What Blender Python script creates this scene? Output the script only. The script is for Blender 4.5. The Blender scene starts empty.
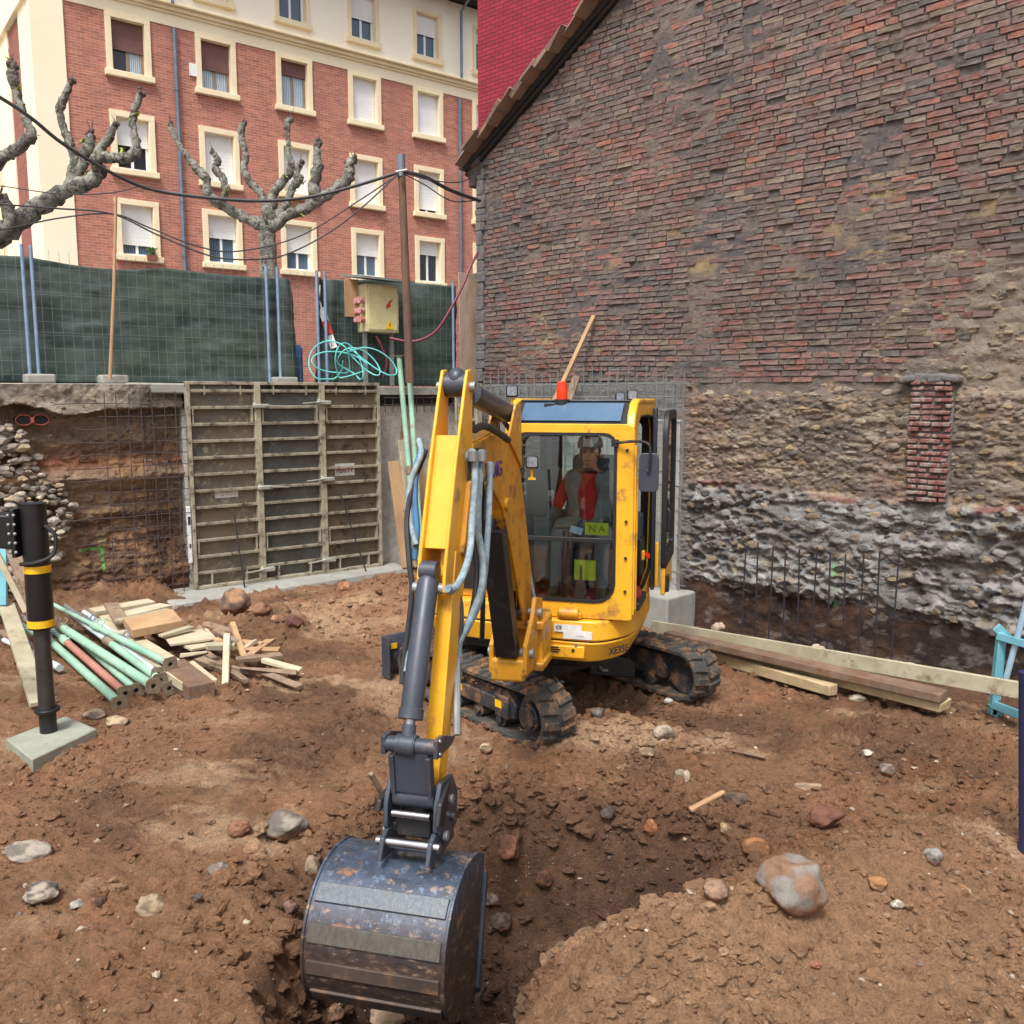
import bpy, math, random
import numpy as np
from mathutils import Vector, Matrix
random.seed(7); RS = np.random.RandomState(7)
S = bpy.context.scene
COL = S.collection
R = math.radians
# ------------------------------------------------------------------ camera maths
FPX = 900.0; PITCH = R(7.4); CH = 2.5
def ray(px, py):
    a = (px-512)/FPX; b = (512-py)/FPX
    return Vector((a, math.cos(PITCH)+b*math.sin(PITCH), -math.sin(PITCH)+b*math.cos(PITCH)))
def at(px, py, Y):
    r = ray(px, py); return r*(Y/r.y)+Vector((0, 0, CH))
def gz(px, py, z=0.0):
    r = ray(px, py); return r*((z-CH)/r.z)+Vector((0, 0, CH))
# ------------------------------------------------------------------ colour / materials
def lin(c):
    o = []
    for v in c[:3]:
        v = v/255.0
        o.append(v/12.92 if v <= .04045 else ((v+.055)/1.055)**2.4)
    return tuple(o)
def rgba(c): return lin(c)+(1.0,)
MATS = {}
class NT:
    def __init__(s, name):
        m = bpy.data.materials.new(name); m.use_nodes = True; s.m = m
        s.t = m.node_tree; s.b = s.t.nodes['Principled BSDF']; s.out = s.t.nodes['Material Output']
    def n(s, typ, **kw):
        x = s.t.nodes.new(typ)
        for k, v in kw.items():
            if k in x.inputs: x.inputs[k].default_value = v
            else: setattr(x, k, v)
        return x
    def l(s, a, b): s.t.links.new(a, b)
    def noise(s, vec, scale, detail=5, rough=.6):
        x = s.n('ShaderNodeTexNoise'); x.inputs['Scale'].default_value = scale
        x.inputs['Detail'].default_value = detail; x.inputs['Roughness'].default_value = rough
        if vec is not None: s.l(vec, x.inputs['Vector'])
        return x.outputs['Fac']
    def ramp(s, fac, lo, hi):
        x = s.n('ShaderNodeMapRange'); x.inputs['From Min'].default_value = lo; x.inputs['From Max'].default_value = hi
        s.l(fac, x.inputs['Value']); return x.outputs['Result']
    def mix(s, fac, a, b, mode='MIX'):
        x = s.n('ShaderNodeMix'); x.data_type = 'RGBA'; x.blend_type = mode
        for sock, v in ((x.inputs['Factor'], fac), (x.inputs['A'], a), (x.inputs['B'], b)):
            if isinstance(v, bpy.types.NodeSocket): s.l(v, sock)
            else: sock.default_value = v
        return x.outputs['Result']
    def math(s, op, a, b=0.0):
        x = s.n('ShaderNodeMath'); x.operation = op
        for i, v in enumerate((a, b)):
            if isinstance(v, bpy.types.NodeSocket): s.l(v, x.inputs[i])
            else: x.inputs[i].default_value = v
        return x.outputs[0]
    def bump(s, h, strength, dist=.01, normal=None):
        x = s.n('ShaderNodeBump'); x.inputs['Strength'].default_value = strength; x.inputs['Distance'].default_value = dist
        s.l(h, x.inputs['Height'])
        if normal is not None: s.l(normal, x.inputs['Normal'])
        return x.outputs['Normal']
def mat(name, c1, c2=None, scale=4, rough=.75, metal=0, bump=0, bscale=60, bdist=.01, dirt=None, damt=.45, dscale=2.5, stretch=None, spec=.5, rvar=.1, attr=None, coord='P'):
    """generic weathered surface: two tones, patches of dirt, fine bump"""
    q = NT(name)
    if coord == 'P': vec = q.n('ShaderNodeNewGeometry').outputs['Position']
    else: vec = q.n('ShaderNodeTexCoord').outputs['Object']
    if stretch:
        mp = q.n('ShaderNodeMapping'); mp.inputs['Scale'].default_value = stretch; q.l(vec, mp.inputs['Vector']); vec = mp.outputs['Vector']
    f = q.noise(vec, scale, 6, .65)
    if attr:
        a = q.n('ShaderNodeAttribute'); a.attribute_name = attr
        col = q.mix(q.math('MULTIPLY', q.ramp(f, .35, .65), .55), a.outputs['Color'], rgba(c2 or (128,128,128)), 'OVERLAY' if c2 is None else 'MIX')
        fine = q.noise(vec, scale*9, 4, .7)
        g = q.ramp(fine, .25, .75)
        gm = q.math('ADD', q.math('MULTIPLY', g, .7), .65)
        cc = q.n('ShaderNodeCombineXYZ'); [q.l(gm, cc.inputs[i]) for i in range(3)]
        col = q.mix(1.0, col, cc.outputs[0], 'MULTIPLY')
    else:
        c2 = c2 or tuple(v*.8 for v in c1)
        col = q.mix(q.ramp(f, .35, .65), rgba(c1), rgba(c2))
    if dirt:
        d = q.noise(vec, dscale, 8, .72)
        col = q.mix(q.ramp(d, 1-damt-.04, 1-damt+.08), col, rgba(dirt))
    q.l(col, q.b.inputs['Base Color'])
    rr = q.math('ADD', q.math('MULTIPLY', q.noise(vec, scale*3, 4), rvar*2), rough-rvar)
    q.l(rr, q.b.inputs['Roughness'])
    q.b.inputs['Metallic'].default_value = metal
    q.b.inputs['Specular IOR Level'].default_value = spec
    if bump: q.l(q.bump(q.noise(vec, bscale, 6, .7), bump, bdist), q.b.inputs['Normal'])
    MATS[name] = q.m
    return q.m
# ------------------------------------------------------------------ numpy noise
_T = RS.rand(64, 64, 64).astype(np.float32)
def vnoise(x, y, z=0.0, seed=0):
    x = np.asarray(x, float)+seed*17.13; y = np.asarray(y, float)+seed*7.77; z = np.asarray(z, float)+seed*3.31
    x, y, z = np.broadcast_arrays(x, y, z)
    xi = np.floor(x).astype(int); yi = np.floor(y).astype(int); zi = np.floor(z).astype(int)
    fx = x-xi; fy = y-yi; fz = z-zi
    fx = fx*fx*(3-2*fx); fy = fy*fy*(3-2*fy); fz = fz*fz*(3-2*fz)
    def g(a, b, c): return _T[(xi+a) & 63, (yi+b) & 63, (zi+c) & 63]
    a = g(0,0,0)*(1-fx)+g(1,0,0)*fx; b = g(0,1,0)*(1-fx)+g(1,1,0)*fx
    c = g(0,0,1)*(1-fx)+g(1,0,1)*fx; d = g(0,1,1)*(1-fx)+g(1,1,1)*fx
    return (a*(1-fy)+b*fy)*(1-fz)+(c*(1-fy)+d*fy)*fz
def fbm(x, y, z=0.0, s=1.0, o=4, rough=.5, seed=0):
    t = 0; a = 1; n = 0
    for i in range(o):
        t = t+a*vnoise(np.asarray(x)*s, np.asarray(y)*s, np.asarray(z)*s, seed+i*5); n += a; a *= rough; s *= 2.03
    return t/n
def worley(x, y, s=1.0, seed=0):
    x = np.asarray(x)*s; y = np.asarray(y)*s; xi = np.floor(x).astype(int); yi = np.floor(y).astype(int)
    best = np.full(x.shape, 9.0); second = best.copy(); ident = np.zeros(x.shape)
    for a in (-1, 0, 1):
        for b in (-1, 0, 1):
            cx = xi+a; cy = yi+b
            jx = _T[(cx+seed) & 63, cy & 63, 5]; jy = _T[cx & 63, (cy+seed) & 63, 11]
            d = np.hypot(cx+jx-x, cy+jy-y); m = d < best
            second = np.where(m, best, np.minimum(second, d)); ident = np.where(m, _T[cx & 63, cy & 63, 21], ident); best = np.where(m, d, best)
    return best, second, ident
def sstep(a, b, x): t = np.clip((np.asarray(x, float)-a)/(b-a), 0, 1); return t*t*(3-2*t)
def lerp3(a, b, t): return np.asarray(a)*(1-t[..., None])+np.asarray(b)*t[..., None]
# ------------------------------------------------------------------ mesh helpers
def mesh_np(name, V, F, m, col=None, smooth=True):
    me = bpy.data.meshes.new(name)
    V = np.ascontiguousarray(V, np.float32); F = np.ascontiguousarray(F, np.int32)
    me.vertices.add(len(V)); me.vertices.foreach_set('co', V.ravel())
    k = F.shape[1]; me.loops.add(F.size); me.loops.foreach_set('vertex_index', F.ravel())
    me.polygons.add(len(F)); me.polygons.foreach_set('loop_start', np.arange(0, F.size, k, dtype=np.int32))
    me.update(calc_edges=True)
    me.polygons.foreach_set('use_smooth', np.full(len(F), smooth))
    if col is not None:
        a = me.color_attributes.new('Col', 'FLOAT_COLOR', 'POINT')
        c = np.ones((len(V), 4), np.float32); c[:, :3] = col; a.data.foreach_set('color', c.ravel())
    me.materials.append(m)
    o = bpy.data.objects.new(name, me); COL.objects.link(o); return o
def gridfaces(nx, ny):
    i = np.arange(nx-1)[:, None]*ny+np.arange(ny-1)[None, :]; i = i.ravel()
    return np.stack([i, i+ny, i+ny+1, i+1], 1)
def par(o, p):
    if p is not None:
        o.parent = p
def tag(o, label, cat, group=None, kind=None):
    o['label'] = label; o['category'] = cat
    if group: o['group'] = group
    if kind: o['kind'] = kind
    return o
def thing(name, label, cat, loc=(0, 0, 0), rotz=0, group=None, kind=None):
    o = bpy.data.objects.new(name, None); COL.objects.link(o); o.location = loc; o.rotation_euler = (0, 0, rotz)
    o.empty_display_size = .1
    return tag(o, label, cat, group, kind)
def catmull(pts, n=6):
    P = [Vector(p) for p in pts]
    if len(P) < 3: return P
    P = [P[0]*2-P[1]]+P+[P[-1]*2-P[-2]]; out = []
    for i in range(1, len(P)-2):
        for k in range(n):
            t = k/n; a, b, c, d = P[i-1:i+3]
            out.append(.5*((2*b)+(-a+c)*t+(2*a-5*b+4*c-d)*t*t+(-a+3*b-3*c+d)*t**3))
    out.append(P[-2]); return out
SPLIT = {'pin', 'bolt', 'link_rib', 'bracket_plate', 'blade_arm', 'ram_bracket', 'coupler_hook', 'stiffener', 'hinge', 'bucket_ear', 'side_cutter', 'bucket_pin', 'tow_eye', 'boom_pin', 'hose_fitting', 'socket', 'conduit_rim', 'duct', 'side_trim', 'side_wall', 'vent_slots', 'quick_coupler', 'bolts'}
class MB:
    def __init__(s): s.v = []; s.f = []; s.p = []
    def add(s, vs, fs):
        n = len(s.v); s.p.append((n, len(s.f))); s.v += [Vector(v) for v in vs]; s.f += [[n+i for i in f] for f in fs]; return s
    def hexa(s, b4, t4):
        return s.add(list(b4)+list(t4), [(3,2,1,0), (4,5,6,7), (0,1,5,4), (1,2,6,5), (2,3,7,6), (3,0,4,7)])
    def box(s, c, size, rot=None):
        x, y, z = [k/2 for k in size]; c = Vector(c)
        p = [Vector(q) for q in ((-x,-y,-z), (x,-y,-z), (x,y,-z), (-x,y,-z), (-x,-y,z), (x,-y,z), (x,y,z), (-x,y,z))]
        if rot is not None: p = [rot @ q for q in p]
        p = [q+c for q in p]; return s.hexa(p[:4], p[4:])
    def beam(s, p, q, w, h, up=(0, 0, 1), jit=0):
        p = Vector(p); q = Vector(q); d = (q-p).normalized(); side = d.cross(Vector(up))
        if side.length < 1e-4: side = d.cross(Vector((1, 0, 0)))
        side.normalize(); u = side.cross(d).normalized(); a = side*w/2; b = u*h/2
        j = lambda: Vector([random.uniform(-jit, jit) for _ in range(3)])
        return s.hexa([p-a-b+j(), p+a-b+j(), p+a+b+j(), p-a+b+j()], [q-a-b+j(), q+a-b+j(), q+a+b+j(), q-a+b+j()])
    def tube(s, pts, r, seg=8, caps=True):
        P = [Vector(p) for p in pts]; n = len(P); rr = r if isinstance(r, (list, tuple)) else [r]*n
        t0 = (P[1]-P[0]).normalized(); nrm = t0.orthogonal().normalized(); rings = []; vs = []
        for i in range(n):
            t = ((P[min(i+1, n-1)]-P[max(i-1, 0)])).normalized()
            nrm = (nrm-t*nrm.dot(t)).normalized(); b = t.cross(nrm)
            for k in range(seg):
                a = 2*math.pi*k/seg; vs.append(P[i]+(nrm*math.cos(a)+b*math.sin(a))*rr[i])
        fs = []
        for i in range(n-1):
            for k in range(seg):
                k2 = (k+1) % seg; fs.append((i*seg+k, i*seg+k2, (i+1)*seg+k2, (i+1)*seg+k))
        if caps: fs.append(tuple(range(seg-1, -1, -1))); fs.append(tuple((n-1)*seg+k for k in range(seg)))
        return s.add(vs, fs)
    def cyl(s, p, q, r, seg=16, r2=None): return s.tube([p, q], [r, r if r2 is None else r2], seg)
    def prism(s, A, B):
        """A, B: matching outlines (lists of 3d points) joined into a solid"""
        n = len(A); return s.add(list(A)+list(B), [tuple(range(n-1, -1, -1)), tuple(range(n, 2*n))]+[(i, (i+1) % n, n+(i+1) % n, n+i) for i in range(n)])
    def ring(s, O, I, off):
        """frame between outer outline O and inner outline I (same count), extruded by off"""
        n = len(O); off = Vector(off); O = [Vector(p) for p in O]; I = [Vector(p) for p in I]
        vs = O+I+[p+off for p in O]+[p+off for p in I]; fs = []
        for i in range(n):
            j = (i+1) % n
            fs += [(i, j, n+j, n+i), (2*n+i, 3*n+i, 3*n+j, 2*n+j), (i, 2*n+i, 2*n+j, j), (n+i, n+j, 3*n+j, 3*n+i)]
        return s.add(vs, fs)
    def sphere(s, c, r, nu=12, nv=8, sc=(1, 1, 1)):
        c = Vector(c); vs = [c+Vector((0, 0, r*sc[2]))]
        for i in range(1, nv):
            a = math.pi*i/nv
            for k in range(nu):
                b = 2*math.pi*k/nu; vs.append(c+Vector((r*math.sin(a)*math.cos(b)*sc[0], r*math.sin(a)*math.sin(b)*sc[1], r*math.cos(a)*sc[2])))
        vs.append(c-Vector((0, 0, r*sc[2]))); fs = []
        for k in range(nu): fs.append((0, 1+k, 1+(k+1) % nu))
        for i in range(nv-2):
            for k in range(nu):
                a = 1+i*nu; fs.append((a+k, a+nu+k, a+nu+(k+1) % nu, a+(k+1) % nu))
        a = 1+(nv-2)*nu
        for k in range(nu): fs.append((a+k, len(vs)-1, a+(k+1) % nu))
        return s.add(vs, fs)
    def xf(s, M):
        s.v = [M @ v for v in s.v]; return s
    def build(s, name, m, parent=None, bevel=0, smooth=None, world=False, base=False, seg=2):
        """world=True: vertices are world coordinates, re-expressed in the parent's frame. base: origin at own base"""
        if name in SPLIT and len(s.p) > 1 and parent is not None:
            ends = s.p[1:]+[(len(s.v), len(s.f))]; out = None
            for (v0, f0), (v1, f1) in zip(s.p, ends):
                q = MB(); q.add(s.v[v0:v1], [[i-v0 for i in f] for f in s.f[f0:f1]]); o = q.build(name, m, parent, bevel, smooth, world, base, seg); out = out or o
            return out
        v = s.v; loc = None
        if world and parent is not None:
            M = world_inv(parent); v = [M @ p for p in v]
        if parent is None:
            xs = [p.x for p in v]; ys = [p.y for p in v]; zs = [p.z for p in v]
            loc = Vector(((min(xs)+max(xs))/2, (min(ys)+max(ys))/2, min(zs))); v = [p-loc for p in v]
        me = bpy.data.meshes.new(name); me.from_pydata([tuple(p) for p in v], [], s.f)
        import bmesh
        bm = bmesh.new(); bm.from_mesh(me); bmesh.ops.recalc_face_normals(bm, faces=bm.faces); bm.to_mesh(me); bm.free()
        me.materials.append(m)
        o = bpy.data.objects.new(name, me); COL.objects.link(o); par(o, parent)
        if loc is not None: o.location = loc
        me.polygons.foreach_set('use_smooth', [True]*len(me.polygons)); me.set_sharp_from_angle(angle=R(smooth if smooth else 35))
        if bevel:
            b = o.modifiers.new('Bevel', 'BEVEL'); b.width = bevel; b.segments = seg; b.limit_method = 'ANGLE'; b.angle_limit = R(40); b.harden_normals = False
        return o
def local_m(o): return Matrix.Translation(o.location) @ o.rotation_euler.to_matrix().to_4x4()
def world_inv(o):
    M = local_m(o); p = o.parent
    while p: M = local_m(p) @ M; p = p.parent
    return M.inverted()
def frame(o, rz): return Matrix.Translation(Vector(o)) @ Matrix.Rotation(rz, 4, 'Z')
def rrect(x0, x1, y0, y1, r, n=4):
    """rounded rectangle outline in 2d"""
    out = []
    rs = r if isinstance(r, (list, tuple)) else [r]*4
    for (cx, cy, a0, k) in ((x1-rs[0], y1-rs[0], 0, 0), (x0+rs[1], y1-rs[1], 90, 1), (x0+rs[2], y0+rs[2], 180, 2), (x1-rs[3], y0+rs[3], 270, 3)):
        for i in range(n+1):
            a = R(a0+90*i/n); out.append((cx+rs[k]*math.cos(a), cy+rs[k]*math.sin(a)))
    return out
def text(name, body, size, M, m, parent, ext=.001):
    cu = bpy.data.curves.new(name, 'FONT'); cu.body = body; cu.size = size; cu.extrude = ext; cu.align_x = 'CENTER'; cu.align_y = 'CENTER'
    cu.offset = size*.012
    t = bpy.data.objects.new(name, cu); COL.objects.link(t)
    dg = bpy.context.evaluated_depsgraph_get(); dg.update()
    me = bpy.data.meshes.new_from_object(t.evaluated_get(dg)); bpy.data.objects.remove(t)
    W = world_inv(parent) @ M if parent is not None else M
    me.transform(W); me.materials.clear(); me.materials.append(m)
    o = bpy.data.objects.new(name, me); COL.objects.link(o); par(o, parent); return o
# ------------------------------------------------------------------ frames of the site
L0 = Vector((-4.1, 11.3, 0)); LR = R(36.87); LF = frame(L0, LR)
R0 = Vector((-.51, 14.0, 0)); RR = -math.atan2(.722, .692); RF = frame(R0, RR)
F0 = Vector((-11.684, 29.0, 0)); FR = R(38); FF = frame(F0, FR)
STREET = 2.66
def onplane(px, py, Fm):
    """point of wall plane (local y=0 of frame Fm) seen at a pixel -> (t, z)"""
    o = Fm.translation; d = (Fm.to_3x3() @ Vector((1, 0, 0))); n = Vector((-d.y, d.x, 0)); r = ray(px, py)
    P = r*(n.dot(o)/n.dot(r))+Vector((0, 0, CH)); return (P-o).dot(d), P.z
# ------------------------------------------------------------------ terrain height
def H(x, y):
    x = np.asarray(x, float); y = np.asarray(y, float)
    z = .10*(fbm(x, y, 0, .45, 3, seed=3)-.5)
    # excavated hole: two lobes
    wob = 1+.35*(fbm(x, y, 0, 1.6, 3, seed=9)-.5)
    a = R(17); u = (x-.10)*math.cos(a)+(y-4.62)*math.sin(a); v = -(x-.10)*math.sin(a)+(y-4.62)*math.cos(a)
    r1 = np.sqrt((u/1.32)**2+(v/.82)**2)*wob
    r2 = np.hypot((x+.50)/.62, (y-3.72)/.62)*wob
    # near the hole, spoil ridge on the viewer's side at the right
    ridge = np.exp(-(((x-.75)*.55-(y-3.55)*.95)**2)/.12)*sstep(-.1, .5, x)*(1-sstep(1.9, 2.9, x))
    z = z+.32*ridge*sstep(.8, 1.05, np.minimum(r1, r2))
    z = z+.16*sstep(-.2, .8, x)*(1-sstep(2.6, 4.1, y))*(1-sstep(2.5, 3.5, x))
    z = z-.95*(1-sstep(.52, 1.03, r1))-.85*(1-sstep(.55, 1.12, r2))*sstep(.25, .9, r1)
    # trench at the foot of the old wall
    dR = (-(x-R0.x)*.722-(y-R0.y)*.692)
    tR = (x-R0.x)*.692-(y-R0.y)*.722
    z = z-.38*(1-sstep(1.0, 1.75, dR+.3*(fbm(x, y, 0, 1.1, 3, seed=4)-.5)))*sstep(.5, 2.0, tR)
    # heap before the formwork
    z = z+.36*np.exp(-(((x+1.35)/.95)**2+((y-10.5)/.75)**2))+.2*np.exp(-(((x+2.6)/.6)**2+((y-9.5)/.5)**2))
    z = z+.16*np.exp(-(((x+.25)/.6)**2+((y-8.9)/.9)**2))
    # small spoil between the tracks and before the right one
    z = z+.15*np.exp(-(((x-.75)/.42)**2+((y-6.35)/.28)**2))
    # tramlines left by the tracks, foot of banks
    dL = (x-L0.x)*.6-(y-L0.y)*.8
    z = z+.25*(1-sstep(0, .8, dL))*(1-sstep(-.6, -.1, (x-L0.x)*.8+(y-L0.y)*.6))
    rough = .55+.75*sstep(.40, .62, fbm(x, y, 0, .9, 3, seed=21))
    inhole = 1-sstep(.5, 1.2, np.minimum(r1, r2))
    z = z+(.12*(fbm(x, y, 0, 2.6, 4, .55, seed=12)-.5)+.095*(fbm(x, y, 0, 8, 3, .62, seed=14)-.5))*(rough+.6*inhole)
    n = fbm(x, y, 0, 20, 2, .6, seed=15)
    z = z+.05*(np.clip(n-.5, -.1, .35))*(rough+.6*inhole)*1.6
    gr = sstep(.5, .62, fbm(x, y, 0, 1.3, 3, seed=46)); z = z+gr*.055*(np.abs(fbm(x*1.1, y*.9, 0, 11, 3, .6, seed=47)-.5)*4-.4)
    cr = np.abs(fbm(x, y, 0, 5.5, 4, .62, seed=44)-.5); z = z-.12*np.clip(.06-cr, 0, .06)*(rough+1.2*inhole)*3
    z = z+.035*(fbm(x, y, 0, 26, 3, .7, seed=45)-.5)*(rough+.8*inhole)
    ww = fbm(x*.6+y*.25, y*1.4, 0, 3.4, 3, seed=33)
    z = z-.02*sstep(.55, .7, ww)
    return z
def h1(x, y): return float(H(np.array([x]), np.array([y]))[0])
def gp(px, py, dz=0.0):
    r = ray(px, py); t = np.linspace(2.2, 16, 900); Pn = np.outer(t, np.array(r))+np.array([0, 0, CH]); h = H(Pn[:, 0], Pn[:, 1])
    k = np.argmax(Pn[:, 2] < h+dz); P = Vector(Pn[k]); P.z = h[k]; return P
def tpx(px, y, Fm=None):
    """t along a wall frame, at local depth y, under a picture column"""
    Fm = Fm or LF; o = Fm @ Vector((0, y, 0)); d = Fm.to_3x3() @ Vector((1, 0, 0)); n = Vector((-d.y, d.x, 0)); r = ray(px, 330)
    P = r*(n.dot(o)/n.dot(r)); return (P-o).dot(d)
EXPO = 1.25
# ================================================================== materials
m_soil_attr = None
def soil_material():
    q = NT('soil'); pos = q.n('ShaderNodeNewGeometry').outputs['Position']
    a = q.n('ShaderNodeAttribute'); a.attribute_name = 'Col'
    f1 = q.noise(pos, 14, 8, .75); f2 = q.noise(pos, 70, 5, .7); f3 = q.noise(pos, 3.2, 6, .7)
    g = q.math('ADD', q.math('MULTIPLY', q.ramp(f1, .3, .7), .75), q.math('MULTIPLY', q.ramp(f2, .3, .7), .7))
    g = q.math('ADD', g, .36)
    cc = q.n('ShaderNodeCombineXYZ'); [q.l(g, cc.inputs[i]) for i in range(3)]
    col = q.mix(1.0, a.outputs['Color'], cc.outputs[0], 'MULTIPLY')
    col = q.mix(q.math('MULTIPLY', q.ramp(f3, .5, .68), .5), col, rgba((144, 110, 82)))
    v = q.n('ShaderNodeTexVoronoi'); v.inputs['Scale'].default_value = 55; q.l(pos, v.inputs['Vector'])
    sp = q.math('LESS_THAN', v.outputs['Distance'], .22); vn = q.noise(pos, 5, 3)
    sp = q.math('MULTIPLY', sp, q.ramp(vn, .5, .62))
    cr = q.n('ShaderNodeSeparateColor'); q.l(v.outputs['Color'], cr.inputs[0])
    sp = q.math('MULTIPLY', sp, q.math('GREATER_THAN', cr.outputs[0], .72))
    col = q.mix(sp, col, rgba((178, 160, 140)))
    q.l(col, q.b.inputs['Base Color'])
    q.l(q.math('ADD', q.math('MULTIPLY', f3, -.25), 1.02), q.b.inputs['Roughness']); q.b.inputs['Specular IOR Level'].default_value = .25
    h = q.math('ADD', q.noise(pos, 32, 8, .75), q.math('MULTIPLY', q.noise(pos, 120, 4, .7), .4))
    q.l(q.bump(h, 1.0, .045), q.b.inputs['Normal']); return q.m
M_soil = soil_material()
def attr_mat(name, scale, bscale, bstr, bdist, rough=.92, amt=(.6, .75), smear=None):
    q = NT(name); pos = q.n('ShaderNodeNewGeometry').outputs['Position']
    a = q.n('ShaderNodeAttribute'); a.attribute_name = 'Col'
    f = q.noise(pos, scale, 8, .75); f2 = q.noise(pos, scale*6, 4, .7)
    g = q.math('ADD', q.math('MULTIPLY', q.ramp(f, .3, .7), amt[0]), q.math('MULTIPLY', q.ramp(f2, .3, .7), .3)); g = q.math('ADD', g, amt[1]-.15)
    cc = q.n('ShaderNodeCombineXYZ'); [q.l(g, cc.inputs[i]) for i in range(3)]
    col = a.outputs['Color']
    if smear: col = q.mix(q.math('MULTIPLY', q.ramp(q.noise(pos, 7, 8, .75), .38, .62), .72), col, rgba(smear))
    q.l(q.mix(1.0, col, cc.outputs[0], 'MULTIPLY'), q.b.inputs['Base Color'])
    q.b.inputs['Roughness'].default_value = rough; q.b.inputs['Specular IOR Level'].default_value = .25
    q.l(q.bump(q.noise(pos, bscale, 8, .75), bstr, bdist), q.b.inputs['Normal']); return q.m
M_rubble = attr_mat('old_masonry', 11, 34, 1.0, .045)
M_bricks = attr_mat('old_brick', 22, 70, .6, .012, smear=(130, 123, 118))
M_rock = attr_mat('rock', 14, 60, .5, .01, .85)
M_yellow = mat('yellow_paint', (232, 174, 44), (220, 158, 36), 3, .36, 0, .04, 40, .004, dirt=(146, 104, 62), damt=.40, dscale=5)
M_yellow_d = mat('yellow_paint_worn', (212, 150, 36), (190, 130, 32), 4, .42, 0, .08, 40, .004, dirt=(118, 86, 56), damt=.45, dscale=7)
M_dgrey = mat('grey_blue_steel_paint', (64, 69, 80), (52, 57, 67), 5, .42, .1, .05, 60, .003, dirt=(110, 88, 68), damt=.36, dscale=8)
M_black = mat('black_steel', (34, 34, 37), (26, 26, 29), 6, .5, 0, .05, 80, .003, dirt=(92, 72, 56), damt=.38, dscale=9)
M_under = mat('undercarriage_steel', (52, 53, 58), (40, 41, 46), 6, .6, 0, .1, 60, .005, dirt=(120, 88, 62), damt=.46, dscale=7)
M_rubber = mat('track_rubber', (68, 66, 62), (50, 48, 46), 8, .85, 0, .3, 70, .006, dirt=(128, 96, 68), damt=.47, dscale=8)
M_blackrub = mat('black_rubber', (30, 30, 32), (24, 24, 26), 6, .55)
M_chrome = mat('chrome_rod', (165, 165, 170), (140, 140, 146), 6, .28, 1)
M_hose = mat('hose_sleeve', (150, 168, 176), (105, 122, 132), 22, .6, 0, .25, 160, .003)
M_hoseblk = mat('hose_black', (42, 44, 50), (30, 32, 36), 22, .5, 0, .2, 160, .002)
M_hoseblue = mat('hose_blue', (62, 118, 172), (70, 96, 120), 14, .5, 0, .2, 160, .002)
M_decal_y = mat('yellow_decal', (236, 186, 26), (225, 172, 20), 20, .5)
M_decal_w = mat('white_decal', (226, 226, 224), (205, 205, 202), 20, .5)
M_ink = mat('dark_ink', (40, 34, 34), (48, 42, 42), 10, .6)
M_inkblue = mat('blue_ink', (72, 52, 130), (92, 62, 130), 30, .6)
M_inkred = mat('red_ink', (150, 50, 50), (130, 45, 48), 10, .6)
M_lime = mat('lime_sticker', (186, 205, 40), (170, 190, 30), 10, .5)
M_seat = mat('seat_vinyl', (66, 74, 78), (54, 60, 64), 8, .6)
M_cabgrey = mat('cab_plastic', (92, 106, 112), (74, 86, 92), 8, .6)
M_redmat = mat('red_cloth', (150, 42, 52), (128, 36, 46), 8, .8, 0, .3, 60)
M_amber = mat('beacon_lens', (238, 62, 18), (228, 50, 12), 8, .25)
M_lens = mat('lamp_lens', (150, 156, 164), (110, 116, 124), 60, .2, .2)
def glass_mat(name, tint=(225, 238, 235), refl=1.0, rough=.02):
    q = NT(name); t = q.t; t.nodes.remove(q.b)
    tr = q.n('ShaderNodeBsdfTransparent'); tr.inputs['Color'].default_value = rgba(tint)
    g = q.n('ShaderNodeBsdfGlossy'); g.inputs['Roughness'].default_value = rough; g.inputs['Color'].default_value = (1, 1, 1, 1)
    fr = q.n('ShaderNodeFresnel'); fr.inputs['IOR'].default_value = 1.5
    mx = q.n('ShaderNodeMixShader'); q.l(q.math('MULTIPLY', fr.outputs[0], refl), mx.inputs[0]); q.l(tr.outputs[0], mx.inputs[1]); q.l(g.outputs[0], mx.inputs[2])
    q.l(mx.outputs[0], q.out.inputs['Surface']); return q.m
M_glass = glass_mat('cab_glass', (246, 252, 252), 1.1)
M_roofglass = mat('tinted_roof_glass', (70, 96, 120), (84, 108, 132), 2, .15)
M_wood = mat('sawn_wood', (184, 164, 128), (158, 136, 104), 2.5, .8, 0, .35, 30, .006, dirt=(120, 100, 78), damt=.36, dscale=6, stretch=(3, 3, 9))
M_wood_p = mat('pale_board', (194, 182, 156), (172, 158, 132), 3, .8, 0, .25, 30, .005, dirt=(138, 116, 92), damt=.36, dscale=5)
M_wood_y = mat('yellow_shutter_board', (176, 168, 144), (148, 138, 114), 3, .75, 0, .25, 30, .005, dirt=(120, 104, 78), damt=.4, dscale=5)
M_wood_g = mat('weathered_wood', (150, 128, 106), (118, 98, 82), 6, .85, 0, .5, 40, .008, dirt=(90, 68, 52), damt=.42, dscale=8)
M_wood_d = mat('muddy_plank', (128, 104, 86), (98, 78, 64), 5, .85, 0, .4, 40, .008, dirt=(110, 76, 52), damt=.46, dscale=6)
M_wood_o = mat('orange_board', (178, 146, 108), (156, 122, 90), 3, .8, 0, .25, 30, .005, dirt=(118, 96, 76), damt=.36, dscale=4, stretch=(2, 2, .6))
M_pole = mat('utility_pole_wood', (112, 86, 70), (88, 66, 54), 4, .85, 0, .4, 40, .008, stretch=(6, 6, .7))
M_rebar = mat('rusty_rebar', (88, 76, 74), (70, 60, 60), 14, .75, .3, .3, 120, .003)
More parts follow.
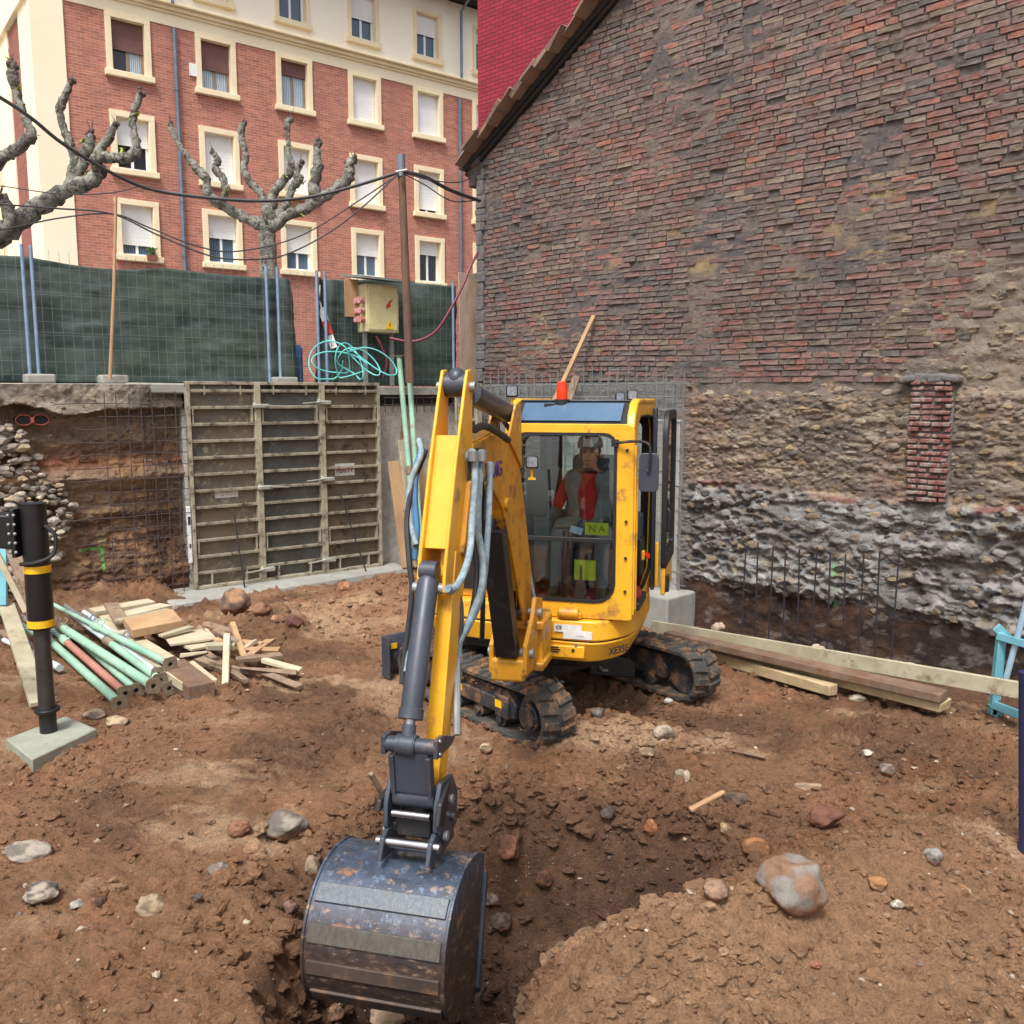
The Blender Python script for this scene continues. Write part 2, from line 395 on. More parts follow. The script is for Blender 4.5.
M_rebar_b = mat('dark_rebar', (44, 44, 54), (60, 50, 50), 14, .7, .3, .3, 120, .003)
M_wire = mat('galvanised_wire', (128, 138, 134), (108, 118, 114), 14, .5, .4)
M_postblue = mat('fence_post_steel', (142, 164, 190), (122, 144, 170), 8, .45, .3, .1, 60)
M_tarp = None
def tarp_mat():
    q = NT('green_tarpaulin'); pos = q.n('ShaderNodeNewGeometry').outputs['Position']
    mp = q.n('ShaderNodeMapping'); mp.inputs['Scale'].default_value = (.7, .7, 3.0); q.l(pos, mp.inputs['Vector'])
    f = q.noise(mp.outputs[0], 1.1, 6, .6); f2 = q.noise(mp.outputs[0], 6, 5, .6)
    col = q.mix(q.ramp(f, .35, .65), rgba((46, 64, 61)), rgba((66, 80, 68)))
    col = q.mix(q.math('MULTIPLY', q.ramp(f2, .52, .75), .2), col, rgba((124, 142, 142)))
    f3 = q.noise(mp.outputs[0], 2.3, 4, .5); col = q.mix(q.math('MULTIPLY', q.ramp(f3, .56, .72), .3), col, rgba((112, 134, 136)))
    q.l(col, q.b.inputs['Base Color']); q.b.inputs['Roughness'].default_value = .55
    w = q.n('ShaderNodeTexWave'); w.inputs['Scale'].default_value = 60; w.bands_direction = 'Z'; q.l(pos, w.inputs['Vector'])
    q.l(q.bump(q.math('ADD', w.outputs['Fac'], q.noise(pos, 12, 5)), .4, .006), q.b.inputs['Normal']); return q.m
M_tarp = tarp_mat()
M_conc = mat('concrete', (158, 156, 148), (132, 130, 124), 2.5, .9, 0, .4, 25, .008, dirt=(112, 98, 84), damt=.38, dscale=3)
M_concw = mat('wall_concrete', (172, 168, 158), (150, 144, 132), 1.6, .9, 0, .3, 25, .006, dirt=(136, 104, 80), damt=.36, dscale=2.2)
M_ply = None
def ply_mat():
    q = NT('formwork_plywood'); pos = q.n('ShaderNodeNewGeometry').outputs['Position']
    f = q.noise(pos, 1.1, 5, .6); f2 = q.noise(pos, 11, 8, .75); f3 = q.noise(pos, 2.6, 5, .6)
    col = q.mix(q.ramp(f, .42, .6), rgba((104, 100, 94)), rgba((130, 116, 96)))
    col = q.mix(q.math('MULTIPLY', q.ramp(f2, .5, .62), q.ramp(f3, .45, .6)), col, rgba((176, 164, 136)))
    col = q.mix(q.math('MULTIPLY', q.ramp(f2, .38, .3), .6), col, rgba((48, 42, 38)))
    q.l(col, q.b.inputs['Base Color']); q.b.inputs['Roughness'].default_value = .9; q.l(q.bump(f2, .5, .01), q.b.inputs['Normal']); return q.m
M_ply = ply_mat()
M_plyd = mat('dark_plywood', (106, 104, 98), (84, 80, 74), 3, .9, 0, .5, 40, .008, dirt=(124, 118, 104), damt=.4, dscale=9)
M_plyo = mat('orange_plywood', (136, 118, 94), (100, 90, 78), 1.6, .9, 0, .5, 40, .008, dirt=(66, 56, 48), damt=.42, dscale=6)
M_form = mat('formwork_steel', (166, 156, 136), (130, 120, 104), 9, .85, 0, .4, 60, .005, dirt=(82, 68, 56), damt=.43, dscale=9)
M_clamp = mat('clamp_steel', (176, 176, 164), (150, 148, 138), 14, .5, .4, .2, 60)
M_asphalt = mat('street_surface', (120, 116, 110), (104, 100, 94), 3, .95, 0, .3, 50)
M_cream = mat('cream_plaster', (246, 234, 206), (240, 226, 196), .5, .9, 0, .08, 20)
M_cream_l = mat('light_plaster', (250, 244, 226), (246, 238, 218), .5, .9, 0, .08, 20)
M_stonetrim = mat('window_trim', (240, 224, 190), (230, 212, 176), 1.5, .85, 0, .1, 20)
M_shut_w = mat('white_shutter', (240, 240, 240), (228, 230, 232), 1, .6, 0)
M_shut_b = mat('brown_shutter', (124, 86, 82), (112, 76, 72), 1, .6, 0)
M_winw = mat('white_window_frame', (236, 238, 240), (222, 224, 228), 2, .5)
M_winb = mat('brown_window_frame', (146, 124, 104), (128, 106, 88), 2, .5)
def pane_mat(name, a, b):
    q = NT(name); co = q.n('ShaderNodeTexCoord').outputs['Object']
    w = q.n('ShaderNodeTexWave'); w.inputs['Scale'].default_value = 5; w.inputs['Distortion'].default_value = 2.5; q.l(co, w.inputs['Vector'])
    q.l(q.mix(w.outputs['Fac'], rgba(a), rgba(b)), q.b.inputs['Base Color']); q.b.inputs['Roughness'].default_value = .08; return q.m
M_pane_d = pane_mat('dark_window_glass', (34, 38, 46), (48, 54, 64))
M_pane_c = pane_mat('curtained_window_glass', (120, 138, 156), (184, 198, 210))
M_pane_m = pane_mat('dim_window_glass', (62, 78, 96), (100, 122, 144))
M_pipe = mat('downpipe_zinc', (118, 128, 142), (98, 108, 122), 3, .5, .3)
M_tile = mat('roof_tile', (150, 96, 74), (112, 72, 60), 5, .85, 0, .4, 30)
M_tile_old = mat('old_roof_tile', (122, 108, 98), (146, 118, 98), 7, .9, 0, .6, 30, .01)
M_darkwood = mat('dark_eaves_wood', (48, 42, 40), (34, 30, 30), 7, .9, 0, .5, 40)
def brick_mat(name, c1, c2, mort, bw=.25, bh=.075, var=.35, bstr=.3, msz=.008, tint=None):
    q = NT(name); co = q.n('ShaderNodeTexCoord').outputs['Object']
    sx = q.n('ShaderNodeSeparateXYZ'); q.l(co, sx.inputs[0])
    cb = q.n('ShaderNodeCombineXYZ'); q.l(q.math('ADD', sx.outputs[0], sx.outputs[1]), cb.inputs[0]); q.l(sx.outputs[2], cb.inputs[1])
    b = q.n('ShaderNodeTexBrick'); q.l(cb.outputs[0], b.inputs['Vector']); b.inputs['Scale'].default_value = 1
    b.inputs['Brick Width'].default_value = bw; b.inputs['Row Height'].default_value = bh; b.inputs['Mortar Size'].default_value = msz; b.inputs['Bias'].default_value = 0
    b.inputs['Color1'].default_value = rgba(c1); b.inputs['Color2'].default_value = rgba(c2); b.inputs['Mortar'].default_value = rgba(mort); b.inputs['Mortar Smooth'].default_value = .3
    f = q.noise(co, .9, 5, .7); mp = q.n('ShaderNodeMapping'); mp.inputs['Scale'].default_value = (1, 1, 4); q.l(co, mp.inputs['Vector'])
    f2 = q.noise(mp.outputs[0], 2.2, 6, .75)
    g = q.math('ADD', q.math('MULTIPLY', q.ramp(f2, .3, .7), var), 1-var/2)
    cc = q.n('ShaderNodeCombineXYZ'); [q.l(g, cc.inputs[i]) for i in range(3)]
    col = q.mix(1.0, b.outputs['Color'], cc.outputs[0], 'MULTIPLY')
    if tint: col = q.mix(q.math('MULTIPLY', q.ramp(f, .48, .66), .55), col, rgba(tint))
    q.l(col, q.b.inputs['Base Color']); q.b.inputs['Roughness'].default_value = .9
    q.l(q.bump(b.outputs['Fac'], -bstr if True else 0, .01), q.b.inputs['Normal']); return q.m
M_fbrick = brick_mat('facade_brick', (188, 120, 98), (158, 98, 84), (182, 150, 134), .27, .085, .5, .3, .009, (160, 104, 98))
M_redwall = brick_mat('red_painted_brick', (150, 36, 50), (132, 30, 44), (84, 22, 34), .25, .08, .35, .8, .011)
M_bark = None
def bark_mat():
    q = NT('plane_tree_bark'); pos = q.n('ShaderNodeNewGeometry').outputs['Position']
    f = q.noise(pos, 3.2, 6, .7); f2 = q.noise(pos, 9, 5, .7)
    col = q.mix(q.ramp(f, .42, .58), rgba((150, 150, 138)), rgba((104, 100, 92)))
    col = q.mix(q.ramp(f2, .52, .58), col, rgba((78, 72, 66))); f4 = q.noise(pos, 22, 5, .7); col = q.mix(q.math('MULTIPLY', q.ramp(f4, .55, .62), .7), col, rgba((176, 178, 160)))
    q.l(col, q.b.inputs['Base Color']); q.b.inputs['Roughness'].default_value = .9; q.l(q.bump(q.math('ADD', f2, f4), .9, .05), q.b.inputs['Normal']); return q.m
M_bark = bark_mat()
M_knob = mat('gnarled_bark', (104, 92, 86), (76, 66, 62), 12, .95, 0, 1, 40, .03)
M_cable = mat('black_cable', (48, 46, 48), (60, 58, 60), 4, .6)
M_teal = mat('teal_hose', (110, 200, 196), (90, 176, 176), 6, .5)
M_redcable = mat('crimson_cable', (112, 34, 56), (96, 30, 48), 6, .5)
M_box = mat('cream_cabinet_paint', (216, 208, 160), (196, 188, 142), 5, .6, .1, .1, 40, .004, dirt=(130, 118, 88), damt=.36, dscale=6)
M_galv = mat('galvanised_steel', (150, 152, 152), (128, 130, 130), 8, .5, .4)
M_orange = mat('orange_plastic', (222, 68, 40), (206, 60, 36), 8, .5)
M_hole = mat('dark_void', (14, 13, 14), (18, 16, 16), 8, .9)
M_mint = mat('mint_prop_paint', (160, 198, 174), (136, 176, 152), 4, .6, .1, .15, 60, .003, dirt=(156, 150, 130), damt=.42, dscale=7)
M_pinkp = mat('red_oxide_prop_paint', (184, 126, 112), (160, 104, 92), 4, .6, .1, .15, 60, .003, dirt=(150, 130, 110), damt=.4, dscale=7)
M_whitep = mat('worn_white_prop', (204, 212, 214), (176, 186, 190), 4, .6, .1, .15, 60, .003, dirt=(140, 130, 118), damt=.4, dscale=7)
M_plate = mat('muddy_steel_plate', (142, 126, 104), (112, 96, 80), 9, .75, .1, .3, 60, .004)
M_tealp = mat('turquoise_paint', (112, 172, 184), (94, 150, 164), 5, .5, .1, .1, 60, .003, dirt=(140, 138, 124), damt=.34, dscale=7)
M_lightblue = mat('pale_blue_tube', (178, 206, 224), (156, 186, 208), 5, .5)
M_navy = mat('navy_tube', (38, 44, 78), (30, 36, 66), 5, .55)
M_outrig = mat('black_outrigger_paint', (26, 27, 30), (22, 23, 26), 5, .4, 0, .03, 60, .003, dirt=(74, 64, 54), damt=.3, dscale=7)
M_outrod = mat('oiled_steel_tube', (84, 80, 78), (64, 60, 58), 5, .35, .6, .05, 60, .003)
# ================================================================== ground
def axis(a, b, res, far, grow=1.35):
    x = list(np.arange(a, b, res)); s = res; l = [x[0]]; r = [x[-1]]
    while l[-1] > -far: s *= grow; l.append(l[-1]-s)
    s = res
    while r[-1] < far: s *= grow; r.append(r[-1]+s)
    return np.array(l[::-1][:-1]+x+r[1:])
def soilcol(x, y):
    n1 = fbm(x, y, 0, .7, 4, seed=31); n2 = fbm(x, y, 0, 3.1, 4, .6, seed=32); n3 = fbm(x*.7+y*.3, y*1.3, 0, 1.6, 4, .6, seed=35)
    base = lin((143, 106, 79)); dark = lin((92, 68, 52)); pale = lin((184, 152, 120)); red = lin((146, 101, 71))
    c = lerp3(base, dark, sstep(.5, .66, n1)*.8)
    c = lerp3(c, red, sstep(.45, .7, n2)*.5)
    c = lerp3(c, pale, sstep(.55, .72, n3)*.75)
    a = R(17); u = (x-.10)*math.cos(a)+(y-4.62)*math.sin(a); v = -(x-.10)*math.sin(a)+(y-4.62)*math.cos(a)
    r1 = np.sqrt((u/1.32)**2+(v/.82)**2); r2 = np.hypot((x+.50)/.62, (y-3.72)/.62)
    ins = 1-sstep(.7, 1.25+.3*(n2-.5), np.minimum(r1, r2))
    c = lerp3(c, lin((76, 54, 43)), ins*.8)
    # dry, sandy spoil near the viewer on the right; gravelly strip at far right
    dry = sstep(-.3, .5, x)*(1-sstep(3.3, 4.4, y-.25*(x-1)))*(1-ins)
    c = lerp3(c, lin((162, 126, 94)), dry*.85)
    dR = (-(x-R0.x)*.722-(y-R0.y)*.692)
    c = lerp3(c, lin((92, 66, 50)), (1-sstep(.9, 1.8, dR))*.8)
    return c
xs = axis(-6.2, 5.4, .0225, 60); ys = axis(2.3, 10.2, .026, 70)
ys = np.concatenate([ys[ys < 2.3], np.arange(2.3, 6.5, .018), ys[(ys > 6.51) & (ys < 10.2)], np.arange(10.2, 14.6, .06), np.array([15, 16, 18, 22, 30, 45, 70.])])
X, Y = np.meshgrid(xs, ys, indexing='ij')
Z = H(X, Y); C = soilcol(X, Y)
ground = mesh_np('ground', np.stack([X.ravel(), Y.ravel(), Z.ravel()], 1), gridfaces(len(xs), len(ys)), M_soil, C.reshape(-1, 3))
tag(ground, 'brown dug-over soil of the excavation pit with a fresh hole under the bucket', 'ground', kind='structure')
# ---- clods and pebbles
ICO_V = None
def ico(sub=0):
    import bmesh
    bm = bmesh.new(); bmesh.ops.create_icosphere(bm, subdivisions=sub, radius=1); bm.verts.ensure_lookup_table()
    V = np.array([v.co[:] for v in bm.verts]); F = np.array([[v.index for v in f.verts] for f in bm.faces]); bm.free(); return V, F
def scatter(name, P, rad, m, cols, sub=1, flat=.7):
    V, F = ico(sub); n = len(P); k = len(V)
    J = 1+(RS.rand(n, k, 1)-.5)*(.75 if sub < 2 else .62)
    J = J*(1+(RS.rand(n, 1, 3)-.5)*.7)
    ang = RS.rand(n)*6.28; sc = np.stack([1+RS.rand(n)*.5, .75+RS.rand(n)*.35, flat*(.7+RS.rand(n)*.5)], 1)
    W = V[None]*J*sc[:, None, :]*rad[:, None, None]
    c, s = np.cos(ang)[:, None], np.sin(ang)[:, None]
    x = W[..., 0]*c-W[..., 1]*s; y = W[..., 0]*s+W[..., 1]*c; W = np.stack([x, y, W[..., 2]], 2)+P[:, None, :]
    FF_ = (F[None]+(np.arange(n)*k)[:, None, None]).reshape(-1, 3)
    return mesh_np(name, W.reshape(-1, 3), FF_, m, np.repeat(cols, k, 0), smooth=False)
def rnd_ground(n, dens):
    out = []; tot = 0
    while tot < n:
        # roughly even per picture area: nearer ground gets more
        y = 2.6+9.5*RS.rand(n)**1.9; x = (RS.rand(n)*2-1)*(.62*y+.5); ok = RS.rand(n) < dens(x, y)
        out.append(np.stack([x[ok], y[ok]], 1)); tot += ok.sum()
    return np.concatenate(out)[:n]
def dens(x, y):
    d = .26+.74*sstep(.52, .66, fbm(x, y, 0, .8, 3, seed=41))
    d = np.maximum(d, (1-sstep(.9, 1.4, np.hypot((x-.2)/1.3, (y-4.5)/.95)))*.8)
    d = np.maximum(d, sstep(1.6, 2.3, x-.1*(y-4))*(1-sstep(5, 6.6, y))*.95)
    dR = (-(x-R0.x)*.722-(y-R0.y)*.692)
    return np.where(dR < .2, 0, np.clip(d, 0, 1))
NC = 34000; P2 = rnd_ground(NC, dens); rad = .004+.026*RS.rand(NC)**5
rad *= 1+.6*(1-sstep(.5, 1.2, np.hypot((P2[:, 0]-.2)/1.3, (P2[:, 1]-4.5)/.95)))
Pz = H(P2[:, 0], P2[:, 1]); cc = soilcol(P2[:, 0], P2[:, 1])*(.85+.3*RS.rand(NC, 1))
clods = scatter('soil_clods', np.column_stack([P2, Pz+rad*.05]), rad, M_soil, cc, 2, .7)
tag(clods, 'crumbled brown clods of soil strewn over the whole dig', 'soil clods', kind='stuff')
n = 1000; P2 = rnd_ground(n, lambda x, y: dens(x, y)*.8+.12); rad = .005+.014*RS.rand(n)**2.5; Pz = H(P2[:, 0], P2[:, 1])
pal = .8*np.array([lin(c) for c in ((168, 150, 132), (140, 118, 100), (184, 170, 152), (120, 104, 98), (146, 100, 80), (150, 120, 96))])
pebbles = scatter('pebbles', np.column_stack([P2, Pz+rad*.3]), rad, M_rock, pal[RS.randint(0, 6, n)], 2, .7)
tag(pebbles, 'small pale pebbles scattered through the soil', 'pebbles', kind='stuff')
def ring_pts(n):
    a = RS.rand(n)*6.28; r = .86+.5*RS.rand(n)**1.4; u = 1.32*r*np.cos(a); v = .82*r*np.sin(a); t = R(17)
    return np.column_stack([.10+u*math.cos(t)-v*math.sin(t), 4.62+u*math.sin(t)+v*math.cos(t)])
P2 = ring_pts(1500); P2 = np.concatenate([P2, np.column_stack([.75+.42*RS.randn(300), 6.35+.25*RS.randn(300)]), np.column_stack([-1.4+.7*RS.randn(420), 10.3+.6*RS.randn(420)])])
n = len(P2); rad = .010+.038*RS.rand(n)**3; Pz = H(P2[:, 0], P2[:, 1])
lc = scatter('soil_clods', np.column_stack([P2, Pz+rad*.1]), rad, M_soil, soilcol(P2[:, 0], P2[:, 1])*(.85+.35*RS.rand(n, 1)), 2, .8)
tag(lc, 'bigger broken clods crumbling along the rim of the hole and on the spoil heaps', 'soil clods', kind='stuff')
# ---- single stones
IV, IF = ico(4)
def stone(px, py, w, h, col, label, sink=.36, col2=None, name='stone', kx=None, seed=None, dz=0):
    P = gp(px, py+h*.25); dep = P.y*.992+.32; rx = w*dep/FPX/2; rz = h*dep/FPX/2*1.05; ry = kx or (rx*.5+rz*.4)
    s = seed or random.randint(0, 9999); rs = np.random.RandomState(s)
    d = np.abs(IV); V = IV*1.0
    for _ in range(9):   # chop facets
        nrm = rs.randn(3); nrm /= np.linalg.norm(nrm); lim = .60+.28*rs.rand(); dd = V@nrm; V = V-np.outer(np.maximum(dd-lim, 0)*.85, nrm)
    nz = fbm(IV[:, 0]+s, IV[:, 1], IV[:, 2], 1.6, 4, .55, seed=s % 50); nz2 = fbm(IV[:, 0]+s, IV[:, 1], IV[:, 2], 6, 3, .6, seed=s % 40); V = V*(1+.5*(nz-.5)+.14*(nz2-.5))[:, None]
    V = V*np.array([rx, ry, rz])
    t = sstep(.45, .6, fbm(IV[:, 0], IV[:, 1]+s, IV[:, 2], 1.4, 4, .6, seed=7)); c = lerp3(lin(col), lin(col2 or tuple(v*.72 for v in col)), t)*.72
    mud = sstep(.1, .5, -IV[:, 2]+.6*(nz-.5)); c = lerp3(c, lin((118, 80, 56)), mud*.8)
    o = mesh_np(name, V+np.array([0, 0, rz*(1-sink)]), IF, M_rock, c); o.location = (P.x, P.y, P.z-rz*sink*.8+dz); o.rotation_euler = (0, 0, rs.rand()*.6-.3)
    tag(o, label, 'stone', 'stones lying on the soil'); return o
G = (168, 160, 148); T = (176, 150, 122); BR = (132, 92, 70); RD = (156, 88, 62); DK = (104, 90, 84)
for a in [
 (790, 886, 70, 56, (140, 134, 126), 'large grey and rust-brown boulder, biggest stone on the right of the hole', .25, (142, 110, 88)),
 (285, 828, 46, 28, (160, 150, 136), 'jagged grey stone on the slope just behind the left edge of the hole', .2, (112, 104, 98)),
 (26, 852, 50, 19, (170, 158, 144), 'long flat grey stone at the left edge, the farther of two like it'),
 (42, 895, 40, 19, (172, 158, 140), 'flat grey-and-tan stone at the left edge, the nearer of two like it', .25, (96, 88, 84)),
 (77, 907, 15, 11, G, 'small grey pebble-like stone just right of the near flat stone on the left'),
 (99, 901, 18, 11, (124, 92, 76), 'small brown stone between the near flat grey stone and the angular tan one'),
 (149, 908, 32, 24, (172, 150, 122), 'angular tan stone in the left foreground soil', .2),
 (220, 871, 26, 18, (172, 156, 142), 'rounded pinkish-grey stone midway between outrigger pad and bucket'),
 (240, 829, 24, 15, (146, 104, 80), 'rounded brown stone just left of the jagged grey stone'),
 (198, 898, 13, 8, DK, 'tiny dark stone below the rounded pinkish-grey one'),
 (313, 872, 16, 24, (160, 138, 116), 'upright tan stone touching the left rim of the bucket'),
 (291, 911, 18, 16, (134, 104, 88), 'round brown stone left of the bucket, below the upright one'),
 (383, 1020, 44, 26, (186, 158, 132), 'big pale tan stone at the bottom edge under the bucket'),
 (333, 1018, 22, 16, (150, 118, 98), 'brown stone under the bucket beside the big pale one'),
 (486, 749, 14, 10, (196, 170, 140), 'small cream stone just in front of the near track'),
 (664, 734, 22, 15, (186, 170, 150), 'pale cream stone before the right track'),
 (645, 751, 22, 9, (176, 148, 120), 'flat tan stone nearer the viewer than the cream one by the right track'),
 (682, 777, 16, 20, (190, 172, 148), 'upright cream stone on the far rim of the hole'),
 (651, 828, 14, 18, (176, 116, 76), 'bright orange stone in the far wall of the hole'),
 (509, 848, 26, 24, (140, 96, 76), 'reddish-brown lump of stone in the hole right of the bucket'),
 (608, 817, 18, 12, DK, 'dark grey stone high in the far wall of the hole'),
 (736, 800, 32, 15, (124, 100, 86), 'brown stone lying behind the dark red block', .3),
 (824, 819, 38, 24, (118, 80, 66), 'dark red broken block at the right of the hole', .15, (92, 62, 52)),
 (757, 848, 32, 18, (162, 114, 76), 'ochre stone just behind the large boulder'),
 (714, 889, 30, 20, (160, 130, 108), 'flat light brown stone left of the large boulder'),
 (725, 828, 14, 14, (180, 150, 116), 'small tan stone beyond the flat light brown one'),
 (887, 770, 17, 12, (158, 140, 124), 'grey stone on the open soil at the right, below the planks'),
 (933, 858, 22, 17, (150, 144, 136), 'grey stone in the gravelly soil at the right'),
 (878, 883, 22, 15, (168, 124, 86), 'tan stone just right of the large boulder'),
 (897, 905, 15, 9, (206, 192, 170), 'small whitish stone below the tan one at the right'),
 (867, 756, 12, 7, (206, 196, 180), 'tiny white stone right of the flat whitish one below the planks'),
 (810, 787, 32, 8, (180, 152, 124), 'long thin tan stone on the soil right of the hole'),
 (668, 701, 11, 6, (210, 206, 200), 'tiny white stone close to the right track'),
 (545, 880, 22, 16, (108, 74, 56), 'brown lump low in the far wall of the hole'),
 (490, 905, 18, 16, (122, 104, 96), 'grey-brown stone deep in the hole beside the bucket'),
 (500, 925, 24, 18, (100, 84, 76), 'dark stone at the bottom of the hole'),
 (858, 698, 18, 9, (186, 170, 150), 'pale stone at the foot of the plank ends'),
 (235, 607, 32, 26, (168, 130, 94), 'orange-tan rock on the soil at the foot of the formwork', .15, (112, 92, 84)),
 (262, 610, 20, 16, (150, 108, 86), 'reddish rock right of the orange-tan one below the formwork', .2),
 (277, 620, 14, 9, (186, 140, 108), 'small tan rock in the heap before the formwork'),
 (295, 622, 17, 12, (112, 78, 70), 'dark purplish rock in the heap before the formwork'),
 (344, 586, 14, 10, (180, 130, 96), 'tan rock on the crest of the heap before the formwork'),
 (95, 716, 24, 12, (158, 136, 116), 'brown-grey stone just behind the concrete pad, the left of a pair'),
 (117, 721, 26, 10, (190, 168, 136), 'long pale stone behind the concrete pad, the right of a pair'),
 (598, 713, 16, 14, (128, 116, 106), 'grey stone on the spoil between the tracks'),
 (560, 722, 10, 8, (190, 170, 150), 'tiny pale stone right of the near track'),
 (768, 790, 12, 9, (128, 96, 78), 'small brown stone near the dark red block'),
]:
    stone(*a[:6], *(a[6:]))
# ================================================================== old brick building at the right
old = thing('brick_building', 'old bare brick gable wall with eroded rubble and rough grey footing, right of the pit', 'building', R0, RR)
def wallgrid(name, t0, t1, z0, z1, dt, dz, hf, cf, m, parent, Fr=None, zclip=None):
    ts = np.arange(t0, t1+dt, dt); zs = np.arange(z0, z1+dz, dz); T, Zz = np.meshgrid(ts, zs, indexing='ij')
    if zclip is not None: Zz = np.minimum(Zz, zclip(T))
    h = hf(T, Zz); c = cf(T, Zz, h)
    V = np.stack([T.ravel(), -h.ravel(), Zz.ravel()], 1)
    o = mesh_np(name, V, gridfaces(len(ts), len(zs)), m, c.reshape(-1, 3)); par(o, parent); return o
def roofz(t): return np.minimum(6.10+.571*np.asarray(t), 6.10+.571*(16.6-np.asarray(t)))
def backh(t, z):
    h = -.042+.042*fbm(t, z, 0, 5, 4, .6, seed=51)+.016*fbm(t, z*1.6, 0, 22, 2, seed=52)
    rg = sstep(5.9, 6.8, t)*(1-sstep(3.7, 4.3, z+.3*fbm(t, z, 0, 2, 3, seed=57))); return h+rg*(.09*(fbm(t*.7, z*1.8, 0, 6, 4, .65, seed=58)-.42))
def patch(t, z): return fbm(t, z*2.2, 0, .9, 4, .6, seed=53)
def backc(t, z, h):
    g = lerp3(lin((124, 112, 102)), lin((100, 94, 92)), sstep(.4, .6, fbm(t, z, 0, 2.2, 4, seed=54)))
    g = lerp3(g, lin((160, 138, 104)), sstep(.58, .68, patch(t, z+9))*.8)
    band = np.exp(-((z-(6.35+.50*t)-.25*(fbm(t, z, 0, 2, 3, seed=55)-.5))/.16)**2)*(1-sstep(3.4, 4.2, t))
    g = lerp3(g, lin((186, 158, 116)), np.clip(band*1.3, 0, 1))
    cor = 1-sstep(.14, .24, t+.1*(fbm(t, z, 0, 4, 2, seed=56)-.5)); g = lerp3(g, lin((118, 120, 124)), cor)
    rgt = sstep(6.1, 7.2, t)*(1-sstep(3.6, 4.4, z)); g = lerp3(g, lin((150, 136, 120)), rgt*.8)
    return g
wf = wallgrid('mortar_face', -.02, 12.5, 2.30, 10.9, .022, .022, backh, backc, M_rubble, old, zclip=lambda T: roofz(T)-.05)
# bricks one by one in a single relief mesh
def bricks():
    cv = [lin(c) for c in ((150, 112, 104), (154, 104, 94), (132, 108, 104), (112, 106, 102), (146, 128, 112), (120, 98, 94), (168, 114, 98), (136, 118, 102))]
    V = []; Fc = []; Cc = []; row = 0; z = 2.66; n = 0
    while z < 8.7:
        hh = .054+random.uniform(-.007, .006); t = .10-(.12 if row % 2 else 0)+random.uniform(-.03, .03)
        while t < 10.2:
            L = random.choice((.25, .25, .24, .13, .26, .2))*random.uniform(.9, 1.05)
            tc, zc = t+L/2, z+hh/2+.012*math.sin(tc*1.3+row*.05) if False else z+hh/2
            sag = .026*math.sin(t*.7+z*.2)+.008*math.sin(t*2.1+z)
            if zc+sag+hh < float(roofz(tc))-.22 and tc > .12 and not (zc < 3.9 and tc > 6.0+.9*random.random()+(zc-2.6)*.9) :
                pt = float(patch(tc, zc)); er = float(fbm(tc, zc, 0, 1.5, 3, seed=61)); gap = abs(zc-(6.35+.50*tc)) < .13 and tc < 4
                if random.random() > (.05+.5*max(0, er-.58)*4) and not (gap and random.random() < .8):
                    dep = random.uniform(-.006, .008)-(.012 if er > .6 else 0); j = lambda a=.006: random.uniform(-a, a)
                    nx = 3; x0, x1 = t+.005, t+L-.006; z0, z1 = z+.004, z+hh
                    front = []
                    for i in range(nx+1):
                        xx = x0+(x1-x0)*i/nx
                        for zz in (z0, (z0+z1)/2, z1):
                            e = .004 if zz != (z0+z1)/2 else 0; e += .004 if i in (0, nx) else 0; e -= .010 if zz == z1 else 0
                            front.append((xx+j(.006), -(.009+dep-e+j(.0028)), zz+sag+j(.004)))
                    b = len(V); V += front; m = 3
                    for i in range(nx):
                        for k in range(2): Fc.append((b+i*m+k, b+(i+1)*m+k, b+(i+1)*m+k+1, b+i*m+k+1))
                    # returns into the wall
                    back = [(p[0], .03, p[2]) for p in (front[0], front[nx*3], front[nx*3+2], front[2])]
                    q = len(V); V += back; fr = [b, b+nx*3, b+nx*3+2, b+2]
                    Fc.append((q, q+1, fr[1], fr[0])); Fc.append((q+1, q+2, fr[2], fr[1])); Fc.append((q+2, q+3, fr[3], fr[2])); Fc.append((q+3, q, fr[0], fr[3]))
                    r = random.random(); redness = max(0, min(1, (pt-.42)/.2))+(.25 if zc < 3.6 else 0)+(.18 if tc > 4.5 else 0)
                    if r < .10+.32*redness: c = cv[random.choice((0, 1, 1, 6, 0))]
                    elif r < .55+.3*redness: c = cv[random.choice((0, 2, 5, 2, 4))]
                    else: c = cv[random.choice((3, 3, 4, 7, 2))]
                    k = random.uniform(.72, 1.14); soot = 1-.25*max(0, min(1, (float(fbm(tc, zc, 0, .6, 3, seed=66))-.45)/.15))
                    c = tuple(v*k*soot for v in c)
                    Cc += [c]*(len(front)+4)
            t += L+.006
        z += hh+.013; row += 1
    return mesh_np('brickwork', np.array(V), np.array(Fc), M_bricks, np.array(Cc), smooth=False)
bo = bricks(); par(bo, old)
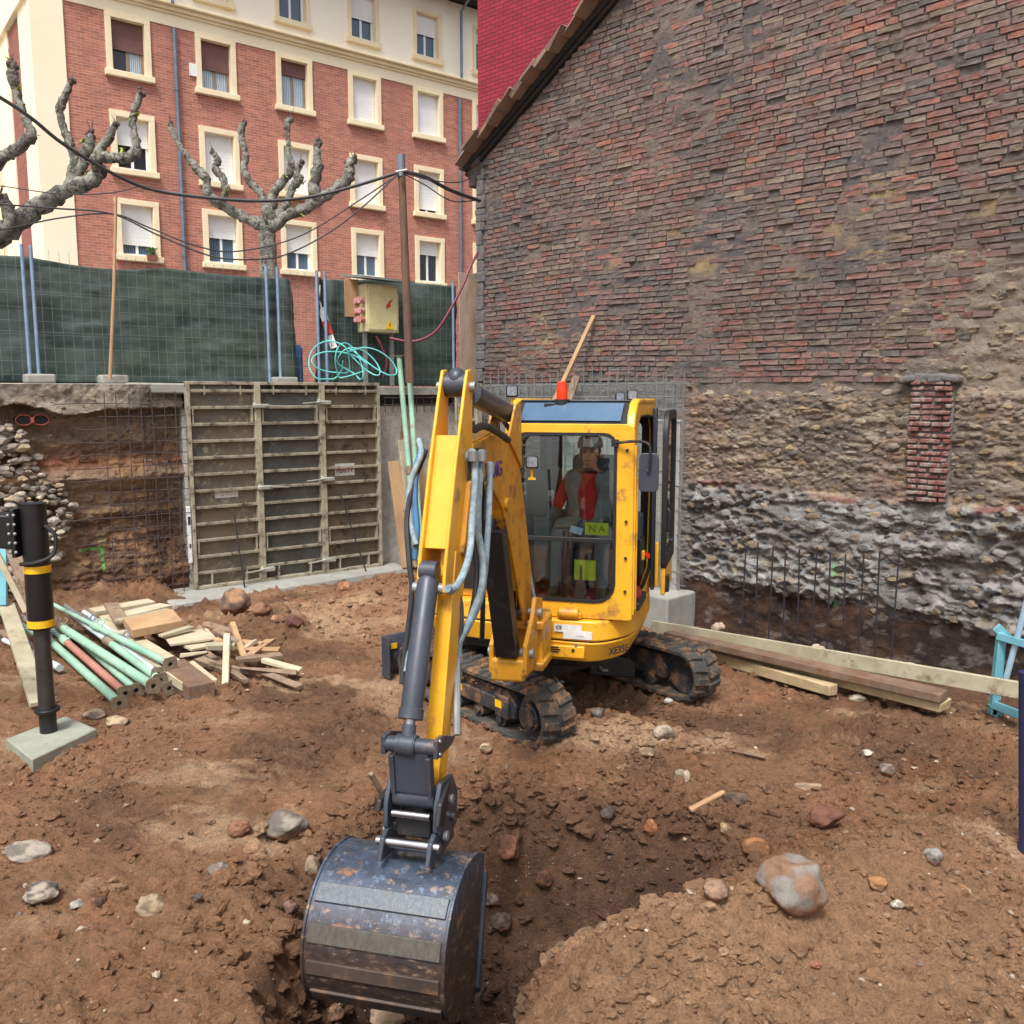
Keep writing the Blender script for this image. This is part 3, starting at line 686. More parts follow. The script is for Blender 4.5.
# eroded base: tan rubble, then grey scalloped footing, then earth
def zb1(t): return 1.42+.22*(fbm(t, 0, 0, 1.1, 3, seed=71)-.5)+.05*(fbm(t, 3, 0, 5, 2, seed=72)-.5)
def zb2(t): return .22+.30*(fbm(t, 0, 0, .8, 3, seed=73)-.5)+.1*(fbm(t, 5, 0, 4, 2, seed=74)-.5)
def baseh(t, z):
    wt = t+.10*(fbm(t, z, 0, 3, 2, seed=95)-.5)*2; wz = z+.06*(fbm(t, z, 0, 4, 2, seed=96)-.5)*2
    c = np.floor(z/.075); rowj = vnoise(c*3.7, 0, 0); blk = vnoise(np.floor(t/.17+rowj*7)*5.1, c*2.3, 0)
    rf1, rf2, _ = worley(wt*.55, wz*1.5, 10.0, 5); rub = .02+.06*(fbm(t*.8, z*1.8, 0, 4, 4, .6, seed=75)-.3)+.014*np.clip((rf2-rf1)*2.2, 0, 1)+.075*(fbm(t*.8, z*1.3, 0, 14, 4, .72, seed=76)-.5)+.03*(fbm(t*.3, z*2.2, 0, 7, 3, .6, seed=175)-.5)
    f1, f2, idn = worley(wt*1.0, wz*1.6, 7.5, 3); g1, g2, _ = worley(wt*1.3, wz*2.2, 3.1, 9)
    msk = sstep(.35, .55, fbm(t, z, 0, 1.3, 2, seed=79))
    sc = .10+.12*(fbm(t, z, 0, 1.5, 3, seed=77)-.4)-.07*np.clip(1-f1*1.5, 0, 1)*(.35+msk)+.05*np.clip(.25-g1, 0, 1)+.10*(fbm(t, z*1.1, 0, 10, 5, .72, seed=78)-.5)
    sc = sc+.05*np.clip((fbm(t*.6, z*2.6, 0, 2.6, 3, seed=80)-.5)*4, -1, 1)
    ea = .03+.16*(fbm(t, z, 0, 1.4, 4, .6, seed=81)-.4)+.05*(fbm(t, z, 0, 10, 3, .6, seed=82)-.5)
    a = sstep(-.03, .05, z-zb1(t)); b = sstep(-.05, .06, z-zb2(t)); res = rub*a+(1-a)*(sc*b+(1-b)*ea)
    return res-.12*sstep(2.44, 2.70, z+.22*(fbm(t, z, 0, 3.5, 4, .6, seed=97)-.5))
def basec(t, z, h):
    n = fbm(t, z*1.6, 0, 2.4, 4, .6, seed=83); n2 = fbm(t, z*2, 0, 7, 3, .6, seed=84)
    tan = lerp3(lin((148, 132, 114)), lin((118, 106, 97)), sstep(.38, .6, n)); tan = lerp3(tan, lin((168, 138, 102)), sstep(.57, .7, n2)*.6); tan = lerp3(tan, lin((146, 108, 96)), sstep(.5, .62, fbm(t, z, 0, 1.1, 2, seed=91))*.35)
    wt = t+.10*(fbm(t, z, 0, 3, 2, seed=95)-.5)*2; wz = z+.06*(fbm(t, z, 0, 4, 2, seed=96)-.5)*2
    rf1, rf2, rid = worley(wt*.55, wz*1.5, 10.0, 5); tan = tan*(.82+.3*rid)[..., None]; hh = fbm(t*.4, z*2.4, 0, 6, 4, .65, seed=176); tan = lerp3(tan, lin((92, 84, 78)), sstep(.5, .62, hh)*.6); tan = lerp3(tan, lin((176, 164, 146)), (1-sstep(.36, .44, hh))*.6)
    f1, f2, idn = worley(t*.9, z*1.9, 6.0, 3)
    gr = lerp3(lin((146, 143, 140)), lin((120, 116, 112)), sstep(.45, .62, n)); gr = lerp3(gr, lin((172, 166, 160)), sstep(.50, .62, n2)*.6); gr = lerp3(gr, lin((92, 86, 82)), sstep(.5, .62, fbm(t, z, 0, 4.4, 3, seed=85))*.5)
    gr = lerp3(gr, lin((150, 132, 108)), ((idn > .93)*1.0)*.6)
    ea = lerp3(lin((84, 62, 48)), lin((56, 44, 38)), sstep(.4, .6, n)); ea = lerp3(ea, lin((128, 118, 112)), sstep(.58, .68, n2)*.5)
    a = sstep(-.05, .05, z-zb1(t)+.16*(n2-.5)); b = sstep(-.06, .06, z-zb2(t)); c = gr*b[..., None]+ea*(1-b[..., None]); c = tan*a[..., None]+c*(1-a[..., None])
    redl = np.exp(-((z-zb1(t)+.01)/.035)**2)*sstep(.42, .55, fbm(t, 0, 0, 3, 2, seed=86)); c = lerp3(c, lin((132, 72, 68)), redl*.8)
    cn = (1-sstep(3.75, 4.0, t+.12*(n-.5))); c = lerp3(c, lin((126, 128, 126)), cn)
    gp_ = np.exp(-((t-5.92)/.035)**2)*((z > .2) & (z < .72))*sstep(.4, .5, n2); c = lerp3(c, lin((90, 190, 110)), np.clip(gp_, 0, 1)*.5)
    up = sstep(6.0, 7.2, t)*sstep(2.4, 2.7, z); c = lerp3(c, lin((150, 134, 110)), up)
    return c
def baseh2(t, z):
    h = baseh(t, z); f = 1-sstep(3.8, 4.05, t); return h*(1-f)+f*(.12+.03*fbm(t, z, 0, 6, 3, seed=87))
wallgrid('stone_base', -.02, 12.5, -.75, 2.66, .016, .014, baseh2, basec, M_rubble, old)
def embed(name, parent, n, t0, t1, z0, z1, hf, cols, rmin, rmax, seed, mask=None, flat=.55):
    rs = np.random.RandomState(seed); V, F = ico(2); t = t0+(t1-t0)*rs.rand(n); z = z0+(z1-z0)*rs.rand(n)
    if mask is not None: k = mask(t, z); t, z = t[k], z[k]
    n = len(t); h = hf(t, z); r = rmin+(rmax-rmin)*rs.rand(n)**2.2; cc = np.array([lin(c) for c in cols])[rs.randint(0, len(cols), n)]*(.7+.5*rs.rand(n, 1))
    W = np.repeat(V[None], n, 0)*(1+(rs.rand(n, len(V), 1)-.5)*.35)
    for _ in range(5):
        nn = rs.randn(n, 3); nn /= np.linalg.norm(nn, axis=1)[:, None]; dd = np.einsum('nkj,nj->nk', W, nn); W = W-np.maximum(dd-.62, 0)[..., None]*nn[:, None, :]
    W = W*(np.stack([1.1+rs.rand(n)*.9, .5+rs.rand(n)*.3, flat+rs.rand(n)*.4], 1)*r[:, None])[:, None, :]
    W = W+np.stack([t, -h+r*.22, z], 1)[:, None, :]
    F_ = (F[None]+(np.arange(n)*len(V))[:, None, None]).reshape(-1, 3); o = mesh_np(name, W.reshape(-1, 3), F_, M_rubble, np.repeat(cc, len(V), 0), smooth=False); par(o, parent); o['kind'] = 'stuff'; return o
embed('embedded_stones', old, 2600, 3.9, 12, 1.2, 2.75, baseh2, ((150, 134, 116), (130, 116, 102), (160, 140, 110), (138, 120, 108), (116, 106, 98), (158, 146, 132)), .012, .048, 5, mask=lambda t, z: z > zb1(t)+.03)
embed('embedded_rubble', old, 1900, 3.9, 12, .1, 1.5, baseh2, ((138, 134, 130), (112, 108, 104), (160, 154, 148), (98, 92, 88), (150, 132, 112)), .012, .060, 6, mask=lambda t, z: (z < zb1(t)) & (z > zb2(t)-.05), flat=.7)
embed('plaster_lumps', old, 900, 5.9, 12, 2.6, 3.9, backh, ((150, 134, 114), (126, 116, 106), (164, 146, 122)), .012, .05, 7)
# solid mass behind the faces + far end wall
b = MB(); pro = [(-.0, -.8), (12.4, -.8), (12.4, 8.4), (8.3, 10.8), (0, 6.04)]
b.prism([(x, .06, z) for x, z in pro], [(x, 7, z) for x, z in pro]); b.build('wall_mass', M_conc, old)
# painted-cement quoin strip at the corner
b = MB()
zq = 2.7
while zq < 5.7:
    hq = random.uniform(.08, .22); b.box((.06+random.uniform(-.02, .02), -.003+random.uniform(-.012, .008), zq+hq/2), (.17+random.uniform(-.05, .04), .08, hq+.004), Matrix.Rotation(random.uniform(-.04, .04), 3, 'Y')); zq += hq
b.build('corner_render', mat('grey_render', (118, 113, 110), (92, 88, 86), 9, .95, 0, 1, 30, .02, dirt=(140, 124, 110), damt=.42, dscale=8), old, bevel=.02)
# brick pier
b = MB(); z = 1.44; k = 0
while z < 2.6:
    xs_ = [(6.64, 6.86), (6.87, 7.05)] if k % 2 else [(6.64, 6.75), (6.76, 6.97), (6.98, 7.05)]
    for (a0, a1) in xs_:
        d = .115+random.uniform(-.03, .012); sh = random.uniform(-.02, .02); b.box(((a0+a1)/2+sh*.5, -d/2-.02, z+.022+random.uniform(-.004, .004)), (a1-a0-.008-abs(sh)*.5, d, .044+random.uniform(-.008, .003)), Matrix.Rotation(random.uniform(-.03, .03), 3, 'Y'))
    z += .058; k += 1
b.build('brick_pier', mat('pier_brick', (128, 74, 66), (96, 62, 57), 16, .9, 0, .5, 60, .01, dirt=(142, 128, 120), damt=.5, dscale=11), old, bevel=.010)
b = MB(); b.box((6.845, -.04, 2.02), (.41, .1, 1.2)); [b.box((6.60+.14*k_, -.05+random.uniform(-.02, .02), 2.65+random.uniform(-.02, .02)), (.17, .16+random.uniform(-.03, .03), .09+random.uniform(-.02, .02)), Matrix.Rotation(random.uniform(-.15, .15), 3, 'Y')) for k_ in range(4)]; b.build('pier_mortar', MATS['grey_render'], old, bevel=.025)
# verge of the roof: tiles, board
b = MB(); sl = math.atan(.571); u = Vector((math.cos(sl), 0, math.sin(sl)))
e0 = Vector((-.24, 0, 6.10-.24*.571-.03))
b.beam(e0+Vector((0, -.05, -.065)), e0+u*9.9+Vector((0, -.05, -.065)), .08, .08, up=(0, 0, 1)); b.beam(e0+Vector((0, 3.3, -.14)), e0+u*9.9+Vector((0, 3.3, -.14)), 6.7, .06)
b.build('roof_boards', M_darkwood, old, bevel=.01)
b = MB(); nb = 34
for i in range(nb):
    p = e0+u*(.28*i+random.uniform(-.03, .03)); w = random.uniform(-.05, .05)
    b.beam(p+Vector((0, -.13+w, -.01)), p+u*.33+Vector((0, -.13+w, .05)), .30, .04, jit=.022)
b.beam(e0+Vector((0, 3.4, -.02)), e0+u*9.9+Vector((0, 3.4, .0)), 6.9, .04)
b.build('roof_tiles', M_tile_old, old, bevel=.006)
b = MB(); b.box((-.02, .1, 5.82), (.34, .3, .2)); b.box((-.14, .06, 5.95), (.46, .26, .14)); b.box((-.04, .0, 5.66), (.14, .2, .16)); b.build('eaves_corbel', mat('sooty_corbel', (92, 76, 72), (60, 52, 50), 9, .95, 0, .9, 30, .02), old, bevel=.03)
# ================================================================== red painted building behind
rp = ray(478, 100); rO = Vector((rp.x*20/rp.y, 20, 0))
red = thing('painted_building', 'tall building with bright red painted brick side above the old tiled verge', 'building', rO, RR+R(3))
b = MB(); b.box((8, 5, 9.3), (16, 10, 13.3)); b.build('wall', M_redwall, red)
b = MB(); b.box((8, 5, 16.1), (16.6, 10.6, .25)); b.build('roof', M_tile, red)
# ================================================================== apartment building
apt = thing('apartment_building', 'brick apartment block with cream trim, cream top storey and shuttered windows', 'building', F0, FR)
COLS = [2.7*i for i in range(-0, 7)]; SILL = [6.82, 9.40, 12.24, 15.04]; OW, OH = .98, 1.52
def wall_holes(mb, x0, x1, z0, z1, holes, y=0):
    xs_ = sorted({x0, x1}|{v for h in holes for v in h[:2]}); zs_ = sorted({z0, z1}|{v for h in holes for v in h[2:]})
    for i in range(len(xs_)-1):
        for k in range(len(zs_)-1):
            cx = (xs_[i]+xs_[i+1])/2; cz = (zs_[k]+zs_[k+1])/2
            if any(h[0] < cx < h[1] and h[2] < cz < h[3] for h in holes): continue
            a = [(xs_[i], y, zs_[k]), (xs_[i+1], y, zs_[k]), (xs_[i+1], y, zs_[k+1]), (xs_[i], y, zs_[k+1])]
            n = len(mb.v); mb.v += [Vector(p) for p in a]; mb.f.append([n, n+1, n+2, n+3])
X1 = 22
holes = [(c-OW/2, c+OW/2, s, s+OH) for c in COLS for s in SILL[:3]]
b = MB(); wall_holes(b, -1.8, X1, 2.6, 13.92, holes); b.add([(-1.8, .45, 2.6), (X1, .45, 2.6), (X1, .45, 13.92), (-1.8, .45, 13.92)], [(0, 1, 2, 3)]); b.build('brick_wall', M_fbrick, apt)
holes = [(c-OW/2, c+OW/2, SILL[3], SILL[3]+OH) for c in COLS]
b = MB(); wall_holes(b, -1.8, X1, 14.5, 17.3, holes); b.add([(-1.8, .45, 14.5), (X1, .45, 14.5), (X1, .45, 17.3), (-1.8, .45, 17.3)], [(0, 1, 2, 3)]); b.build('plaster_wall', M_cream_l, apt)
b = MB(); b.box((10.1, .03, 14.12), (24, .12, .42)); b.build('string_course', M_cream, apt)
b = MB(); b.box((10.1, .0, 14.40), (24.1, .36, .12)); b.box((10.1, -.06, 14.5), (24.2, .48, .08)); b.box((10.1, .02, 14.3), (24, .24, .08)); b.build('cornice', M_stonetrim, apt, bevel=.02)
b = MB(); b.box((-2.25, .2, 8.3), (.9, .5, 11.6)); b.box((-2.25, .2, 15.8), (.9, .5, 3.0)); b.build('corner_pilaster', M_cream, apt)
# side wall going back and the wing beyond it
b = MB(); b.box((-2.6, 1.0, 10), (.2, 1.2, 14.6)); b.box((-2.6, 4.6, 10), (.2, 2.4, 14.6)); b.build('side_wall', M_cream, apt)
b = MB(); b.box((-2.56, 2.4, 8.2), (.2, 2.2, 11.2)); b.build('side_brick_panel', brick_mat('side_brick', (150, 84, 76), (120, 68, 66), (128, 96, 88), .27, .085, .4), apt)
b = MB(); b.box((-2.56, 2.4, 15.6), (.2, 2.2, 3.4)); b.box((-2.68, 3, 14.0), (.24, 6, .3)); b.build('side_trim', M_cream, apt)
b = MB(); b.box((-9.6, 11, 10), (14, 10, 14.8)); b.build('wing', M_cream, apt)
b = MB(); b.box((10, 6.2, 9.8), (23.9, 11, 14.4)); b.build('building_mass', M_cream, apt)
b = MB(); b.box((9.8, 4.0, 17.42), (24.6, 10.4, .14)); b.build('eaves', M_darkwood, apt)
b = MB(); b.tube([(-2.6, -1.24, 17.5), (22, -1.24, 17.5)], .085, 8); b.build('gutter', M_pipe, apt)
b = MB(); b.add([(-2.6, -1.2, 17.55), (22.1, -1.2, 17.55), (22.1, 6, 20.2), (-2.6, 6, 20.2)], [(0, 1, 2, 3)])
for i in range(110): b.tube([(-2.5+i*.224, -1.25, 17.6), (-2.5+i*.224, 1.5, 18.6)], .07, 6)
b.build('roof_tiles', M_tile, apt)
for tt, z0, z1 in ((1.38, 2.6, 13.85), (12.2, 2.6, 13.85)):
    b = MB(); b.tube([(tt, -.09, z0), (tt, -.09, z1)], .065, 8); [b.tube([(tt, -.09, z), (tt, -.09, z+.08)], .08, 8) for z in np.arange(3.5, 13.6, 1.7)]; b.build('downpipe', M_pipe, apt)
b = MB(); b.tube(catmull([(1.30, -.3, 14.5), (1.30, -.3, 17.2)], 2), .05, 8); b.build('downpipe', M_pipe, apt)
b = MB(); b.tube([(12.15, -.3, 14.55), (12.15, -.3, 16.9), (12.15, -1.2, 17.4)], .055, 8); b.build('downpipe', M_pipe, apt)
#  (row, col) -> shutter colour, shutter drop fraction, frame colour, glass
WS = {(2,0): ('b', .56, 'b', 'dc'), (2,1): ('b', .56, 'b', 'c'), (2,2): ('b', .30, 'b', 'c'), (2,3): ('w', 1, 'w', 'c'), (2,4): ('w', 1, 'w', 'c'), (2,5): ('w', .5, 'w', 'c'), (2,6): ('w', 1, 'w', 'c'),
      (1,0): ('w', .52, 'w', 'd'), (1,1): ('w', 1, 'w', 'c'), (1,2): ('w', 1, 'w', 'c'), (1,3): ('w', 1, 'w', 'c'), (1,4): ('w', .9, 'w', 'd'), (1,5): ('w', 1, 'w', 'm'), (1,6): ('w', 1, 'w', 'm'),
      (0,0): ('w', .78, 'w', 'm'), (0,1): ('w', .46, 'w', 'm'), (0,2): ('w', .6, 'w', 'm'), (0,3): ('w', .5, 'w', 'm'), (0,4): ('w', .32, 'w', 'd'), (0,5): ('w', .5, 'w', 'm'), (0,6): ('w', 1, 'w', 'm'),
      (3,0): ('w', .5, 'w', 'c'), (3,1): ('w', .3, 'w', 'c'), (3,2): ('w', 0, 'w', 'm'), (3,3): ('w', .52, 'w', 'm'), (3,4): ('w', .46, 'w', 'm'), (3,5): ('w', .3, 'w', 'm'), (3,6): ('w', .3, 'w', 'm')}
for (r, ci), (sc_, fr, wc, gl) in WS.items():
    c = COLS[ci]; s = SILL[r]; tr = .17 if r < 3 else .13
    O = [(c-OW/2-tr, s-.0), (c+OW/2+tr, s-.0), (c+OW/2+tr, s+OH+tr), (c-OW/2-tr, s+OH+tr)]; I = [(c-OW/2, s+.0), (c+OW/2, s+.0), (c+OW/2, s+OH), (c-OW/2, s+OH)]
    b = MB(); b.box((c-OW/2-tr/2+.005, .06, s+OH/2), (tr, .26, OH+.002)); b.box((c+OW/2+tr/2-.005, .06, s+OH/2), (tr, .26, OH+.002)); b.box((c, .06, s+OH+tr/2), (OW+2*tr, .264, tr))
    w = b.build('window', M_stonetrim, apt, bevel=.008)
    b = MB(); b.box((c, .03, s-.09), (OW+2*tr+.12, .36, .18)); b.build('sill', M_stonetrim, w, bevel=.015)
    fm = M_winw if wc == 'w' else M_winb; b = MB(); y = .20
    for xx in (c-OW/2+.04, c+OW/2-.04, c): b.box((xx, y, s+OH/2), (.08, .05, OH))
    for zz in (s+.04, s+OH-.04): b.box((c, y, zz), (OW, .052, .08))
    b.build('sash', fm, w)
    for k in (0, 1):
        g = {'c': M_pane_c, 'm': M_pane_m, 'd': M_pane_d}[gl[k % len(gl)]]
        b = MB(); b.box((c+(-.225 if k == 0 else .225), y+.02, s+OH/2), (.41, .012, OH-.1)); b.build('pane', g, w)
    if fr > 0:
        b = MB(); hz = OH*fr; nsl = max(3, int(hz/.06))
        for k in range(nsl):
            z0 = s+OH-hz+k*hz/nsl; b.box((c, .145+.003*(k % 2), z0+hz/nsl/2), (OW-.03, .02, hz/nsl-.006))
        b.box((c, .155, s+OH-hz/2), (OW-.04, .012, hz)); b.build('shutter', M_shut_w if sc_ == 'w' else M_shut_b, w)
b = MB(); b.box((2.05-.1, -.03, 12.75), (.24, .06, .38)); b.build('wall_plaque', M_shut_w, apt)
b = MB(); b.box((.34, -.16, 6.78), (.3, .18, .16)); o = b.build('flower_box', M_tile, apt)
b = MB(); [b.beam((.34+random.uniform(-.1, .1), -.16, 6.84), (.34+random.uniform(-.18, .18), -.16+random.uniform(-.1, .1), 7.0+random.uniform(0, .1)), .05, .02) for _ in range(26)]; b.build('flower_plants', mat('leaf_green', (92, 128, 66), (70, 104, 52), 12, .8), o)
# street slab beyond the pit (reaches the horizon behind both buildings)
M2 = MB(); a = LF @ Vector((-60, .42, 0)); b_ = LF @ Vector((4.66, .42, 0)); q2 = RF @ Vector((0.0, .05, 0)); q3 = RF @ Vector((0, 60, 0)); q4 = LF @ Vector((-60, 80, 0))
top = [Vector((p.x, p.y, STREET-.04)) for p in (a, b_, q2, q3, q4)]; bot = [Vector((p.x, p.y, -.9)) for p in (a, b_, q2, q3, q4)]
o = M2.prism(bot, top).build('street', M_asphalt, None); tag(o, 'street level ground above the retaining wall', 'street', kind='structure')
# ================================================================== left earth bank
def bz(t): return 2.34+.26*(fbm(t, 0, 0, 1.6, 4, .6, seed=101)-.5)
def bankh(t, z):
    st = fbm(t*.35, z*2.6, 0, 2.2, 4, .6, seed=102)
    h = -.13+.20*(st-.45)+.14*(fbm(t, z*1.3, 0, 5, 4, .62, seed=103)-.5)+.09*(fbm(t, z*1.3, 0, 15, 4, .68, seed=104)-.5)
    h = h+.16*(1-sstep(.0, .8, z))+.10*np.exp(-((z-1.55)/.12)**2)
    h = np.where(z > bz(t), .0+.16*fbm(t, z, 0, 2.5, 5, .65, seed=105)+.02, h)
    return h-.12*sstep(-.55, -.1, t)
def bankc(t, z, h):
    n = fbm(t*.5, z*2.4, 0, 2.0, 4, .6, seed=106); n2 = fbm(t, z, 0, 5, 3, .6, seed=107)
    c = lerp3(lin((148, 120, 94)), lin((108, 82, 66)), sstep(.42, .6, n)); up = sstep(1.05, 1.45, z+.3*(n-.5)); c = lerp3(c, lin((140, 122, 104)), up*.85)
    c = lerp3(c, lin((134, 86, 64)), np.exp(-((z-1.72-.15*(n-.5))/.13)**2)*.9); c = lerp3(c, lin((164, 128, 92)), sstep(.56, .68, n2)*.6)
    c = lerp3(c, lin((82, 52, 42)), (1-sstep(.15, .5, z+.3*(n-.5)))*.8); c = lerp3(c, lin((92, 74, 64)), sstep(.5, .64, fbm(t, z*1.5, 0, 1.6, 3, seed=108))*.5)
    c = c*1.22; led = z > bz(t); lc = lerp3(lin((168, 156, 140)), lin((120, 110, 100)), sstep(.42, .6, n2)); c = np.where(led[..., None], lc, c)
    g = (np.exp(-((t+1.02)/.016)**2)*((z > .28) & (z < .78)))+(np.exp(-((z-.66)/.016)**2)*((t > -1.28) & (t < -1.0))); c = lerp3(c, lin((110, 200, 110)), np.clip(g, 0, 1)*sstep(.35, .5, n2)*.9)
    return c
bank = thing('earth_bank', 'cut face of layered brown earth under a broken concrete ledge on the left', 'earth bank', L0, LR)
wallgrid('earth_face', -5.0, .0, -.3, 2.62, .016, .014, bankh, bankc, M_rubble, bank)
b = MB(); b.box((-2.5, .48, 1.1), (5.0, .1, 2.9)); b.build('backing', M_conc, bank)
x = -5.0; b = MB()
while x < .0:
    w_ = random.uniform(.7, 1.5); b.box((x+w_/2, .22+random.uniform(-.04, .02), 2.58), (w_-.006, .5, .12+random.uniform(-.02, .015)), Matrix.Rotation(random.uniform(-.02, .02), 3, 'Y')); x += w_
b.build('ledge', M_conc, bank, bevel=.02)
b = MB()
for tt, zz, w_, h_ in ((-1.55, 2.36, .5, .22), (-1.15, 2.33, .34, .2), (-.82, 2.38, .3, .14), (-2.0, 2.36, .34, .2), (-.45, 2.40, .4, .12)):
    b.box((tt, -.02, zz), (w_, .25, h_), Matrix.Rotation(random.uniform(-.1, .1), 3, 'Y'))
pass
embed('embedded_stones', bank, 700, -5, -.05, .1, 2.5, bankh, ((150, 120, 92), (124, 98, 78), (168, 142, 114), (104, 80, 66), (150, 140, 128)), .008, .035, 9)
# twin conduits
cd = thing('cable_conduit', 'pair of orange-rimmed black conduit openings high in the earth bank', 'conduit', LF @ Vector((-1.70, -.02, 2.22)), LR)
b = MB()
for sx in (-.085, .085):
    pts = [(sx+.085*math.cos(a), 0, .058*math.sin(a)) for a in np.linspace(0, 2*math.pi, 20)]; b.tube([(p[0], -.016, p[2]) for p in pts], .0045, 6, False)
b.box((0, -.02, .0), (.035, .02, .06)); b.build('rim', mat('muddy_orange', (176, 78, 56), (140, 70, 52), 20, .7), cd)
b = MB(); [b.prism([(sx+.082*math.cos(a), -.012, .055*math.sin(a)) for a in np.linspace(0, 2*math.pi, 18, endpoint=False)], [(sx+.082*math.cos(a), .35, .055*math.sin(a)) for a in np.linspace(0, 2*math.pi, 18, endpoint=False)]) for sx in (-.085, .085)]; b.build('duct', M_hole, cd)
# stone rubble at far left
def rubble():
    V, F = ico(2); Vs = []; Fs = []; Cs = []; n = 0
    cols = [lin(c) for c in ((160, 152, 142), (142, 132, 122), (170, 158, 142), (122, 112, 104), (160, 142, 118))]
    for i in range(1150):
        z = random.uniform(.15, 2.15); edge = -1.62-.30*abs(z-1.2)-.12*random.random()+(.22 if .5 < z < 1.5 else 0)
        t = random.uniform(-3.6, edge+.14); r = random.uniform(.022, .055)*(1 if random.random() < .85 else 1.5)
        rs = np.random.RandomState(i); W = V*(1+(rs.rand(len(V), 1)-.5)*.4)
        for _ in range(5):
            nn = rs.randn(3); nn /= np.linalg.norm(nn); dd = W@nn; W = W-np.outer(np.maximum(dd-.7, 0), nn)
        W = W*np.array([r*1.25, r, r*.8])+np.array([t, -.02-random.uniform(-.05, .06)-.14*max(0, 1-z), z])
        Vs.append(W); Fs.append(F+n); n += len(V); c = np.array(random.choice(cols))*random.uniform(.75, 1.05); Cs.append(np.tile(c, (len(V), 1)))
    return mesh_np('rubble_wall', np.concatenate(Vs), np.concatenate(Fs), M_rock, np.concatenate(Cs), smooth=False)
rb = rubble(); rb.location = L0; rb.rotation_euler = (0, 0, LR); tag(rb, 'heap of pale broken fieldstones stacked against the bank at the left edge', 'rubble wall')
# ---- rebar mesh in front of the bank
def grid_mesh(name, label, cat, Fr, t0, t1, z0, z1, y, st, sz, r, m, jit=.01, broken=0, second=None, group=None, ends=.05):
    b = MB()
    def w(p): return Fr @ Vector(p)
    x = t0
    while x <= t1+.001:
        pts = [w((x+random.uniform(-jit, jit)*.6, y+random.uniform(-jit, jit), z)) for z in np.linspace(z0-ends, z1+ends*random.random()*2, 7)]; b.tube(pts, r, 5); x += st
    z = z0
    while z <= z1+.001:
        a = t0-ends-(random.random()*broken if broken else 0); pts = [w((xx, y+r*2+random.uniform(-jit, jit), z+random.uniform(-jit, jit)*.5)) for xx in np.linspace(a, t1+ends, 7)]; b.tube(pts, r, 5); z += sz
    if second:
        return grid_add(b, name, label, cat, m, group)
    o = b.build(name, m, None); return tag(o, label, cat, group)
grid_mesh('rebar_mesh', 'rusty steel reinforcing mesh in front of the earth bank, left of the formwork', 'rebar mesh', LF, -.95, -.06, .0, 2.5, -.14, .135, .15, .0055, M_rebar, .016, .5)
grid_mesh('rebar_mesh', 'second layer of reinforcing mesh close behind the first, left of the formwork', 'rebar mesh', LF, -.75, -.05, .0, 2.55, .10, .15, .15, .0055, M_rebar, .012, .3)
# ---- concrete wall behind the formwork and to its right
cw = thing('concrete_wall', 'pale cast concrete wall between the formwork and the excavator boom', 'wall', L0, LR)
def ch(t, z): return -.10+.02*fbm(t, z, 0, 3, 3, seed=111)
def cc_(t, z, h):
    n = fbm(t, z, 0, 1.4, 5, .6, seed=112); c = lerp3(lin((226, 222, 214)), lin((196, 192, 184)), sstep(.4, .62, n))
    st = np.exp(-((t-3.15)/.16)**2)*sstep(1.3, 1.8, z); return lerp3(c, lin((172, 128, 92)), np.clip(st*sstep(.4, .6, fbm(t, z*.5, 0, 5, 3, seed=113))*1.2, 0, 1))
wallgrid('cast_face', .0, 4.7, -.3, 2.32, .03, .03, ch, cc_, M_rubble, cw)
b = MB(); b.box((2.35, .22, 1.1), (4.7, .2, 2.5)); b.box((3.66, .2, 2.56), (2.0, .45, .12)); b.box((1.35, .2, 2.56), (2.6, .45, .12)); b.build('core', M_conc, cw, bevel=.01)
b = MB(); x = 2.85
while x < 4.6:
    b.tube([(x, .0, 2.25), (x+random.uniform(-.02, .02), .0, 2.64)], .007, 5); x += .13
for z in (2.36, 2.46, 2.6): b.tube([(2.8, -.01, z), (4.6, -.01, z+.01)], .007, 5)
b.build('starter_bars', M_rebar, cw)
# footing strip
b = MB(); n0 = len(b.v); b.hexa([(-.45, -.75, -.2), (2.95, -.5, -.2), (2.95, .1, -.2), (-.45, .1, -.2)], [(-.45, -.72, .035), (2.95, -.45, .05), (2.95, .1, .06), (-.45, .1, .05)])
b.xf(LF); o = b.build('concrete_footing', M_conc, None, bevel=.02); tag(o, 'grey concrete footing strip running under the formwork', 'footing')
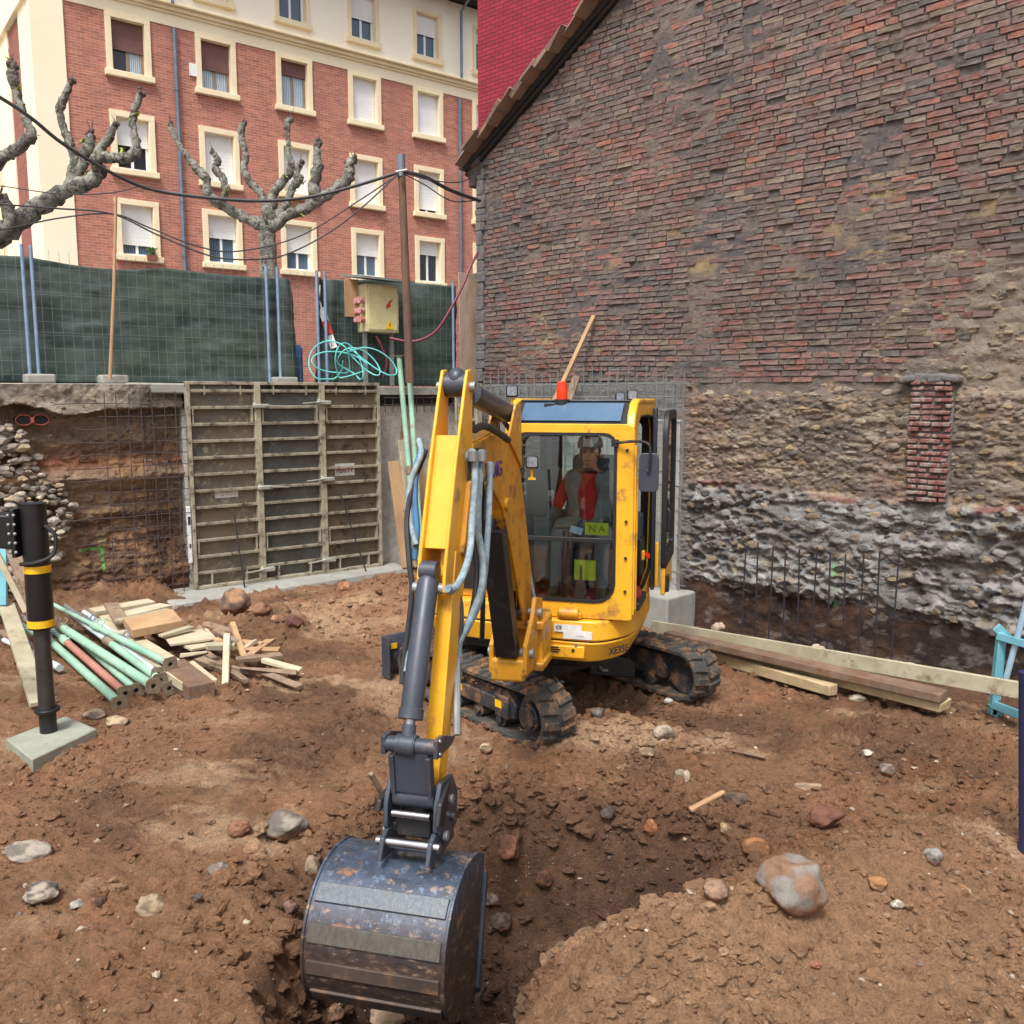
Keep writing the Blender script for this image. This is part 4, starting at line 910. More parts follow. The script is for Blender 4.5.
# ---- formwork panels
def formwork(t, w_, label, ply, dec, y=-.03, H_=2.62, Fr=LF, rz=LR, z0=.05):
    p = Fr @ Vector((t, y, z0)); T_ = thing('formwork', label, 'formwork', p, rz, 'formwork panels standing against the wall')
    D = .11
    b = MB(); b.box((w_/2, -.012, H_/2), (w_-.02, .018, H_-.02)); b.build('plywood_sheet', ply, T_)
    b = MB(); b.box((.02, -.075, H_/2), (.04, D, H_)); b.box((w_-.02, -.075, H_/2), (.04, D, H_)); b.box((w_/2, -.075, .02), (w_-.082, D-.004, .04)); b.box((w_/2, -.075, H_-.02), (w_-.082, D-.004, .04)); b.build('edge_frame', M_form, T_, bevel=.004)
    zs_ = [.20+.209*i for i in range(12)]
    for i, z in enumerate(zs_):
        if z > H_-.1: break
        b = MB(); b.box((w_/2, -.068, z), (w_-.084, D-.022, .012)); b.box((w_/2, -.068-(D-.022)/2+.005, z+.006), (w_-.084, .010, .038)); b.build('rib', M_form, T_, bevel=.002)
    b = MB()
    for zz, dz in ((zs_[1]+.105, .19), (zs_[-3]+.105, .19)):
        for xx in (.07, w_-.07): b.box((xx, -.07, zz), (.02, D-.02, dz))
    for xx in (w_*.25, w_*.76): b.box((xx, -.07, .11), (.016, D-.02, .15)); b.box((xx, -.07, H_-.1), (.016, D-.02, .13))
    b.build('stiffener', M_form, T_, bevel=.002)
    if dec: 
        dx, dz, dw, dh, kind = dec
        b = MB(); b.box((dx, -.026, dz), (dw, .006, dh)); s_ = b.build('sticker', M_decal_w, T_)
        base = local_m(T_) @ Matrix.Translation((dx, -.031, dz)) @ Matrix.Rotation(R(90), 4, 'X')
        if kind == 'big': text('lettering', 'PERITY', .085, base @ Matrix.Translation((0, -.02, 0)), M_inkred, s_); text('lettering', '- - - - -', .05, base @ Matrix.Translation((0, .05, 0)), M_inkred, s_)
        else: text('lettering', '- -- --- --', .05, base @ Matrix.Translation((0, .012, 0)), M_inkred, s_); text('lettering', '--- -- ---', .05, base @ Matrix.Translation((0, -.025, 0)), M_inkred, s_)
    return T_
formwork(0, .9, 'leftmost of the three tall ribbed formwork panels, with a narrow white sticker', M_ply, (.48, 1.20, .30, .12, 'small'))
formwork(.9, .9, 'middle of the three tall ribbed formwork panels, without any sticker', M_plyd, None)
formwork(1.8, .88, 'rightmost of the three tall ribbed formwork panels, with red lettering on a white sticker', M_plyo, (.36, 1.42, .30, .17, 'big'))
def clamp(t, z, d, label):
    T_ = thing('formwork_clamp', label, 'clamp', LF @ Vector((t, -.17, z)), LR, 'clamps joining the formwork panels')
    b = MB(); b.box((0, 0, 0), (.2, .07, .055)); b.box((-.07, .0, .03), (.05, .05, .03)); b.build('jaw', M_clamp, T_, bevel=.012)
    b = MB(); b.beam((.05*d, -.03, .01), (.32*d, -.04, -.01), .03, .016); b.build('handle', M_clamp, T_, bevel=.004)
for t, z, d, l in ((.93, 2.36, 1, 'upper pale clamp on the joint of left and middle panels'), (.95, 1.30, 1, 'mid-height pale clamp on the joint of left and middle panels'), (.95, .21, -1, 'lowest pale clamp on the joint of left and middle panels'),
               (1.82, 2.40, -1, 'upper pale clamp on the joint of middle and right panels'), (1.84, 1.36, -1, 'mid-height pale clamp on the joint of middle and right panels'), (1.83, .24, -1, 'lowest pale clamp on the joint of middle and right panels')):
    clamp(t, z, d, l)
fp = formwork(.02, .5, 'dark short formwork panel in the pit corner behind the excavator arm', M_plyo, None, y=-.38, Fr=RF, rz=RR)
for t, zt, l, tt in ((.52, .98, 'rusty tie rod leaning on the left formwork panel', .56), (2.02, 1.14, 'rusty tie rod leaning slantwise on the right formwork panel', 2.3)):
    b = MB(); b.tube([LF @ Vector((t, -.19, zt)), LF @ Vector((tt, -.36, .05))], .011, 6); o = b.build('tie_rod', M_rebar_b, None); tag(o, l, 'rod')
# spirit level clipped on the left frame
sl_ = thing('spirit_level', 'white spirit level standing upright against the left edge of the formwork', 'spirit level', LF @ Vector((-.035, -.12, .78)), LR)
b = MB(); b.box((0, 0, -.02), (.05, .03, .72)); b.build('body', M_decal_w, sl_, bevel=.005); b = MB(); b.box((0, -.017, .16), (.03, .008, .10)); b.box((0, -.017, -.16), (.02, .008, .05)); b.build('vial', M_ink, sl_)
# ---- planks and green poles leaning by the concrete wall
def leanbeam(name, label, cat, a, b2, w_, d_, m, Fr=LF, group=None, up=None):
    b = MB(); p = Fr @ Vector(a); q = Fr @ Vector(b2); upv = up or (Fr.to_3x3() @ Vector((0, -1, 0)))
    b.beam(p, q, w_, d_, up=upv, jit=.004); o = b.build(name, m, None, bevel=.004); return tag(o, label, cat, group)
leanbeam('wooden_plank', 'orange-brown plank leaning upright on the concrete wall beside the formwork, the shorter one', 'plank', (2.92, -.45, .05), (2.88, -.16, 1.56), .19, .035, M_wood_o, group='planks leaning on the concrete wall')
leanbeam('wooden_plank', 'tall yellowish plank leaning upright on the concrete wall behind the shorter one', 'plank', (3.12, -.50, .05), (3.06, -.16, 1.86), .22, .04, M_wood_y, group='planks leaning on the concrete wall')
leanbeam('wooden_plank', 'thin grey stick leaning across the two upright planks', 'stick', (3.12, -.6, .3), (2.93, -.28, .92), .025, .02, M_wood_g)
leanbeam('wooden_plank', 'narrow plank end next to the green poles behind the arm', 'plank', (3.33, -.45, .05), (3.3, -.16, 1.55), .12, .03, M_wood_o, group='planks leaning on the concrete wall')
for (x0, y0, x1, y1, l) in ((417, 560, 399, 356, 'left of two tall pale green props leaning on the concrete wall'), (422, 560, 408, 355, 'right of two tall pale green props leaning on the concrete wall')):
    T_ = thing('steel_prop', l, 'prop', at(x0, y0, 12.6), 0, 'tall pale green props on the concrete wall'); M_ = T_.location
    b = MB(); p = at(x0, y0, 12.6); q = at(x1, y1, 13.0); b.tube([p, q], .038, 10); b.build('outer_tube', M_mint, T_, world=True)
    mth = p.lerp(q, .42); b = MB(); b.tube([mth, p.lerp(q, .46)], .052, 10); b.build('collar', M_plate, T_, world=True)
    d_ = (q-p).normalized(); b = MB(); b.box(q, (.12, .12, .01)); b.build('end_plate', M_plate, T_, world=True)
leanbeam('wooden_board', 'tall weathered board standing at the corner beside the old wall', 'board', (tpx(471, .3), .30, 2.62), (tpx(468, .3), .24, 4.36), .42, .03, mat('grey_brown_board', (176, 156, 140), (146, 126, 110), 3, .85, 0, .4, 40, .006, stretch=(3, 3, .8)))
leanbeam('wooden_stick', 'long wooden batten leaning on the old brick wall behind the cab', 'stick', (1.98, -.55, 2.2), (2.38, -.06, 3.55), .06, .035, M_wood_o, Fr=RF)
leanbeam('wooden_stick', 'short grey board leaning on the wall right of the orange beacon', 'board', (2.15, -.42, 2.2), (2.3, -.3, 2.75), .12, .025, M_wood_g, Fr=RF)
# rebar cage along the old wall
grid_mesh('rebar_cage', 'grey rebar mesh standing along the foot of the old wall behind the cab', 'rebar mesh', RF, .5, 3.85, .0, 2.78, -.34, .15, .155, .0065, mat('cement_dusted_rebar', (124, 124, 122), (98, 98, 98), 14, .85), .014, 0)
grid_mesh('rebar_cage', 'inner layer of grey rebar mesh nearest the old wall behind the cab', 'rebar mesh', RF, .5, 4.0, .0, 2.72, -.2, .15, .155, .0065, MATS['cement_dusted_rebar'], .014, 0)
b = MB(); b.box((3.7, -.33, -.2), (.8, .6, .55)); b.xf(RF); o = b.build('concrete_plinth', M_conc, None, bevel=.03, seg=3); tag(o, 'rough grey concrete block at the wall foot right behind the cab', 'concrete block')
b = MB(); b.box((2.1, -.12, 1.1), (3.6, .14, 2.2)); b.xf(RF); o = b.build('concrete_strip', M_conc, None, bevel=.01); tag(o, 'grey cast concrete strip behind the rebar mesh beside the cab', 'concrete panel')
# starter bars in the trench
for i in range(11):
    t = 5.0+.173*i; zt = .82+.010*i+random.uniform(-.03, .03)
    b = MB(); b.tube([RF @ Vector((t+random.uniform(-.01, .01), -.42, -.55)), RF @ Vector((t, -.42, .1)), RF @ Vector((t+random.uniform(-.02, .02), -.42, zt))], .0085, 6)
    o = b.build('rebar_rod', M_rebar_b, None)
    tag(o, ['first','second','third','fourth','fifth','sixth','seventh','eighth','ninth','tenth','last'][i]+' dark upright rebar from the left in the row at the old wall', 'rebar', 'upright rebars at the foot of the old wall')
# ================================================================== fence with tarpaulins at street level
def fence_panel(t0, t1, label, lean=0, post0=True, zb=STREET-.0, zt=4.12, y=.42):
    T_ = thing('site_fence', label, 'fence', LF @ Vector((t0, y, zb)), LR, 'wire mesh site fence panels'); L = t1-t0; Hh = zt-zb
    for xx in (0, L):
        b = MB(); b.tube([(xx, 0, -.0), (xx, lean*.3, Hh+.10)], .021, 10); b.build('post', M_postblue, T_)
    b = MB(); x = .08
    while x < L-.03:
        b.tube([(x, .0, .02), (x+random.uniform(-.004, .004), .015, Hh*.5), (x, 0, Hh+.06)], .0026, 4, False); x += .108
    z = .08
    while z < Hh:
        b.tube([(0, 0, z), (L/2, .01, z-.008), (L, 0, z)], .0026, 4, False); z += .155
        if int(z*10) % 5 == 0: b.tube([(0, 0, z+.03), (L, 0, z+.03)], .0026, 4, False)
    b.build('wire_mesh', M_wire, T_); return T_
fence_panel(-4.9, tpx(27, .42), 'fence panel at the far left edge, its post beside another blue post')
fence_panel(tpx(36, .42), tpx(268, .42), 'long fence panel before the big green tarpaulin')
fence_panel(tpx(279, .42), tpx(318, .42), 'narrow fence panel left of the electric cabinet, beside the gap in the tarpaulins')
fence_panel(tpx(326, .42), 4.3, 'fence panel behind the electric cabinet and the pole')
def foot(t, label, w_=.32):
    b = MB(); b.box((t, .36, STREET+.03), (w_, .26, .11)); b.xf(LF); o = b.build('fence_foot', M_conc, None, bevel=.025, seg=3); tag(o, label, 'fence foot', 'concrete feet of the site fence')
foot(tpx(36, .36), 'concrete fence foot under the pair of blue posts at the left'); foot(tpx(110, .36), 'concrete fence foot at the base of the thin wooden stake'); foot(tpx(282, .36), 'concrete fence foot above the middle formwork panel')
def tarp(t0, t1, label, y=.56, z0=2.64, z1=4.1, edge=0):
    nx = int((t1-t0)/.03); nz = 46; ts = np.linspace(t0, t1, nx); zz = np.linspace(0, 1, nz); T_, Q = np.meshgrid(ts, zz, indexing='ij')
    zt = z1+.05*np.sin(T_*2.1)*.5+.03*(fbm(T_, 0, 0, 1.2, 3, seed=121)-.5)-.04*np.abs(np.sin(T_*math.pi/1.55)); Zz = z0+(zt-z0)*Q
    Yd = y+.10*(fbm(T_*.5, Zz*2.2, 0, 1.3, 4, .6, seed=122)-.5)+.05*(fbm(T_+Zz*.6, Zz*.8, 0, 3.5, 3, .6, seed=123)-.5)*2*(1-.3*Q)
    if edge: Yd = Yd+.06*np.sin(T_*26)*np.exp(-np.abs(T_-(t0 if edge < 0 else t1))/.18)
    Tt = T_+(.08*(1-Q)*np.exp(-(t1-T_)/.3) if edge > 0 else -.12*(1-Q)**1*np.exp(-(T_-t0)/.3)*(1 if edge < 0 else 0))
    V = np.stack([Tt.ravel(), Yd.ravel(), Zz.ravel()], 1); o = mesh_np('tarpaulin', V, gridfaces(nx, nz), M_tarp)
    o.location = L0; o.rotation_euler = (0, 0, LR); s_ = o.modifiers.new('Solidify', 'SOLIDIFY'); s_.thickness = .004; tag(o, label, 'tarpaulin', 'green tarpaulins on the site fence')
tarp(-5.2, 1.74, 'big green tarpaulin sheet along the fence on the left', edge=1)
tarp(2.12, 4.45, 'smaller dark green tarpaulin behind the electric cabinet', edge=-1, z1=4.2)
# blue drum glimpsed in the gap, white and red tape
tp = thing('warning_tape', 'red and white tape strip hanging in the gap between the tarpaulins', 'tape', at(322, 315, 13.3))
for i, m_ in enumerate((M_decal_w, M_inkred, M_decal_w)):
    a0 = (321+i*4, 308+i*13); a1 = (325+i*4, 321+i*13); b = MB(); b.beam(at(a0[0], a0[1], 13.0), at(a1[0]+1, a1[1]+1, 13.0), .10, .004, up=(0, -1, 0)); b.build('stripe', m_ if i != 1 else mat('tape_red', (214, 48, 52), (200, 42, 46), 4, .5), tp, world=True)
b = MB(); b.tube([at(320, 285, 13.0), at(319, 300, 13.0), at(322, 309, 13.0)], .012, 6); b.build('tail', M_decal_w, tp, world=True)
dr = thing('blue_container', 'blue plastic container seen in the gap left of the electric cabinet', 'container', LF @ Vector((1.9, 1.0, STREET)), LR)
b = MB(); b.tube([(0, 0, 0), (0, 0, .06), (0, 0, .5), (0, 0, .56)], [.13, .14, .14, .11], 16); b.build('body', mat('blue_plastic', (60, 104, 168), (50, 92, 150), 5, .5), dr); b = MB(); b.cyl((0, 0, .56), (0, 0, .62), .05, 12); b.build('cap', M_blackrub, dr)
# thin stake and stick
for (a, b2, l, r_) in (((110, 379, 10.95), (116, 196, 10.95), 'thin wooden stake rising from the fence foot at the left', .022),):
    b = MB(); b.tube([at(*a), at((a[0]+b2[0])/2+1, (a[1]+b2[1])/2, 10.95), at(*b2)], [r_, r_*.95, r_*.8], 8); o = b.build('wooden_stake', M_wood_o, None); tag(o, l, 'stake')
# electric cabinet
ec = thing('electric_cabinet', 'cream electric cabinet with yellow warning triangle under a small roof on two legs', 'electric cabinet', LF @ Vector((2.86, .06, STREET)), LR)
E = lambda t, y, z: (t, y, z)
b = MB(); b.box((0, .12, 1.06), (.52, .28, .66)); cab_ = b.build('cabinet_body', M_box, ec, bevel=.01)
b = MB(); b.box((.0, -.026, 1.06), (.46, .012, .60)); d_ = b.build('door', M_box, ec, bevel=.004)
b = MB(); 
for zz in (.82, 1.3): b.box((.235, -.036, zz), (.018, .014, .05))
b.build('hinge', M_galv, d_)
b = MB(); b.prism([(.03, -.034, .78), (.17, -.034, .78), (.10, -.034, .91)], [(.03, -.038, .78), (.17, -.038, .78), (.10, -.038, .91)]); wt_ = b.build('warning_triangle', mat('warn_yellow', (240, 200, 30), (232, 190, 24), 5, .5), ec)
b = MB(); b.prism([(.10, -.040, .80), (.112, -.040, .84), (.10, -.040, .84), (.108, -.040, .88), (.09, -.040, .83), (.102, -.040, .83)], [(.10, -.042, .80), (.112, -.042, .84), (.10, -.042, .84), (.108, -.042, .88), (.09, -.042, .83), (.102, -.042, .83)]); b.build('triangle_symbol', M_ink, wt_)
b = MB(); pl = [(.05, 1.05), (.12, 1.10), (.11, 1.13), (.16, 1.20), (.08, 1.15), (.09, 1.12), (.05, 1.13)]; b.prism([(x, -.034, z) for x, z in pl], [(x, -.038, z) for x, z in pl]); b.build('red_bolt_sign', mat('sign_red', (196, 52, 44), (180, 46, 40), 5, .5), ec)
for zz in (1.02, 1.16, .9):
    b = MB(); b.cyl((-.25, .06, zz), (-.36, .02, zz), .045, 12); b.cyl((-.25, .2, zz), (-.34, .18, zz), .04, 12); b.build('socket', mat('socket_red', (178, 66, 66), (196, 170, 170), 25, .5) if 'socket_red' not in MATS else MATS['socket_red'], ec)
for sx in (-.22, .21):
    b = MB(); b.box((sx, .12, .36), (.05, .05, .76)); b.build('leg', M_galv, ec)
b = MB(); b.hexa([(-.42, -.22, 1.44), (.42, -.22, 1.42), (.42, .45, 1.50), (-.42, .45, 1.52)], [(-.42, -.22, 1.47), (.42, -.22, 1.45), (.42, .45, 1.53), (-.42, .45, 1.55)]); b.build('roof', M_galv, ec)
b = MB(); b.box((-.38, .2, 1.2), (.2, .02, .52)); b.build('side_board', M_wood_o, ec)
# hose coil
cp = []
for k in range(5):
    cx = 324+k*11; rx = 19+8*math.sin(k*2.1); rz_ = 15+5*math.cos(k*2.7)
    for a in np.linspace(0, 2*math.pi, 12, endpoint=False): cp.append(at(cx+rx*math.cos(a+k)*1.0+a*1.2, min(379, 363-rz_*.1+rz_*math.sin(a*(1+.08*k)+k)), 12.55+.08*math.sin(a*2+k)))
b = MB(); b.tube(catmull(cp, 4), .010, 6); o = b.build('hose_coil', M_teal, None); tag(o, 'loose tangle of turquoise hose under the electric cabinet', 'hose')
b = MB(); b.tube(catmull([at(383, 378, 12.9), at(387, 362, 12.9), at(381, 345, 12.9), at(376, 336, 12.9)]), .014, 6); o = b.build('red_cord', M_redcable, None); tag(o, 'short crimson cord rising between the cabinet legs', 'cord')
b = MB(); b.tube(catmull([at(390, 338, 12.75), at(405, 341, 12.75), at(420, 340, 12.75), at(436, 331, 12.75), at(450, 310, 12.8), at(463, 285, 12.9), at(470, 268, 13.0), at(478, 252, 13.2)]), .018, 8); o = b.build('power_cable', M_redcable, None); tag(o, 'thick crimson cable sagging from the cabinet to the old wall corner', 'cable')
# utility pole
up_ = thing('utility_pole', 'slender brown wooden utility pole rising beside the electric cabinet', 'utility pole', at(409, 381, 12.75), 0)
p0 = at(410, 383, 12.75); p1 = at(401, 156, 12.75); b = MB(); b.tube([p0, p0.lerp(p1, .5), p1], [.062, .055, .05], 14); b.build('pole', M_pole, up_, world=True)
b = MB(); b.tube([p1-Vector((0, 0, .28)), p1+Vector((0, 0, .02))], [.056, .056], 14); b.build('metal_cap', M_pipe, up_, world=True)
b = MB(); b.tube([at(396, 172, 12.7), at(407, 170, 12.7)], .02, 8); b.tube([at(401, 172, 12.62), at(401, 176, 12.62)], .03, 8); b.build('insulator', M_galv, up_, world=True)
# overhead cables
def cable(label, pts, r=.012, m=M_cable):
    b = MB(); b.tube(catmull([at(*p) for p in pts], 8), r, 6); o = b.build('overhead_cable', m, None); tag(o, label, 'cable')
cable('thick black bundle of cables crossing the upper left in front of the tree', [(-60, 62, 10.5), (20, 110, 10.9), (62, 143, 11.2), (110, 172, 11.6), (150, 189, 11.9), (200, 197, 12.1), (260, 201, 12.3), (310, 197, 12.5), (355, 186, 12.6), (400, 172, 12.7)], .022)
cable('thick black cable from the pole top to the old wall corner', [(401, 171, 12.7), (425, 177, 12.9), (450, 190, 13.2), (480, 201, 13.75)], .026)
cable('thin cable sagging from the pole top right to the wall, upper one', [(401, 172, 12.7), (430, 180, 12.9), (460, 182, 13.3), (481, 172, 13.8)], .008)
cable('thin cable sagging lower from the pole top right to the wall', [(402, 173, 12.7), (425, 185, 12.9), (452, 201, 13.3), (481, 200, 13.8)], .008)
cable('cable sloping from the pole top down to the left before the lowest windows', [(400, 172, 12.7), (365, 205, 12.4), (330, 232, 12.1), (290, 253, 11.9), (262, 259, 11.7), (215, 257, 11.5), (160, 236, 11.3), (112, 214, 11.1), (50, 208, 10.9), (-60, 200, 10.5)], .010)
cable('thin cable along the left running to the thin stake and beyond', [(-60, 236, 10.6), (0, 230, 10.8), (60, 218, 11), (113, 214, 11.2), (150, 228, 11.4), (200, 247, 11.6), (240, 251, 11.9), (300, 236, 12.2), (360, 200, 12.5), (400, 173, 12.7)], .009)
cable('faint upper left cable running level behind the branches', [(-60, 182, 12), (0, 186, 12), (60, 194, 12), (110, 193, 12.1), (140, 186, 12.2)], .007)
# ================================================================== pollarded plane trees
def pollard(label, trunk, limbs, Y, knob=True):
    T_ = thing('plane_tree', label, 'tree', at(trunk[0][0], trunk[0][1], Y)); sc_ = Y/FPX*.76
    def P(p): return at(p[0], p[1], Y+(p[3] if len(p) > 3 else 0))
    b = MB(); pts = catmull([P(p) for p in trunk], 5); rr = list(np.interp(np.linspace(0, len(trunk)-1, len(pts)), range(len(trunk)), [p[2]*sc_/2 for p in trunk])); rr = [r*(1+.10*random.uniform(-1, 1)) for r in rr]; b.tube(pts, rr, 14); b.build('trunk', M_bark, T_, world=True, smooth=80)
    for L in limbs:
        fine = catmull([P(p) for p in L], 5); rr = list(np.interp(np.linspace(0, len(L)-1, len(fine)), range(len(L)), [p[2]*sc_/2 for p in L]))
        rr = [r*(1+random.uniform(-.10, .22)) for r in rr]; fine = [f+Vector([random.uniform(-1, 1)*rr[i]*.22 for _ in range(3)]) for i, f in enumerate(fine)]
        rr[-1] *= .6; b = MB(); b.tube(fine, rr, 10); lb = b.build('limb', M_bark, T_, world=True, smooth=80)
        if knob:
            b = MB(); e = fine[-1]; r = max(rr[-3], .045)
            for k in range(7): b.sphere(e+Vector([random.uniform(-1, 1)*r*.7 for _ in range(3)])-Vector((0, 0, r*.4*k/3)), r*random.uniform(.35, .7), 8, 6, (1, 1, 1.3))
            for k in range(len(fine)//3):
                i = random.randint(len(fine)//3, len(fine)-1); b.sphere(fine[i]+Vector([random.uniform(-1, 1)*rr[i]*.62 for _ in range(3)]), rr[i]*random.uniform(.4, .62), 7, 5)
            for k in range(2): 
                d_ = Vector((random.uniform(-.4, .4), random.uniform(-.4, .4), 1)); b.tube([e, e+d_*r*random.uniform(1.5, 3.2)], [r*.15, r*.04], 5)
            b.build('knuckle', M_knob, lb, world=True, smooth=80)
            b = MB()
            for k in range(10):
                i = random.randint(0, len(fine)-1); c = fine[i]+Vector([random.uniform(-1, 1)*rr[i]*1.5 for _ in range(3)])
                for _ in range(3): b.beam(c, c+Vector([random.uniform(-.08, .08) for _ in range(3)]), .035, .004)
            if random.random() < .55: b.build('sprouts', mat('spring_leaf', (150, 160, 70), (120, 130, 60), 12, .8) if 'spring_leaf' not in MATS else MATS['spring_leaf'], lb, world=True)
    return T_
pollard('pollarded plane tree with knobbly bare limbs in front of the middle of the apartment block',
 [(270, 385, 22), (269, 300, 21), (268, 250, 20), (267, 232, 21), (268, 224, 24)],
 [[(268, 228, 19), (250, 220, 12), (232, 211, 12), (215, 201, 11), (208, 192, 11), (206, 180, 10), (198, 170, 11), (190, 160, 8), (180, 146, 6), (172, 130, 6), (170, 122, 5)],
  [(214, 200, 11), (222, 200, 7, -.3), (226, 190, 9, -.4), (222, 178, 9, -.4), (215, 168, 8, -.4), (218, 160, 8, -.4), (213, 152, 5, -.4)],
  [(268, 226, 16), (267, 210, 13), (260, 192, 9), (250, 182, 9), (244, 168, 9), (246, 155, 8), (241, 135, 8), (243, 122, 7)],
  [(268, 225, 18), (270, 208, 15), (275, 192, 11), (284, 180, 10), (292, 168, 10), (289, 155, 6), (288, 140, 5), (287, 128, 8), (289, 118, 7)],
  [(270, 225, 15), (280, 212, 12), (287, 203, 10), (291, 190, 8), (298, 180, 11), (297, 172, 8), (301, 162, 7)],
  [(270, 228, 17), (285, 216, 14), (300, 210, 13), (314, 201, 15), (314, 185, 14), (318, 170, 13), (317, 155, 9), (318, 140, 9)],
  [(312, 204, 14), (325, 196, 12), (340, 186, 13), (349, 178, 14), (350, 165, 12), (354, 158, 7)]], 19.5)
pollard('big pollarded plane tree whose grey limbs reach in from the left edge',
 [(-72, 420, 44), (-66, 330, 42), (-50, 270, 40), (-28, 246, 36), (-8, 240, 32)],
 [[(-12, 242, 30), (10, 228, 24), (30, 212, 22), (50, 200, 20), (70, 188, 18), (90, 182, 18), (101, 170, 17)],
  [(98, 172, 15), (96, 160, 13, -.2), (110, 158, 12, -.2), (122, 158, 13, -.2), (134, 155, 12, -.2), (136, 142, 9, -.2), (133, 125, 8, -.2), (134, 112, 9, -.2), (141, 92, 7, -.2)],
  [(70, 188, 15), (73, 172, 13), (74, 155, 12), (68, 140, 10), (62, 125, 9), (60, 108, 10), (66, 95, 9), (72, 80, 6)],
  [(76, 180, 14), (84, 160, 13), (88, 145, 13), (90, 132, 8)],
  [(92, 165, 12), (102, 148, 11), (110, 135, 10), (115, 124, 8)],
  [(-60, 290, 24, -.6), (-30, 190, 20, -.6), (0, 160, 15, -.6), (12, 152, 14, -.6), (28, 140, 15, -.6), (31, 132, 11, -.6), (24, 115, 9, -.6), (17, 95, 9, -.6), (13, 75, 12, -.6), (13, 62, 8, -.6)],
  [(-40, 262, 20, -.3), (-6, 235, 16, -.3), (10, 222, 14, -.3), (6, 205, 14, -.3), (0, 195, 12, -.3)]], 14.0)
# ================================================================== black outrigger leg on pad, at the left
og_p = gp(50, 741)
og = thing('outrigger_leg', 'black hydraulic outrigger leg with two yellow bands standing on a concrete pad', 'outrigger', og_p+Vector((0, 0, .07)))
pb = at(49, 737, og_p.y); pt = at(33, 503, og_p.y); ax = (pt-pb).normalized()
def oz(py):   # point on leg axis at picture row py
    lo, hi = 0, 1
    for _ in range(30):
        m_ = (lo+hi)/2; P = pb.lerp(pt, m_); d = P.y*math.cos(PITCH)-(P.z-CH)*math.sin(PITCH); v = 512-FPX*((P.y*math.sin(PITCH)+(P.z-CH)*math.cos(PITCH))/d)
        if v > py: lo = m_
        else: hi = m_
    return pb.lerp(pt, lo)
b = MB(); b.tube([oz(628), oz(624), oz(500)], [.083, .088, .083], 24); b.cyl(oz(503), oz(499), .09, 24); sl1 = b.build('outer_sleeve', M_outrig, og, world=True)
for a_, c_ in ((572, 565), (626, 619)):
    b = MB(); b.cyl(oz(a_), oz(c_), .0895 if a_ < 600 else .0905, 24); b.build('yellow_band', M_decal_y, og, world=True)
b = MB(); b.tube([oz(712), oz(622)], .056, 20); b.build('inner_tube', M_outrod, og, world=True)
b = MB(); b.tube([oz(736), oz(710)], .058, 20); b.tube([oz(711), oz(708)], .086, 20); b.build('foot_socket', M_outrig, og, world=True, bevel=.004)
b = MB(); b.tube([pb-Vector((0, 0, .02)), pb+Vector((0, 0, .012))], .13, 28); b.build('foot_plate', M_outrig, og, world=True, bevel=.006)
b = MB(); c0 = oz(536); b.beam(c0+Vector((-.10, .02, .03)), c0+Vector((-1.9, .35, .09)), .16, .24); b.build('outrigger_arm', M_outrig, og, world=True, bevel=.012)
b = MB(); b.box(c0+Vector((-.105, .0, .03)), (.03, .2, .34)); 
b.build('flange', M_outrig, og, world=True, bevel=.006)
b = MB()
for k in range(5): b.sphere(c0+Vector((-.085, -.105, -.10+k*.065)), .012, 8, 6); b.sphere(c0+Vector((-.125, -.105, -.10+k*.065)), .012, 8, 6)
b.build('bolts', M_galv, og, world=True)
b = MB(); b.tube(catmull([oz(525)+Vector((.08, -.02, 0)), oz(535)+Vector((.15, -.02, 0)), oz(553)+Vector((.14, -.04, 0)), oz(560)+Vector((.05, -.10, 0)), oz(562)+Vector((-.07, -.09, 0))]), .014, 8); b.build('hydraulic_hose', M_blackrub, og, world=True)
b = MB(); q = [gz(6, 741, .06), gz(32, 766-4, .06), gz(97, 731, .06), gz(66, 718, .06)]
zc = og_p.z; tq = [Vector((p.x, p.y, zc+.065)) for p in q]; bq = [Vector((p.x, p.y, zc-.06)) for p in q]; b.prism(bq, tq); pad = b.build('concrete_pad', mat('damp_concrete', (150, 152, 138), (126, 128, 114), 3, .85, 0, .3, 30, .005, dirt=(110, 96, 78), damt=.35, dscale=5), None, bevel=.01); tag(pad, 'square greenish concrete pad under the black outrigger leg', 'pad')
